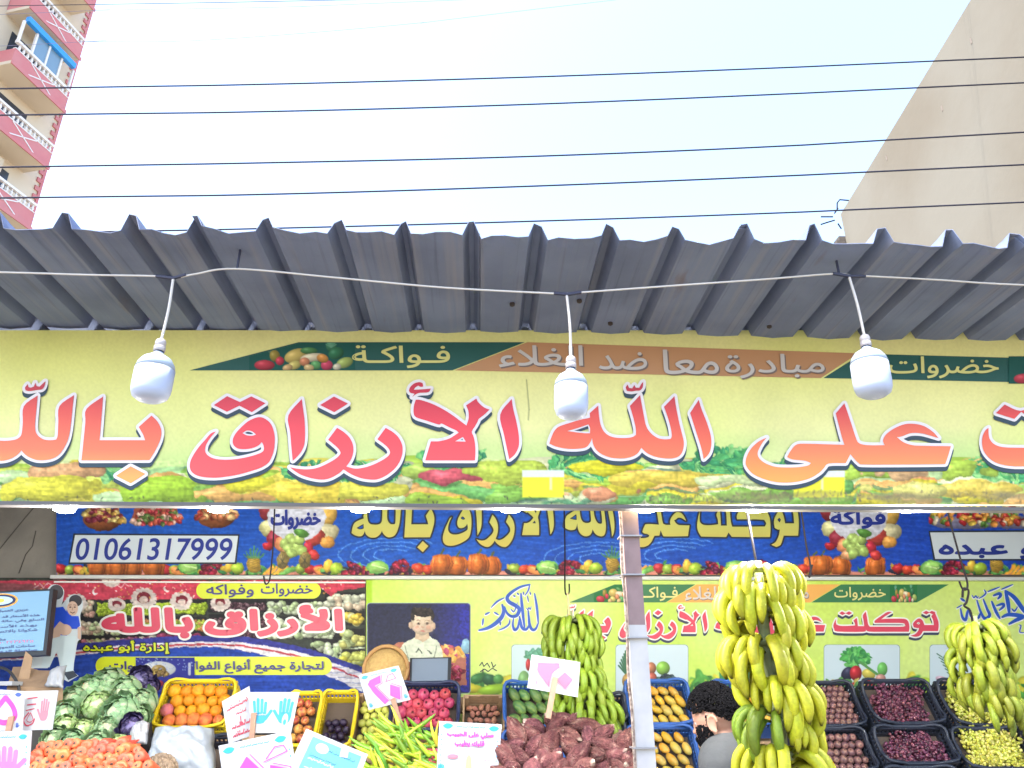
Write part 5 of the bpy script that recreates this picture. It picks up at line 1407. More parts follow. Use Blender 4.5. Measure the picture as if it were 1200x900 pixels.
m_cnavy = mat('crate_navy', L(40, 50, 84, .9), .45, nscale=20, namt=.3, ncol=L(70, 76, 100))
m_cblack = mat('crate_black', L(38, 44, 58), .5, nscale=20, namt=.3, ncol=L(62, 66, 80))
m_cyel = mat('crate_yellow', L(240, 212, 40, .9), .42, nscale=20, namt=.3, ncol=L(206, 170, 40))
m_wood = mat('crate_wood', L(176, 146, 112, .9), .85, nscale=12, namt=.6, ncol=L(128, 100, 74), bump=.3, bscale=50)
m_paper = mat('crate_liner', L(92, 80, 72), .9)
def crate(label, x0, x1, yb, yt, Y, m, D=.17, floor=.07, cat='crate', wood=False, front=True, group=None):
    f = Fr(x0, x1, yb, yt, Y); W, Ln = f.W, f.L
    t = thing('wooden_crate' if wood else 'plastic_crate', label, cat, tuple(f(W / 2, Ln / 2, -D)), group)
    b = MB(); th = .009
    def slab(a0, a1, b0, b1, n0, n1): b.box(f((a0 + a1) / 2, (b0 + b1) / 2, (n0 + n1) / 2), (a1 - a0, b1 - b0, n1 - n0), FRROT)
    if wood:
        for k in range(2):
            n0, n1 = -D + k * (D / 2 + .004), -D / 2 - .004 + k * (D / 2 + .004)
            slab(0, W, 0, th, n0, n1); slab(0, W, Ln - th, Ln, n0, n1); slab(-.002, th - .002, th, Ln - th, n0, n1); slab(W - th + .002, W + .002, th, Ln - th, n0, n1)
        b.build('boards', m, t)
        for a in (th + .011, W - th - .011):
            for q in (th + .011, Ln - th - .011): MB().box(f(a, q, -D / 2 + .006), (.02, .02, D + .012), FRROT).build('corner_post', m, t)
    else:
        s0, s1 = -.058, -.026
        for (a0, a1, b0, b1) in ((0, W, 0, th), (0, W, Ln - th, Ln), (0, th, th, Ln - th), (W - th, W, th, Ln - th)):
            slab(a0, a1, b0, b1, -D, s0); slab(a0, a1, b0, b1, s1, -.008)
            ln_ = max(a1 - a0, b1 - b0); k = int(ln_ / .024)
            for i in range(k + 1):
                if a1 - a0 > b1 - b0: c = a0 + .008 + (ln_ - .016) * i / k; slab(c - .005, c + .005, b0 + .001, b1 - .001, s0, s1)
                else: c = b0 + .008 + (ln_ - .016) * i / k; slab(a0 + .001, a1 - .001, c - .005, c + .005, s0, s1)
        b.build('body', m, t)
        r_ = MB(); q = .014; h_ = .016
        ring = []
        for i in range(48):
            a = 2 * math.pi * i / 48; ca, sa = math.cos(a), math.sin(a); e = 7
            d = (abs(ca) ** e + abs(sa) ** e) ** (-1 / e)
            k = min(1, max(0, (d - 1.10) / .08))
            ring.append((W / 2 + (W / 2 + .004) * d * ca, Ln / 2 + (Ln / 2 + .004) * d * sa, -.008 + .020 * k))
        r_.tube([f(*p) for p in ring] + [f(*ring[0]), ], .0095, 6, False)
        r_.build('rim', m, t, True)
    MB().box(f(W / 2, Ln / 2, -floor - .008), (W - .022, Ln - .022, .006), FRROT).build('liner', m_paper, t)
    return f
ORDN = ['', 'second', 'third', 'fourth', 'fifth', 'sixth', 'seventh', 'eighth', 'ninth']
def nth(i, n, a, b):
    if n == 1: return 'only one'
    if i == 0: return a
    if i == n - 1: return b
    return ORDN[i] + ' from ' + ('left' if a == 'leftmost' else 'top') if i <= n // 2 or n - 1 - i >= len(ORDN) else ORDN[n - 1 - i] + ' from ' + ('right' if a == 'leftmost' else 'bottom')
def fill(f, key, name, desc, cat, group, rows, cols, r, depth, rot=None, v0=None, v1=None, each=True, jit=.12, skip=(), sc=None, keyfn=None, u0=None, u1=None, bulge=0.0, lat=.56, yk=1.0):
    """lays fruit in staggered rows on the liner; labels name the row and the place in it"""
    W, Ln = f.W, f.L
    a0, a1 = (u0 if u0 is not None else r * 1.02 + .011), (u1 if u1 is not None else W - r * 1.02 - .011)
    b0, b1 = (v0 if v0 is not None else r + .011), (v1 if v1 is not None else Ln - r - .014)
    if rows > 1: rows = max(rows - 1, int((b1 - b0) / (1.86 * yk * min(r, (a1 - a0) / max(1, cols - .5) * lat)) + .5) + 1)
    for j in range(rows):                                           # j = 0 is the top row
        b = b1 - (b1 - b0) * j / max(1, rows - 1)
        ids = [i for i in range(cols) if (j, i) not in skip]; lim = min(r, (a1 - a0) / max(1, cols - .5) * lat)
        st = (a1 - a0) / max(1, cols - .5)
        for i in ids:
            a = a0 + st * (i + (.5 if j % 2 else 0)) + rng.uniform(-jit, jit) * r * .5
            n = -depth + rng.uniform(-.25, .15) * r + bulge * math.sin(math.pi * (a / W))
            k_, nm_, de_ = (key, name, desc)
            if keyfn:
                q = keyfn(j, i, rows)
                if q: k_, nm_, de_ = q
            lab = f"{de_}, {'top' if j == 0 else 'bottom' if j == rows - 1 else ORDN[j]} row, {nth(ids.index(i), len(ids), 'leftmost', 'rightmost')}" if each else de_
            rr = rot() if rot else rnd_rot()
            put(k_, nm_, lab, cat, group, f(a, b + rng.uniform(-jit, jit) * r * .4, n), rr, min(r, lim) * rng.uniform(.86, 1.08))
def facing(spread=.35, base=None):
    def g_():
        d = (base or (NN * .8 + Vector((0, -.5, 0)))) + Vector((rng.uniform(-spread, spread), rng.uniform(-spread, spread), rng.uniform(-spread, spread)))
        return lean(d)
    return g_
def mango_rot(): return lean(UU * rng.uniform(.45, .9) - VV * rng.uniform(.5, .9) + NN * rng.uniform(-.3, .3), rng.uniform(0, 6))

# ---- oranges
f = crate('yellow plastic crate of oranges between the cabbages and the written boards', 176, 262, 851, 797, 4.75, m_cyel, floor=.075)
def okey(j, i, n_):
    if j == n_ - 1: return ('grapefruit', 'grapefruit', 'reddish orange grapefruit in the yellow crate of oranges')
    if j == n_ - 2 and i == 0: return ('pink_citrus', 'wrapped_fruit', 'single pink wrapped fruit among the oranges')
fill(f, 'orange', 'orange', 'bright orange in the yellow crate', 'fruit', 'oranges in the yellow crate', 4, 5, .040, .028, keyfn=okey)
# ---- black crate below it with a plastic bag
f = crate('black plastic crate under the orange crate, holding a white bag', 158, 268, 915, 862, 4.55, m_cblack, floor=.12)
def crumple(name, label, cat, pts, m, seed, thick=.05, res=26):
    """a crumpled sheet over a heap: corner points in space, puffed towards the viewer"""
    B = Board(*pts); V, F = [], []
    for j in range(res + 1):
        for i in range(res + 1):
            u, v = i / res, j / res
            e = (4 * u * (1 - u)) ** .45 * (4 * v * (1 - v)) ** .45
            q = Vector((u * 3.2, v * 3.2, seed))
            h_ = thick * e * (.75 + .9 * (.5 - abs(noise.noise(q))) + .35 * (.5 - abs(noise.noise(q * 2.7))))
            w_ = 1 + .0 * e
            V.append(B(u + .05 * noise.noise(q * 1.3 + Vector((5, 0, 0))), v + .06 * noise.noise(q * 1.3 + Vector((0, 9, 0))), h_))
    for j in range(res):
        for i in range(res): F.append((j * (res + 1) + i, (j + 1) * (res + 1) + i, (j + 1) * (res + 1) + i + 1, j * (res + 1) + i + 1))
    o = tag(link(name, mesh_from(V, F, name, True), m), label, cat)
    md = o.modifiers.new('thickness', 'SOLIDIFY'); md.thickness = .004; md.offset = -1
    return o, B
m_plastic = mat('white_plastic_film', L(222, 230, 238, .62), .3, sss=0, nscale=9, namt=.25, ncol=L(196, 206, 220, .62), bump=.3, bscale=18)
bag, bagB = crumple('plastic_bag', 'crumpled white plastic bag lying below the orange crate', 'bag', (at(182, 853, 4.40), at(250, 853, 4.42), at(256, 912, 4.30), at(166, 912, 4.30)), m_plastic, 3, .09)
bag2, _ = crumple('plastic_bag', 'small greyish plastic bag squeezed beside the purple cabbage', 'bag', (at(158, 846, 4.36), at(176, 846, 4.36), at(172, 872, 4.30), at(150, 876, 4.30)), mat('grey_film', L(200, 200, 204, .8), .35, bump=.4, bscale=22), 8, .05, 18)
pf = Flat(bagB, .155)
# ---- peaches, plums, guavas
f = crate('yellow crate of peaches beside the board with blue hands', 328, 366, 872, 811, 4.72, m_cyel, floor=.08)
fill(f, 'peach', 'peach', 'red and yellow peach in the narrow yellow crate', 'fruit', 'peaches in the yellow crate', 6, 2, .040, .03, each=False)
f = crate('yellow crate half filled with dark plums, its back empty', 368, 410, 874, 810, 4.72, m_cyel, floor=.10)
fill(f, 'plum', 'plum', 'black purple plum in the half empty yellow crate', 'fruit', 'plums in the half empty yellow crate', 4, 3, .034, .055, v1=f.L * .5, each=False)
f = crate('wooden crate of yellow guavas behind the chilli peppers', 408, 456, 893, 812, 4.70, m_wood, wood=True, floor=.10)
fill(f, 'guava', 'guava', 'pale yellow guava in the wooden crate', 'fruit', 'guavas in the wooden crate', 7, 4, .027, .055, v1=f.L * .80, each=False, bulge=.02)
fill(f, 'guava', 'guava', 'pale green guava high at the back of the wooden crate', 'fruit', 'guavas high at the back of the crate', 1, 3, .027, .07, v0=f.L * .93, v1=f.L * .93, u1=f.W * .6, each=False)
# ---- pomegranates
f = crate('navy crate of pink pomegranates under the grey tablet', 456, 536, 853, 800, 4.75, m_cnavy, floor=.09)
fill(f, 'pomegranate', 'pomegranate', 'pink pomegranate in the navy crate', 'fruit', 'pomegranates in the navy crate', 4, 5, .040, .035, rot=facing(.4), jit=.25)
f = crate('wooden crate of pomegranates below the navy one', 462, 540, 915, 862, 4.6, m_wood, wood=True, floor=.10)
fill(f, 'pomegranate', 'pomegranate', 'pale pomegranate in the lower wooden crate behind the peppers', 'fruit', 'pomegranates in the lower wooden crate', 3, 5, .046, .045, each=False)
# ---- potatoes
f = crate('wooden crate of small red potatoes beside the green mangoes', 542, 591, 858, 814, 4.75, m_wood, wood=True, floor=.12)
fill(f, 'potato', 'potato', 'small red potato in the wooden crate', 'vegetable', 'red potatoes in the wooden crate', 5, 5, .027, .07, v1=f.L * .82, each=False, jit=.5)
# ---- green mangoes
f = crate('blue crate of green mangoes above the sweet potatoes', 592, 662, 850, 799, 4.72, m_cblue, floor=.095)
fill(f, 'green_mango', 'green_mango', 'green mango in the upper blue crate', 'fruit', 'green mangoes in the upper blue crate', 3, 4, .046, .042, rot=mango_rot, lat=.60)
f = crate('lower blue crate of green mangoes, mostly behind the sweet potatoes', 590, 662, 905, 857, 4.55, m_cblue, floor=.095)
fill(f, 'green_mango', 'green_mango', 'green mango in the lower blue crate beside the sweet potatoes', 'fruit', 'green mangoes in the lower blue crate', 3, 4, .046, .042, rot=mango_rot, each=False)
# ---- peaches and plums by the post
f = crate('black crate of peaches between the green bananas and the post', 690, 735, 843, 813, 4.75, m_cblack, floor=.08)
fill(f, 'peach', 'peach', 'rosy peach in the black crate left of the post', 'fruit', 'peaches in the black crate', 3, 3, .040, .03, each=False)
f = crate('black crate of dark round plums left of the post', 690, 736, 880, 846, 4.62, m_cblack, floor=.10)
fill(f, 'dark_plum', 'plum', 'dark round plum in the black crate left of the post', 'fruit', 'plums in the black crate by the post', 3, 3, .040, .055, v1=f.L * .7, each=False)
# ---- yellow mangoes
f = crate('upper blue crate of yellow mangoes right of the post', 740, 815, 847, 797, 4.75, m_cblue, floor=.095)
fill(f, 'mango', 'mango', 'yellow mango in the upper blue crate', 'fruit', 'yellow mangoes in the upper blue crate', 4, 5, .033, .045, rot=mango_rot, lat=.58, yk=1.1, v1=f.L * .84)
f = crate('lower blue crate of yellow mangoes right of the post', 742, 824, 909, 851, 4.58, m_cblue, floor=.095)
fill(f, 'mango', 'mango', 'yellow mango in the lower blue crate', 'fruit', 'yellow mangoes in the lower blue crate', 5, 5, .033, .045, rot=mango_rot, lat=.58, yk=1.1, v1=f.L * .86)
f = crate('blue crate of yellow mangoes behind the tall yellow bananas', 845, 915, 847, 798, 4.75, m_cblue, floor=.095)
fill(f, 'mango', 'mango', 'yellow mango in the crate behind the tall bananas', 'fruit', 'yellow mangoes behind the tall bananas', 4, 5, .036, .04, rot=mango_rot, each=False)
# ---- figs
f = crate('upper black crate of round purple figs beside the tall bananas', 942, 1017, 849, 799, 4.75, m_cblack, floor=.07)
fill(f, 'fig', 'fig', 'round purple brown fig in the upper black crate', 'fruit', 'figs in the upper black crate', 6, 9, .0235, .035, rot=facing(.6), each=False, v1=f.L * .9)
f = crate('lower black crate of round purple figs beside the tall bananas', 942, 1031, 902, 853, 4.58, m_cblack, floor=.08)
fill(f, 'fig', 'fig', 'round purple brown fig in the lower black crate', 'fruit', 'figs in the lower black crate', 6, 9, .0245, .045, rot=facing(.6), each=False, v1=f.L * .86)
# ---- grapes
def grape_fill(f, key, desc, group, n, v1=.85, depth=.045):
    for k in range(n):
        a = .082 + (f.W - .164) * ((k * .618) % 1); b = .035 + (f.L * v1 - .05) * (k / max(1, n - 1))
        put(key, 'grape_bunch', desc, 'fruit', group, f(a, b, -depth + rng.uniform(-.008, .012)), FRROT.to_4x4() @ Matrix.Rotation(rng.uniform(0, 6.28), 4, 'Z'), rng.uniform(.95, 1.15))
f = crate('upper black crate of dark red grapes', 1029, 1110, 846, 797, 4.70, m_cblack, floor=.08)
grape_fill(f, 'red_grapes', 'bunch of dark red grapes in the upper black crate', 'red grapes in the upper crate', 26)
f = crate('lower black crate of dark red grapes', 1040, 1126, 893, 851, 4.54, m_cblack, floor=.085)
grape_fill(f, 'red_grapes', 'bunch of dark red grapes in the lower black crate', 'red grapes in the lower crate', 26, .8, .055)
f = crate('black crate in the lowest row below the red grapes', 1050, 1135, 935, 899, 4.42, m_cblack, floor=.10)
f = crate('upper black crate of yellow grapes behind the hanging green bananas', 1122, 1205, 848, 797, 4.70, m_cblack, floor=.08)
grape_fill(f, 'white_grapes', 'bunch of yellow grapes in the upper black crate', 'yellow grapes in the upper crate', 24)
f = crate('lower black crate of yellow grapes in front of the green bananas', 1136, 1225, 899, 853, 4.54, m_cblack, floor=.075)
grape_fill(f, 'white_grapes', 'bunch of yellow grapes heaped in the lower black crate', 'yellow grapes in the lower crate', 30, .98, .03)
# ---- sloping wooden stand that carries the crates
st = thing('display_stand', 'sloping wooden stand carrying the fruit crates', 'stand', (0.6, 4.9, 0.15))
sf = Fr(60, 1230, 850, 797, 4.75)
for b_ in (-.52, -.28, -.04, .20):
    MB().box(sf(sf.W / 2, b_ + .06, -.215), (sf.W + .1, .10, .02), FRROT).build('slat', m_wood, st)
for k in range(6):
    x = sf.o.x + .1 + (sf.W - .2) * k / 5
    lg = MB(); lg.bar((x, 5.18, .15), (x, 5.18, 1.56), .05, .05); lg.build('leg', m_wood, st)
    lg = MB(); lg.bar((x, 4.72, .15), (x, 4.72, .90), .05, .05); lg.build('leg', m_wood, st)
    MB().bar(sf(x - sf.o.x, -.56, -.245), sf(x - sf.o.x, .30, -.245), .04, .03).build('sloping_beam', m_wood, st)

# =================================================================== heaps in front
def table(label, x0, x1, y0, y1, zt, slope=.0):
    t = thing('wooden_table', label, 'table', ((x0 + x1) / 2, (y0 + y1) / 2, .15))
    MB().add([(x0, y0, zt), (x1, y0, zt), (x1, y1, zt + slope), (x0, y1, zt + slope), (x0, y0, zt - .03), (x1, y0, zt - .03), (x1, y1, zt + slope - .03), (x0, y1, zt + slope - .03)], [(0, 1, 2, 3), (4, 7, 6, 5), (0, 4, 5, 1), (1, 5, 6, 2), (2, 6, 7, 3), (3, 7, 4, 0)]).build('table_top', m_wood, t)
    for x in (x0 + .05, x1 - .05):
        for y, z in ((y0 + .05, zt), (y1 - .05, zt + slope)):
            MB().box((x, y, (z - .02 + .15) / 2), (.05, .05, z - .05 - .15)).build('leg', m_wood, t)
table('wooden table under the carrots and cabbages', -2.35, -1.12, 3.30, 3.95, 1.20, .10)
table('wooden table under the sweet potatoes', -.1, .72, 3.42, 4.1, 1.22, .10)
table('wooden table under the chilli peppers', -.85, -.25, 3.75, 4.2, 1.24, .10)
# carrots
for j, (yy, xa, xb, n_) in enumerate(((873, 44, 146, 10), (880, 38, 158, 12), (888, 34, 166, 14), (896, 32, 170, 14), (905, 30, 172, 14), (914, 28, 174, 14))):
    for i in range(n_):
        x = xa + (xb - xa) * (i + .5 * (j % 2)) / (n_ - .5) + rng.uniform(-2, 2)
        y = yy + rng.uniform(-2.5, 2.5) + (3 if x < 60 else 0)
        put('carrot', 'carrot', 'orange carrot in the heap, crown end facing out', 'vegetable', 'carrots heaped in front of the cabbages', at(x, y, 3.62 - .035 * j + rng.uniform(-.015, .015)), lean(Vector((rng.uniform(-.45, .35), 1, rng.uniform(-.55, .15)))), rng.uniform(.8, 1.2))
# cabbages
def cabbage(seed, core, leaf, edge, nl=13, loose=.3):
    g_ = random.Random(seed); V, F, K = [], [], []
    c = blob('core', .78, .78, .76, lambda v, k: mixc(core, leaf, .4 + k), .10, 2.2, 16, None, seed)
    V += [v.co.copy() for v in c.vertices]; F += [tuple(p.vertices) for p in c.polygons]
    a = np.zeros(len(c.vertices) * 4, np.float32); c.color_attributes['col'].data.foreach_get('color', a); K += [x for x in a.reshape(-1, 4)[:, :3] * KK]
    N = 9
    for l in range(nl):
        az = l * 2.4 + g_.uniform(-.3, .3); ring = l / nl; rad = .82 + .24 * ring; op = loose * ring ** 1.5 * 1.3
        wd_ = g_.uniform(.85, 1.15); o = len(V)
        for j in range(N):
            t = j / (N - 1); th = R(165) - t * R(152 - 62 * ring)           # from the base upwards
            for i in range(N):
                s = (i / (N - 1) - .5) * 2; e = math.sin(math.pi * min(1, .15 + t * .72)) ** .6
                ph = az + s * wd_ * e * .95
                r_ = rad + op * t * t + .05 * t * math.sin(s * 9 + seed + l) * (abs(s) + t * .6) + .035 * noise.noise(Vector((s * 3, t * 3, l + seed * 9.0))) - .05 * (1 - abs(s)) * (1 - t) * 0
                V.append(Vector((r_ * math.sin(th) * math.cos(ph), r_ * math.sin(th) * math.sin(ph), r_ * math.cos(th) + op * .25 * t)))
                vein = max(0, 1 - abs(s) * 7) * .8 + max(0, 1 - abs(((abs(s) * 2.4 + t * 2.2) % .7) - .35) * 14) * .35
                q = mixc(leaf, edge, t * .9 + .5 * abs(s) * t + .3 * noise.noise(Vector((s * 2, t * 2, l * 1.7))))
                K.append((q * (1 - min(.75, vein) * .7) + C3(core) * min(.75, vein) * .7) * KK)
        for j in range(N - 1):
            for i in range(N - 1): F.append((o + j * N + i, o + j * N + i + 1, o + (j + 1) * N + i + 1, o + (j + 1) * N + i))
    bpy.data.meshes.remove(c)
    return vcol(mesh_from(V, F, 'cabbage', True), np.clip(np.array(K), 0, 1))
m_cab = fruit_mat('cabbage_leaf', .5, .10, .012, .25, 14)
proto('cabbage', 5, lambda i: cabbage(i, (240, 244, 206), (214, 230, 176), (160, 200, 146), 15, .25 + .12 * (i % 3)), m_cab)
proto('round_cabbage', 2, lambda i: cabbage(20 + i, (240, 244, 200), (220, 234, 168), (190, 220, 140), 12, .06), m_cab)
proto('red_cabbage', 2, lambda i: cabbage(30 + i, (150, 140, 186), (104, 92, 150), (64, 54, 96), 12, .3), m_cab)
for k, (x, y, r_, Y, kk) in enumerate(((128, 806, 19, 4.72, 'c'), (148, 814, 17, 4.66, 'c'), (106, 812, 18, 4.68, 'c'), (86, 822, 15, 4.60, 'c'), (166, 826, 16, 4.62, 'c'), (113, 827, 16, 4.55, 'r'), (141, 838, 20, 4.48, 'c'), (160, 842, 13, 4.50, 'c'), (74, 838, 13, 4.5, 'c'), (76, 854, 15, 4.42, 'r'),
                                        (97, 857, 13, 4.38, 'r'), (124, 858, 16, 4.40, 'c'), (98, 838, 12, 4.64, 'd'), (140, 873, 12, 4.30, 'r'), (113, 873, 13, 4.30, 'c'), (84, 872, 14, 4.30, 'c'), (64, 868, 13, 4.34, 'c'))):
    p = at(x, y, Y); rad = r_ * (p - Vector((0, 0, EYE))).dot(FW) / FPX
    lab = {'c': 'leafy green cabbage in the heap above the carrots', 'r': 'pale round cabbage with tight leaves in the heap above the carrots', 'd': 'leafy green cabbage in the heap above the carrots'}[kk]
    put({'c': 'cabbage', 'r': 'round_cabbage', 'd': 'cabbage'}[kk], 'cabbage', lab, 'vegetable', 'pale cabbages above the carrots' if kk == 'r' else 'leafy cabbages above the carrots', p, lean((rng.uniform(-.5, .5), -1, rng.uniform(.0, .9))), rad)
for x, y, r_, Y, lab in ((154, 852, 13, 4.36, 'frilly purple cabbage beside the crumpled grey bag'), (164, 799, 15, 4.80, 'dark purple cabbage at the back, left of the orange crate'), (176, 806, 9, 4.78, 'small purple cabbage half hidden by the orange crate')):
    p = at(x, y, Y); put('red_cabbage', 'purple_cabbage', lab, 'vegetable', None, p, lean((.2, -1, .3)), r_ * (p - Vector((0, 0, EYE))).dot(FW) / FPX)
hb = MB(); hb.add([at(55, 915, 4.40), at(170, 915, 4.40), at(180, 805, 4.90), at(60, 815, 4.90)] + [at(55, 915, 4.40) + Vector((0, .04, -.03)), at(170, 915, 4.40) + Vector((0, .04, -.03)), at(180, 805, 4.90) + Vector((0, .04, -.03)), at(60, 815, 4.90) + Vector((0, .04, -.03))], [(0, 1, 2, 3), (4, 7, 6, 5), (0, 4, 5, 1), (1, 5, 6, 2), (2, 6, 7, 3), (3, 7, 4, 0)])
cbd = thing('sloping_board', 'dark sloping board under the heaped cabbages', 'board', (-1.8, 4.7, .15))
hb.build('board', mat('dark_board', L(52, 50, 54), .9), cbd); MB().box((-1.8, 4.85, .78), (1.0, .05, 1.26)).build('prop', m_wood, cbd)
# sweet potatoes
for j, (yy, c_, hw, n_) in enumerate(((843, 652, 16, 2), (853, 652, 38, 4), (864, 658, 58, 6), (876, 662, 74, 7), (888, 664, 82, 8), (901, 666, 84, 8), (914, 668, 86, 7))):
    for i in range(n_):
        x = c_ - hw + 2 * hw * (i + .5 + .25 * (j % 2)) / n_ + rng.uniform(-4, 4)
        d = Vector((rng.uniform(-.8, .8), rng.uniform(-1.2, .2), rng.uniform(-1.0, .6)))
        put('yam', 'sweet_potato', 'dusty red sweet potato in the heap under the pink price board', 'vegetable', 'sweet potatoes heaped beside the post', at(x, yy + rng.uniform(-3, 3), 3.86 - .06 * j + rng.uniform(-.02, .02)), lean(d), rng.uniform(.062, .092))
# chilli peppers
for k in range(115):
    t = k / 115; yy = 853 + 58 * t + rng.uniform(-3, 3); hw = 20 + 28 * min(1, t * 2.2)
    x = 473 + rng.uniform(-hw, hw) + 3
    a = rng.uniform(-.5, 1.3) if rng.random() < .7 else rng.uniform(0, 6.28)
    put('pepper', 'chilli_pepper', 'long green yellow chilli pepper in the heap', 'vegetable', 'chilli peppers heaped below the pomegranates', at(x, yy, 4.12 - .30 * t + rng.uniform(-.02, .02)), lean((-math.cos(a), rng.uniform(-.4, .2), math.sin(a) * .8)), rng.uniform(.8, 1.15))

# =================================================================== bananas
def banana(i):
    L_, r_ = 1.0, .080 + .008 * (i % 3)
    N, M_ = 13, 9; V, F, K = [], [], []
    a0, a1 = R(38 + 10 * (i % 2)), R(-104 - 10 * (i % 3))
    p = Vector((0, 0, 0)); d_ = L_ / N
    for j in range(N + 1):
        t = j / N; a = a0 + (a1 - a0) * min(1, t * 1.12) ** .9
        tv_ = Vector((math.cos(a), 0, math.sin(a)))
        if j: p = p + tv_ * d_
        rr = r_ * (.26 if t < .09 else .26 + .74 * min(1, (t - .09) / .20) ** .7) * (1 if t < .72 else max(.20, 1 - ((t - .72) / .28) ** 2.0 * .82))
        nx = Vector((-tv_.z, 0, tv_.x)); ny = Vector((0, 1, 0))
        for k in range(M_):
            b = 2 * math.pi * k / M_ + .3
            f_ = 1 + .075 * math.cos(5 * b)
            V.append(p + (nx * math.cos(b) + ny * math.sin(b)) * rr * f_)
            g_ = noise.noise(Vector((j * .7, k * .9, i * 4.0)))
            c = mixc((196, 200, 60), (218, 210, 74), .5 + g_)
            if t < .14: c = mixc((130, 150, 50), (206, 208, 70), t / .14)
            if t > .90: c = mixc((200, 196, 70), (150, 150, 60), (t - .90) / .06)
            if t > .945: c = C3((44, 34, 26))
            elif t < .05: c = C3((84, 76, 40))
            K.append(c * KK)
    for j in range(N):
        for k in range(M_):
            a = j * M_ + k; b = j * M_ + (k + 1) % M_; F.append((a, b, b + M_, a + M_))
    F.append(tuple(reversed(range(M_)))); F.append(tuple(N * M_ + k for k in range(M_)))
    return vcol(mesh_from(V, F, 'banana', True), np.clip(np.array(K), 0, 1))
def ban_mat(name, tint, hue):
    m = mat(name, None, .5, var=.16, hue=hue, attr='col', bump=.06, bscale=14, sss=.04, spec=.35, nscale=22, namt=.30, ncol=L(130, 104, 50, .5), detail=10)
    nt = m.node_tree; b = nt.nodes['Principled BSDF']; l = b.inputs['Base Color'].links[0]; src = l.from_socket
    mx = nt.nodes.new('ShaderNodeMix'); mx.data_type = 'RGBA'; mx.blend_type = 'MULTIPLY'; mx.inputs[0].default_value = 1
    nt.links.new(src, mx.inputs[6]); mx.inputs[7].default_value = tint; nt.links.new(mx.outputs[2], b.inputs['Base Color'])
    return m
BAN = [banana(i) for i in range(6)]
m_byel = ban_mat('banana_yellow', (.84, .86, .35, 1), .012)
m_bgrn = ban_mat('banana_green', (.30, .46, .30, 1), .015)
m_bdul = ban_mat('banana_dull_green', (.36, .44, .26, 1), .02)
m_stalk = mat('banana_stalk', L(150, 160, 110, .8), .7, nscale=30, namt=.5, ncol=L(110, 110, 76), bump=.3, bscale=60)
BM = {}
def bmesh_of(i, m):
    if (i, m.name) not in BM:
        me = BAN[i].copy(); me.materials.append(m); BM[(i, m.name)] = me
    return BM[(i, m.name)]
def bunch(label, path, Y, tiers, m, L0, stalk_r, stalk_to, mg=None):
    """path: (x, y) of the stalk in the photograph from top to bottom; tiers: (y, azimuth, span, count, reach)"""
    top = at(path[0][0], path[0][1], Y)
    t = thing('banana_bunch', label, 'bananas', tuple(top))
    def ax(y):
        for (xa, ya), (xb, yb) in zip(path[:-1], path[1:]):
            if y <= yb: return at(xa + (xb - xa) * (y - ya) / (yb - ya), y, Y)
        return at(path[-1][0], y, Y)
    pts = [ax(y) for y in np.linspace(path[0][1] - 6, stalk_to, 9)]
    MB().tube(pts, [stalk_r * (.55 + .5 * i / 8) for i in range(9)], 10).build('stalk', m_stalk, t, True)
    for ti, q in enumerate(tiers):
        y, az, span, n_, reach = q[:5]; mm = q[5] if len(q) > 5 else m
        c = ax(y); droop = rng.uniform(-.16, .22); push = rng.uniform(-.006, .014); az += rng.uniform(-9, 9)
        for row in range(2 if n_ > 4 else 1):
            nn = n_ if row == 0 else max(2, n_ - 2)
            for k in range(nn):
                a = R(az + (span * ((k + .5 * row + .5) / (nn + .5 * row) - .5)) + rng.uniform(-4, 4))
                out = Vector((math.sin(a), -math.cos(a), 0))
                M_ = Matrix((out, Vector((0, 0, 1)).cross(out), Vector((0, 0, 1)))).transposed().to_4x4()
                M_ = M_ @ Matrix.Rotation(rng.uniform(-.13, .13) + droop + (.24 if row else 0), 4, 'Y') @ Matrix.Rotation(rng.uniform(-.20, .20), 4, 'Z') @ Matrix.Rotation(rng.uniform(-.12, .12), 4, 'X')
                o = bpy.data.objects.new('banana', bmesh_of(rng.randrange(6), mm)); COL.objects.link(o); o.parent = t
                s = L0 * rng.uniform(.84, 1.08) * reach
                p = c + out * (stalk_r * .8 + .02 + push) + Vector((0, 0, -.035 * row + rng.uniform(-.006, .006)))
                o.matrix_parent_inverse = wmat(t).inverted()
                o.matrix_basis = Matrix.Translation(p) @ M_ @ Matrix.Diagonal((s, s, s, 1))
        # the cushion where the fingers join
        MB().tube([c + Vector((math.sin(R(az + span * (q_ / 8 - .5))), -math.cos(R(az + span * (q_ / 8 - .5))), 0)) * (stalk_r * .8 + .014) for q_ in range(9)], .016, 6).build('hand_cushion', mm if False else m_stalk, t, True)
    return t
bunch('tall bunch of ripe yellow bananas hanging in front of the man', [(888, 664), (898, 760), (912, 830), (914, 905)], 2.98,
      [(668, 0, 340, 13, 1.0), (694, -70, 150, 7, 1.05), (712, 62, 160, 8, 1.05), (716, 180, 120, 5, 1), (752, -52, 170, 8, 1.10), (768, 72, 120, 6, 1.0), (772, 180, 120, 5, 1), (806, 52, 165, 8, 1.05), (800, -40, 60, 3, .9), (834, -74, 110, 6, 1.0, m_bgrn), (848, 20, 50, 3, .8), (846, 95, 90, 5, 1), (878, -62, 110, 6, 1.0), (886, 84, 110, 5, 1.0), (880, 180, 120, 4, 1)], m_byel, .222, .030, 915, None)
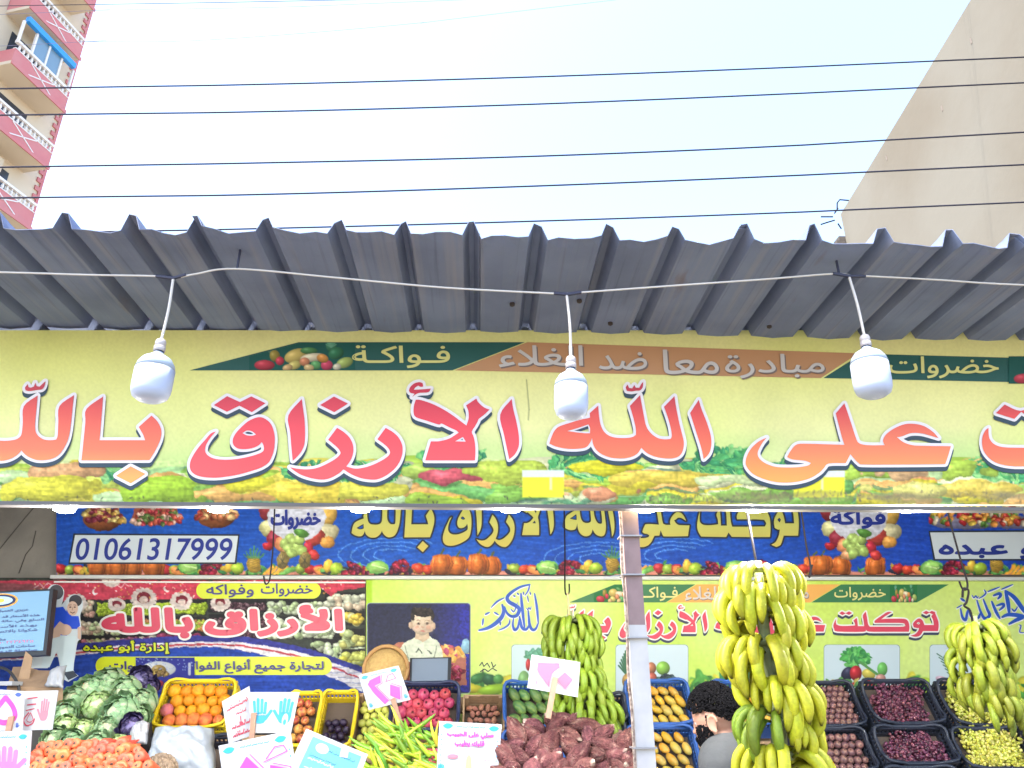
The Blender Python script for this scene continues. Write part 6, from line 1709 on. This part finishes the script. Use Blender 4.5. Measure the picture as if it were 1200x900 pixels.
bunch('bunch of green bananas hanging behind the pink price board', [(668, 722), (672, 780), (688, 830), (694, 880)], 4.02,
      [(726, 0, 350, 15, 1.0), (744, 15, 300, 13, 1.0), (766, 5, 300, 13, 1.0), (786, 30, 260, 11, 1.0), (806, 20, 270, 11, 1.0), (826, 20, 280, 12, 1.0), (846, 30, 240, 10, .95)], m_bgrn, .200, .026, 868)
bunch('bunch of dull green bananas hanging over the yellow grapes at right', [(1142, 728), (1146, 780), (1160, 830), (1162, 860)], 3.38,
      [(734, 0, 350, 13, 1.0), (748, 40, 200, 9, 1.1), (762, -40, 220, 10, .95), (778, 50, 180, 8, 1.1), (792, -25, 200, 9, 1.0), (818, 35, 190, 8, 1.0)], m_bdul, .172, .022, 835)

# ---- hooks and wires that hold them
m_hook = mat('dark_iron_wire', L(24, 22, 25), .9, spec=.1)
def hook(label, pts, Y, r=.004, cat='hook'):
    p0 = at(*pts[0], Y)
    P = [Vector((p0.x, p0.y, 2.955))] + [at(x, y, Y) for x, y in pts]
    tag(MB().tube(P[:1] + wire(P[1:], 5), r, 6).build('hanging_hook', m_hook, None, True), label, cat, 'hooks hanging from the roof')
hook('thin iron hook hanging empty over the red and blue banner', [(322, 592), (320, 640), (317, 672), (315, 682), (311, 684), (309, 675)], 3.6)
hook('long iron hook carrying the green bananas in the middle', [(661, 592), (662, 640), (662, 688), (664, 697), (667, 694), (667, 684)], 4.0)
tag(MB().tube(wire([at(x, y, 4.0) for x, y in [(665, 695), (666, 706), (667, 724)]], 5), .006, 6).build('rope', mat('jute_rope', L(160, 140, 100), .9)), 'short rope between hook and the green bananas', 'rope')
hook('straight iron rod carrying the tall yellow bananas', [(874, 590), (880, 625), (887, 664)], 2.98, .005, 'rod')
hook('black double hook hanging between the yellow bananas and the round print', [(938, 592), (945, 640), (949, 658), (950, 672), (948, 676), (952, 662)], 3.3)
hook('iron hook carrying the green bananas at right', [(1108, 592), (1124, 650), (1133, 680), (1133, 690), (1128, 690), (1124, 681)], 3.36, .0045)
tag(MB().tube(wire([at(x, y, 3.36) for x, y in [(1128, 700), (1129, 690), (1135, 692), (1133, 705), (1130, 710), (1137, 716), (1141, 736)]], 5), .005, 6).build('wire_loop', m_hook), 'twisted wire loop between the hook and the green bananas at right', 'wire')

# =================================================================== price boards
m_card = mat('white_card', L(228, 232, 240, .46), .6, nscale=5, namt=.3, ncol=L(206, 208, 220, .44))
m_pink = mat('marker_pink', L(236, 70, 180, .58), .5); m_cy = mat('marker_cyan', L(40, 170, 214, .58), .5); m_rd = mat('marker_red', L(214, 60, 90, .58), .5); m_lp = mat('marker_light_pink', L(240, 130, 150, .58), .5)
m_navyp = mat('marker_blue', L(60, 90, 180, .58), .5); m_pkhand = mat('marker_soft_pink', L(244, 120, 200, .58), .5)
m_stick = mat('wooden_stick', L(158, 124, 104, .9), .8, nscale=30, namt=.4, ncol=L(120, 92, 76))
def card(label, tl, tr_, br, bl, Y, stick=None):
    t = thing('price_board', label, 'price sign', tuple(at(*[(a + b) / 2 for a, b in zip(bl, br)], Y)))
    B = Board(at(*tl, Y + .02), at(*tr_, Y + .02), at(*br, Y), at(*bl, Y))
    solid(B, sq, -.006, 0).build('board', m_card, t)
    if stick:
        MB().bar(B(*stick[0], .010 if len(stick) < 3 else -.014), B(*stick[1], .010 if len(stick) < 3 else -.014), .024, .012, (0, 1, 0)).build('stick', m_stick, t)
    return t, B
class Ink:
    def __init__(s, t, B): s.t, s.B, s.n = t, B, 0
    def __call__(s, name, m, fn):
        s.n += 1; f_ = Flat(s.B, .001 + .0007 * s.n); fn(f_); f_.build(name, m, s.t)
def eye(f_, x, y, w_): f_.poly(curve_poly([(x - w_, y), (x - w_ * .3, y - w_ * .55), (x + w_ * .5, y - w_ * .5), (x + w_, y - w_ * .1), (x + w_ * .4, y + w_ * .5), (x - w_ * .4, y + w_ * .5)], 80, 3))
def hand_print(f_, x, y, w_, h_, flip=1):
    f_.poly(curve_poly([(x - .30 * w_, y), (x - .36 * w_, y + .25 * h_), (x - .2 * w_, y + .42 * h_), (x + .2 * w_, y + .42 * h_), (x + .34 * w_, y + .2 * h_), (x + .32 * w_, y)], 80, 3))
    for k, (dx, ln_) in enumerate(((-.26, .42), (-.09, .52), (.09, .50), (.26, .38))): f_.stroke([(x + dx * w_, y + .05 * h_), (x + dx * w_ * 1.12, y - ln_ * h_)], w_ * .145)
    f_.stroke([(x + flip * .28 * w_, y + .28 * h_), (x + flip * .52 * w_, y + .02 * h_), (x + flip * .58 * w_, y - .06 * h_)], w_ * .16)
def scribble(f_, x0, y, x1, h_, wd_, seed, n=5):
    g_ = random.Random(seed); step = (x1 - x0) / n
    for k in range(n):
        xa = x0 + k * step
        f_.stroke([(p.x, p.y) for p in wire([(xa + .9 * step, y - h_ * g_.uniform(.2, 1), 0), (xa + .7 * step, y + h_ * .3, 0), (xa + .4 * step, y - h_ * g_.uniform(-.2, .5), 0), (xa + .08 * step, y + h_ * g_.uniform(0, .5), 0)], 3)], wd_)
    for k in range(n // 2 + 1): f_.ellipse(x0 + g_.random() * (x1 - x0), y - h_ * 1.2, wd_ * .6, wd_ * .6, 8)
# pink five and red hand at the far left
t, B = card('white board with a big pink ring digit at the left edge, over the carrots', (-15, 807), (29, 810), (26, 857), (-17, 856), 3.78, ((.72, .65), (.60, 1.35)))
I = Ink(t, B)
I('digit', m_pink, lambda f_: f_.stroke([(p.x, p.y) for p in wire([(.52, .20, 0), (.72, .42, 0), (.78, .66, 0), (.55, .80, 0), (.30, .74, 0), (.28, .50, 0), (.50, .20, 0)], 6)], .13))
I('eye_drawing', m_navyp, lambda f_: (eye(f_, .84, .10, .09), scribble(f_, .30, .12, .66, .03, .012, 3, 4))); I('hand_drawing', m_navyp, lambda f_: hand_print(f_, .86, .86, .10, .12))
t, B = card('white board with a red hand print beside the cabbages', (28, 810), (68, 809), (61, 855), (25, 856), 3.84)
I = Ink(t, B)
I('hand_drawing', m_lp, lambda f_: hand_print(f_, .68, .52, .36, .58, -1)); I('writing', m_rd, lambda f_: (f_.stroke([(.14, .20), (.42, .17)], .03), f_.stroke([(.14, .36), (.40, .34)], .03), f_.stroke([(.12, .50), (.36, .46)], .025), f_.stroke([(p.x, p.y) for p in wire([(.20, .56, 0), (.06, .74, 0), (.16, .88, 0), (.34, .84, 0), (.40, .72, 0)], 5)], .035)))
I('drop_drawing', m_rd, lambda f_: f_.stroke([(p.x, p.y) for p in wire([(.26, .56, 0), (.16, .74, 0), (.26, .80, 0), (.36, .74, 0), (.26, .56, 0)], 5)], .018))
t, B = card('white board with a pink hand print at the bottom left corner', (-22, 858), (37, 856), (33, 912), (-24, 912), 3.52)
I = Ink(t, B)
I('hand_drawing', m_pkhand, lambda f_: hand_print(f_, .54, .66, .62, .58, 1)); I('eye_drawing', m_cy, lambda f_: (eye(f_, .84, .13, .09), scribble(f_, .38, .13, .70, .03, .012, 5, 4))); I('border_marks', m_cy, lambda f_: [f_.ellipse(.93, .35 + .12 * k, .012, .02, 8) for k in range(5)])
# red writing, blue hands
t, B = card('slanted white board with small red handwriting right of the oranges', (260, 822), (292, 804), (299, 860), (268, 872), 4.06)
I = Ink(t, B); I('writing', m_rd, lambda f_: (scribble(f_, .12, .26, .9, .05, .03, 7, 5), scribble(f_, .42, .44, .8, .04, .022, 8, 3), scribble(f_, .2, .70, .9, .05, .035, 9, 4), scribble(f_, .2, .88, .9, .05, .035, 10, 5), f_.ellipse(.56, .68, .07, .04), f_.stroke([(.56, .52), (.56, .66)], .03)))
t, B = card('white board with two cyan hand prints in front of the peaches', (292, 811), (351, 811), (341, 859), (294, 859), 4.0, ((.10, .52), (.03, 1.15)))
I = Ink(t, B); I('hand_drawing', m_cy, lambda f_: hand_print(f_, .22, .50, .42, .62, 1)); I('hand_drawing', m_cy, lambda f_: hand_print(f_, .78, .50, .42, .62, -1)); I('drop_drawing', m_card, lambda f_: f_.ellipse(.80, .70, .07, .17)); I('drop_drawing', m_cy, lambda f_: f_.ellipse(.80, .74, .035, .07)); I('writing', m_card, lambda f_: scribble(f_, .10, .56, .36, .04, .014, 4, 4))
# big pink twenty five
PINK2 = [(.30, .22), (.46, .12), (.50, .17), (.34, .30), (.60, .92), (.44, .99), (.20, .46), (.17, .34)]
def price25(t, B, k=0):
    I = Ink(t, B)
    if k == 0:
        I('digit', m_pink, lambda f_: f_.poly([(.16, .42), (.28, .34), (.46, .34), (.56, .26), (.30, .44), (.52, .86), (.42, .96)]) if False else f_.poly(curve_poly([(.15, .32), (.22, .22), (.50, .15), (.46, .36), (.30, .40), (.52, .88), (.40, .96), (.24, .62)], 40, 3)))
        I('digit', m_pink, lambda f_: f_.poly([(.66, .46), (.86, .60), (.78, .94), (.58, .76)]))
        I('outline', mat('marker_magenta', L(206, 60, 150, .58), .5), lambda f_: (f_.stroke([(.53, .14), (.49, .38), (.34, .43), (.56, .90)], .014), f_.stroke([(.69, .43), (.90, .59), (.81, .96)], .014), f_.stroke([(.60, .34), (.68, .20), (.80, .18), (.84, .33), (.58, .36)], .016)))
    I('eye_drawing', m_cy, lambda f_: (eye(f_, .13, .11, .085), eye(f_, .85, .10, .085), scribble(f_, .28, .10, .70, .022, .010, 5, 5))); I('hand_drawing', m_cy, lambda f_: (hand_print(f_, .92, .88, .09, .12), hand_print(f_, .08, .90, .09, .12))); I('border_marks', m_cy, lambda f_: [f_.ellipse(.955, .28 + .10 * q, .010, .014, 8) for q in range(5)])
    return I
t, B = card('big white board with a pink hand drawn price, below the cyan hand prints', (256, 874), (340, 856), (352, 934), (266, 946), 3.55); 
I = price25(t, B, 1)
I('digit', m_pink, lambda f_: f_.poly(curve_poly([(.22, .46), (.36, .26), (.56, .58), (.62, .90), (.48, .98), (.40, .66)], 60, 3))); I('digit', m_pink, lambda f_: f_.poly([(.66, .46), (.90, .56), (.84, .96), (.62, .90)])); I('outline', m_pink, lambda f_: (f_.stroke([(.41, .24), (.60, .54), (.67, .90)], .014), f_.stroke([(.62, .36), (.76, .20), (.88, .20), (.92, .30), (.58, .40)], .016), f_.stroke([(.70, .44), (.94, .54), (.88, .98)], .014)))
t, B = card('tilted board with pale blue printed square beside the guavas', (359, 854), (431, 884), (409, 946), (330, 915), 3.55)
I = Ink(t, B); I('blue_square', mat('marker_sky', L(110, 200, 232, .58), .5), lambda f_: f_.poly([(.14, .08), (.92, .08), (.92, .95), (.14, .95)])); I('writing', mat('marker_white', L(210, 232, 240, .58), .5), lambda f_: (f_.ellipse(.34, .22, .10, .09), scribble(f_, .2, .46, .6, .04, .02, 3, 4), scribble(f_, .2, .62, .8, .04, .02, 4, 5)))
I('writing', m_navyp, lambda f_: (scribble(f_, .44, .22, .86, .035, .010, 6, 6), scribble(f_, .2, .40, .62, .03, .010, 7, 6))); I('patch', m_card, lambda f_: f_.poly([(.60, .08), (.72, .08), (.74, .20), (.62, .24)]))
t, B = card('tilted white board with a pink price above the guavas', (420, 791), (467, 780), (481, 820), (432, 832), 4.25, ((.62, .86), (.60, 2.1)))
price25(t, B)
t, B = card('white board with pink arabic sentence in front of the pomegranates', (515, 845), (588, 849), (583, 912), (511, 912), 3.6)
I = Ink(t, B)
I('eye_drawing', m_cy, lambda f_: (eye(f_, .14, .08, .085), eye(f_, .88, .09, .085), scribble(f_, .28, .08, .74, .020, .012, 6, 5))); I('lettering', m_pink, lambda f_: (lettering(f_, 'صلي على الحبيب', (.14, .17, .88, .29), 0, pen=.014), lettering(f_, 'قلبك يطيب', (.27, .33, .74, .44), 0, pen=.014)))
I('finger_drawing', mat('marker_peach', L(240, 180, 140, .58), .5), lambda f_: (f_.poly(curve_poly([(.46, .98), (.47, .66), (.51, .58), (.55, .66), (.58, .98)], 60, 3)))); I('hand_drawing', m_cy, lambda f_: (hand_print(f_, .07, .84, .13, .17), hand_print(f_, .93, .86, .13, .17))); I('border_marks', m_cy, lambda f_: [f_.ellipse(x_, .24 + .09 * q, .010, .012, 8) for q in range(6) for x_ in (.05, .955)])
I('writing', m_lp, lambda f_: (f_.ellipse(.25, .62, .09, .04), scribble(f_, .62, .56, .86, .02, .008, 3, 4), scribble(f_, .62, .68, .86, .02, .008, 4, 4)))
t, B = card('white board with two pale pink shapes stuck in the sweet potatoes', (623, 767), (680, 776), (677, 817), (618, 806), 3.56, ((.52, .56), (.46, 1.75)))
I = Ink(t, B); m_pp = mat('marker_watery_pink', L(244, 110, 150, .5), .5)
I('digit', m_pp, lambda f_: f_.poly(curve_poly([(.16, .22), (.58, .14), (.60, .26), (.46, .48), (.42, .88), (.16, .46)], 40, 3))); I('digit', m_pp, lambda f_: f_.poly([(.70, .36), (.88, .54), (.74, .86), (.55, .62)]))
I('outline', m_lp, lambda f_: (f_.stroke([(.15, .44), (.15, .22), (.60, .12)], .014), f_.stroke([(.14, .46), (.41, .92)], .012), f_.stroke([(.70, .32), (.92, .54), (.74, .90), (.56, .66)], .012), f_.rect(.14, .74, .19, .84)))
# =================================================================== people
def remesh(parts_mb, vox, sm_it=4):
    """welds overlapping shapes into one continuous skin"""
    o = bpy.data.objects.new('skin', parts_mb.mesh('skin')); COL.objects.link(o)
    md = o.modifiers.new('r', 'REMESH'); md.mode = 'VOXEL'; md.voxel_size = vox
    ms = o.modifiers.new('s', 'SMOOTH'); ms.iterations = sm_it; ms.factor = .5
    dg = bpy.context.evaluated_depsgraph_get()
    me = bpy.data.meshes.new_from_object(o.evaluated_get(dg)); me.materials.clear()
    old = o.data; bpy.data.objects.remove(o); bpy.data.meshes.remove(old)
    return smooth(me)
def ellip(mb, c, r, M=None, n=18):
    me = []; m = n // 2
    V = []; F = []
    for i in range(m + 1):
        th = math.pi * i / m
        for k in range(n):
            ph = 2 * math.pi * k / n
            v = Vector((r[0] * math.sin(th) * math.cos(ph), r[1] * math.sin(th) * math.sin(ph), r[2] * math.cos(th))) + Vector(c)
            V.append(M @ v if M else v)
    for i in range(m):
        for k in range(n): F.append((i * n + k, (i + 1) * n + k, (i + 1) * n + (k + 1) % n, i * n + (k + 1) % n))
    mb.add(V, F)
def limb(mb, pts, rs): mb.tube(wire(pts, 6), [float(x) for x in np.interp(np.linspace(0, len(pts) - 1, (len(pts) - 1) * 6 + 1), range(len(pts)), rs)], 12)
def person(label, foot, head_c, fdir, k, skin, hair_m, shirt_m, trou_m, style, grp=None):
    """a standing figure; head_c the middle of the head, fdir where the face looks, k its size"""
    t = thing('person', label, 'person', tuple(foot))
    f = Vector(fdir).normalized(); up = Vector((0, 0, 1)); lf = up.cross(f).normalized(); u2 = f.cross(lf)
    H = Matrix((f, lf, u2)).transposed().to_4x4(); H.translation = head_c; H = H @ Matrix.Diagonal((k, k, k, 1))
    bf = Vector((fdir[0], fdir[1], 0)).normalized(); bl = up.cross(bf)
    def W(x, y, z): return Vector(foot) + bf * x * k + bl * y * k + up * z * k     # body: x forward, y left, z height
    nk = Vector(head_c) + up * (-.25 * k) - bf * .045 * k
    sh = nk - up * .105 * k
    b = MB()
    ellip(b, (0, 0, .022), (.098, .077, .098), H); ellip(b, (.022, 0, -.040), (.072, .062, .082), H); ellip(b, (.048, 0, -.085), (.040, .044, .036), H)
    ellip(b, (.086, 0, -.018), (.018, .014, .030), H, 10); ellip(b, (.098, 0, -.035), (.016, .015, .012), H, 10)
    ellip(b, (.080, 0, .012), (.016, .045, .012), H, 10); ellip(b, (.082, 0, -.066), (.012, .024, .010), H, 10)
    for s in (-1, 1):
        ellip(b, (-.006, s * .079, -.018), (.019, .008, .031), H, 12)
        b.tube([H @ Vector((-.008 + .021 * math.cos(q_) - .004 * (math.sin(q_) < -.5), s * (.088 + .004 * math.cos(q_ - 2.6)), -.016 + .034 * math.sin(q_))) for q_ in [x_ * .5 - 1.9 for x_ in range(11)]], .0072 * k, 8)
        ellip(b, (.050, s * .045, -.03), (.024, .018, .02), H, 10)
    b.tube(wire([Vector(head_c) + u2 * (-.055 * k) - f * .020 * k, Vector(head_c) - up * .12 * k - bf * .030 * k, nk, sh - up * .02 * k], 4), [.060 * k] * 6 + [.064 * k] * 3 + [.068 * k] * 4, 14)
    z0 = (sh.z - foot[2]) / k
    T = lambda x, y, z: W(x, y, z) + (sh - W(0, 0, z0)) * min(1, max(0, (z - .9) / (z0 - .9)))
    torso = [T(0, 0, .90), T(.01, 0, 1.05), T(.0, 0, 1.22), T(-.005, 0, z0 - .10), T(0, 0, z0 - .02)]
    for (c_, r_) in zip(torso, ((.105, .165, .11), (.10, .15, .12), (.115, .165, .13), (.11, .175, .10), (.085, .16, .05))):
        Mx = Matrix((bf, bl, up)).transposed().to_4x4(); Mx.translation = c_; ellip(b, (0, 0, 0), [q * k for q in r_], Mx)
    arms, legs = [], []
    for s in (-1, 1):
        A = [T(-.005, s * .175, z0 - .06), T(-.01, s * .235, z0 - .30), T(.20, s * .20, z0 - .42), T(.25, s * .185, z0 - .43)]
        arms.append(A); limb(b, A, [.052 * k, .042 * k, .030 * k, .028 * k])
        hc = A[-1]; fw = (A[3] - A[2]).normalized(); sd = bl * s
        ellip(b, (0, 0, 0), (.048 * k, .040 * k, .018 * k), Matrix.Translation(hc + fw * .045 * k) @ Matrix((fw, fw.orthogonal().cross(fw) if False else up.cross(fw).normalized(), fw.cross(up.cross(fw).normalized()))).transposed().to_4x4(), 12)
        for q, ln_ in enumerate((.062, .072, .068, .052)):
            o_ = (q - 1.5) * .019 * k
            yv = up.cross(fw).normalized()
            p = hc + fw * .085 * k + yv * o_
            b.tube([p - fw * .02 * k, p + fw * ln_ * .5 * k - up * .004 * k, p + fw * ln_ * .85 * k - up * .02 * k, p + fw * ln_ * .95 * k - up * .035 * k], [.0095 * k, .0090 * k, .0082 * k, .007 * k], 8)
        yv = up.cross(fw).normalized() * -s
        b.tube([hc + fw * .02 * k + yv * .03 * k, hc + fw * .05 * k + yv * .055 * k, hc + fw * .08 * k + yv * .060 * k - up * .012 * k], [.012 * k, .011 * k, .008 * k], 8)
        Lg = [W(0, s * .09, .92), W(.01, s * .10, .50), W(-.01, s * .105, .10), W(-.005, s * .105, .06)]
        legs.append(Lg); limb(b, Lg, [.088 * k, .060 * k, .040 * k, .042 * k])
        b.tube([W(-.05, s * .107, .035), W(.05, s * .110, .035), W(.15, s * .115, .025), W(.19, s * .116, .022)], [.034 * k, .036 * k, .030 * k, .020 * k], 10)
    body = link('body', remesh(b, .0065 * max(.8, k), 3), skin, t)
    for s in (-1, 1):
        e = MB(); ellip(e, (.074, s * .030, -.002), (.0115, .0115, .0115), H, 12); e.build('eye', mat('eye_white', L(220, 215, 210, .85), .2), t, True)
    # clothes
    c = MB()
    for (c_, r_) in zip(torso, ((.130, .185, .12), (.122, .170, .12), (.132, .182, .13), (.126, .188, .105), (.100, .165, .058))):
        Mx = Matrix((bf, bl, up)).transposed().to_4x4(); Mx.translation = c_; ellip(c, (0, 0, 0), [q * k for q in r_], Mx)
    for A in arms: limb(c, [A[0], A[0].lerp(A[1], .5), A[0].lerp(A[1], .86)], [.070 * k, .064 * k, .062 * k])
    c.tube(wire([sh - up * .03 * k, sh + up * .012 * k], 3), [.098 * k, .09 * k, .08 * k, .076 * k], 16)
    link('tshirt', remesh(c, .010, 3), shirt_m, t)
    c = MB()
    Mx = Matrix((bf, bl, up)).transposed().to_4x4(); Mx.translation = W(0, 0, .93); ellip(c, (0, 0, 0), (.128 * k, .178 * k, .12 * k), Mx)
    for Lg in legs: limb(c, [Lg[0], Lg[1], Lg[2]], [.108 * k, .080 * k, .066 * k])
    link('trousers', remesh(c, .012, 3), trou_m, t)
    for s in (-1, 1):
        c = MB(); c.tube([W(-.075, s * .107, .04), W(.05, s * .110, .042), W(.15, s * .115, .034), W(.205, s * .116, .028)], [.036 * k, .045 * k, .040 * k, .024 * k], 10)
        c.build('shoe', mat('dark_shoe', L(50, 46, 46), .6), t, True)
    # hair
    g_ = random.Random(3); hb_ = MB()
    ico = bmesh.new(); bmesh.ops.create_icosphere(ico, subdivisions=1, radius=1)
    iv = [v.co.copy() for v in ico.verts]; iff = [tuple(v.index for v in q.verts) for q in ico.faces]; ico.free()
    def clump(p, r_):
        e = Vector((g_.uniform(.7, 1.3), g_.uniform(.7, 1.3), g_.uniform(.7, 1.3)))
        hb_.add([H @ (Vector(p) + Vector((v.x * e.x, v.y * e.y, v.z * e.z)) * r_) for v in iv], iff)
    if style == 'curly':
        ellip(hb_, (-.012, 0, .040), (.097, .078, .092), H, 20)
        for _ in range(6000):
            d = Vector((g_.gauss(0, 1), g_.gauss(0, 1), g_.gauss(0, 1))).normalized()
            line_ = .30 if d.x > .55 else (-.02 - .5 * max(0, -d.x))
            if abs(d.y) > .6 and d.x > -.25: line_ = .12
            if d.z < line_: continue
            puff = 1.10 + .16 * max(0, d.z) + .06 * g_.random()
            fade = .8 if d.z < .1 else 1
            clump((d.x * .100 * puff - .006, d.y * .079 * puff, .022 + d.z * .100 * puff), .0048 * fade * g_.uniform(.7, 1.3))
        o_ = hb_.build('hair', hair_m, t, True); hb_ = MB()
        for _ in range(5200):                                        # short beard along the jaw
            s = g_.choice((-1, 1)); q = g_.random()
            d_ = Vector((g_.gauss(.3, 1), g_.gauss(0, 1), g_.gauss(-.3, 1))).normalized()
            if q < .16: p = (.004 + .016 * g_.random(), s * (.0735 - .002 * g_.random()), .018 - .05 * g_.random())
            elif abs(d_.y) > .5 and -.22 < d_.x < .78 and d_.z < .30: p = (.024 + d_.x * .074, d_.y * .066, -.040 + d_.z * .086)
            elif d_.z > -.18 - .35 * max(0, d_.x - .75) or d_.x < -.05: continue
            else: p = (.024 + d_.x * .080, d_.y * .068, -.040 + d_.z * .090)
            clump(p, .0042 * g_.uniform(.7, 1.2))
        hb_.build('beard', hair_m, t, True)
    else:
        ellip(hb_, (-.010, 0, .036), (.100, .081, .095), H, 26)
        for _ in range(260):
            d = Vector((g_.gauss(0, 1), g_.gauss(0, 1), abs(g_.gauss(0, 1)))).normalized()
            if d.x > .6 and d.z < .62: continue
            p = Vector((d.x * .102 - .010, d.y * .083, .036 + d.z * .097)); tg = Vector((.3, .25 * d.y, -.15)).cross(d).cross(d) * -1
            hb_.tube([H @ p, H @ (p + tg * .03 + d * .003), H @ (p + tg * .07 + d * -.004)], [.0035 * k, .0045 * k, .002 * k], 5)
        hb_.build('hair', hair_m, t, True)
    return t
m_skinm = mat('skin_tan', L(206, 156, 132, .8), .5, sss=.15, nscale=14, namt=.3, ncol=L(190, 130, 110, .8))
m_hairb = mat('hair_black', L(16, 15, 18), .85, spec=.12)
m_shirt = mat('tshirt_grey', L(92, 94, 96, .85), .9, nscale=40, namt=.2, ncol=L(76, 78, 80), bump=.2, bscale=30)
m_trous = mat('trousers_dark', L(52, 54, 66), .9)
hc = at(838, 843, 3.5)
person('man with curly black hair and beard in a grey t-shirt, facing away', (hc.x + .06, hc.y - .02, .15), hc, (-.86, .50, -.16), .98, m_skinm, m_hairb, m_shirt, m_trous, 'curly')
hc2 = at(186, 915, 3.98)
person('child with light brown hair, only the top of the head showing beside the carrots', (hc2.x - .01, hc2.y - .02, .15), hc2, (.80, -.55, -.25), .84, mat('skin_light', L(226, 178, 158, .8), .5, sss=.15), mat('hair_light_brown', L(140, 118, 96, .9), .5, nscale=60, namt=.5, ncol=L(196, 176, 150)), mat('tshirt_pale', L(190, 190, 200, .8), .9), m_trous, 'straight')

# =================================================================== small things
tb = thing('tablet', 'grey screened tablet with dark frame standing behind the pomegranates', 'tablet', tuple(at(505, 802, 5.0)))
B = Board(at(480.5, 771, 5.04), at(529, 770, 5.04), at(528, 800, 4.99), at(480, 801, 4.99))
solid(B, sq, -.012, 0).build('case', mat('tablet_black', L(34, 38, 46), .4), tb); solid(B, [(.05, .05), (.92, .05), (.92, .92), (.05, .92)], 0, .002).build('screen', mat('tablet_grey_glass', L(128, 142, 160, .8), .15), tb)
mb = MB(); mb.box((B(.5, 1, -.05).x, 5.03, at(505, 803, 5.0).z - .12), (.30, .10, .22)); tag(mb.build('wooden_box', m_wood), 'plain wooden box hidden under the tablet', 'box')
hat = thing('round_basket', 'tan woven round basket lid leaning behind the tilted price board', 'basket', tuple(at(453, 790, 4.98)))
MB().lathe([(.128, -.02), (.128, 0), (.122, .012), (.10, .04), (.06, .062), (.02, .07)], 28, Matrix.Translation(at(452, 784, 4.98)) @ Vector((.05, -1, .25)).to_track_quat('Z', 'Y').to_matrix().to_4x4()).build('lid', mat('woven_straw', L(206, 172, 108, .9), .8, nscale=60, namt=.6, ncol=L(170, 132, 80), bump=.5, bscale=140), hat, True)
MB().tube([at(452, 784, 4.98) + Vector((.135 * math.cos(a * .3), -.0, .135 * math.sin(a * .3))) for a in range(22)], .012, 8).build('rim', mat('straw_rim', L(180, 140, 90, .9), .8), hat, True)
bx = thing('cardboard_box', 'torn brown cardboard box under the television', 'box', tuple(at(45, 806, 4.5)))
B = Board(at(16, 779, 4.70), at(70, 786, 4.66), at(74, 806, 4.46), at(8, 806, 4.46))
solid(B, [(0, .1), (.3, 0), (.55, .12), (1, .0), (1, 1), (0, 1)], -.10, 0).build('carton', mat('cardboard', L(176, 146, 116, .9), .85, nscale=9, namt=.5, ncol=L(132, 104, 80), bump=.4, bscale=16), bx)
B2 = Board(at(30, 763, 4.62), at(38, 770, 4.60), at(34, 797, 4.55), at(20, 800, 4.55)); solid(B2, sq, -.004, 0).build('flap', mat('cardboard', None), bx)
crumple('paper_bag', 'white torn paper lying on the cardboard under the boys', 'paper', (at(60, 785, 4.48), at(78, 780, 4.5), at(74, 806, 4.42), at(52, 804, 4.42)), m_card, 5, .03, 14)
tag(MB().tube(wire([at(x, y, 4.44) for x, y in [(0, 782), (10, 786), (18, 796), (22, 806), (22, 818)]], 6), .008, 6).build('cable', mat('black_rubber', L(40, 42, 48), .6)), 'black cable drooping beside the cardboard box', 'cable')
tag(MB().box(at(-2, 801, 4.42), (.20, .10, .02)).build('tray', m_card), 'white tray edge at the far left above the boards', 'tray')
sk = thing('sack', 'brown cloth sack slumped between the sweet potatoes and the post', 'sack', tuple(at(728, 885, 3.9)))
link('cloth', blob('sack', .13, .12, .10, lambda v, k_: mixc((110, 76, 74), (140, 104, 96), .5 + k_) * KK, .25, 2.4, 22, None, 4), fruit_mat('sack_cloth', .95, 0, 0, .5, 60), sk, False).location = (0, 0, .0)
tag(MB().box((-1.55, 4.33, 1.26), (.5, .45, .03)).build('shelf', m_wood), 'wooden shelf under the cabbages', 'shelf') if False else None
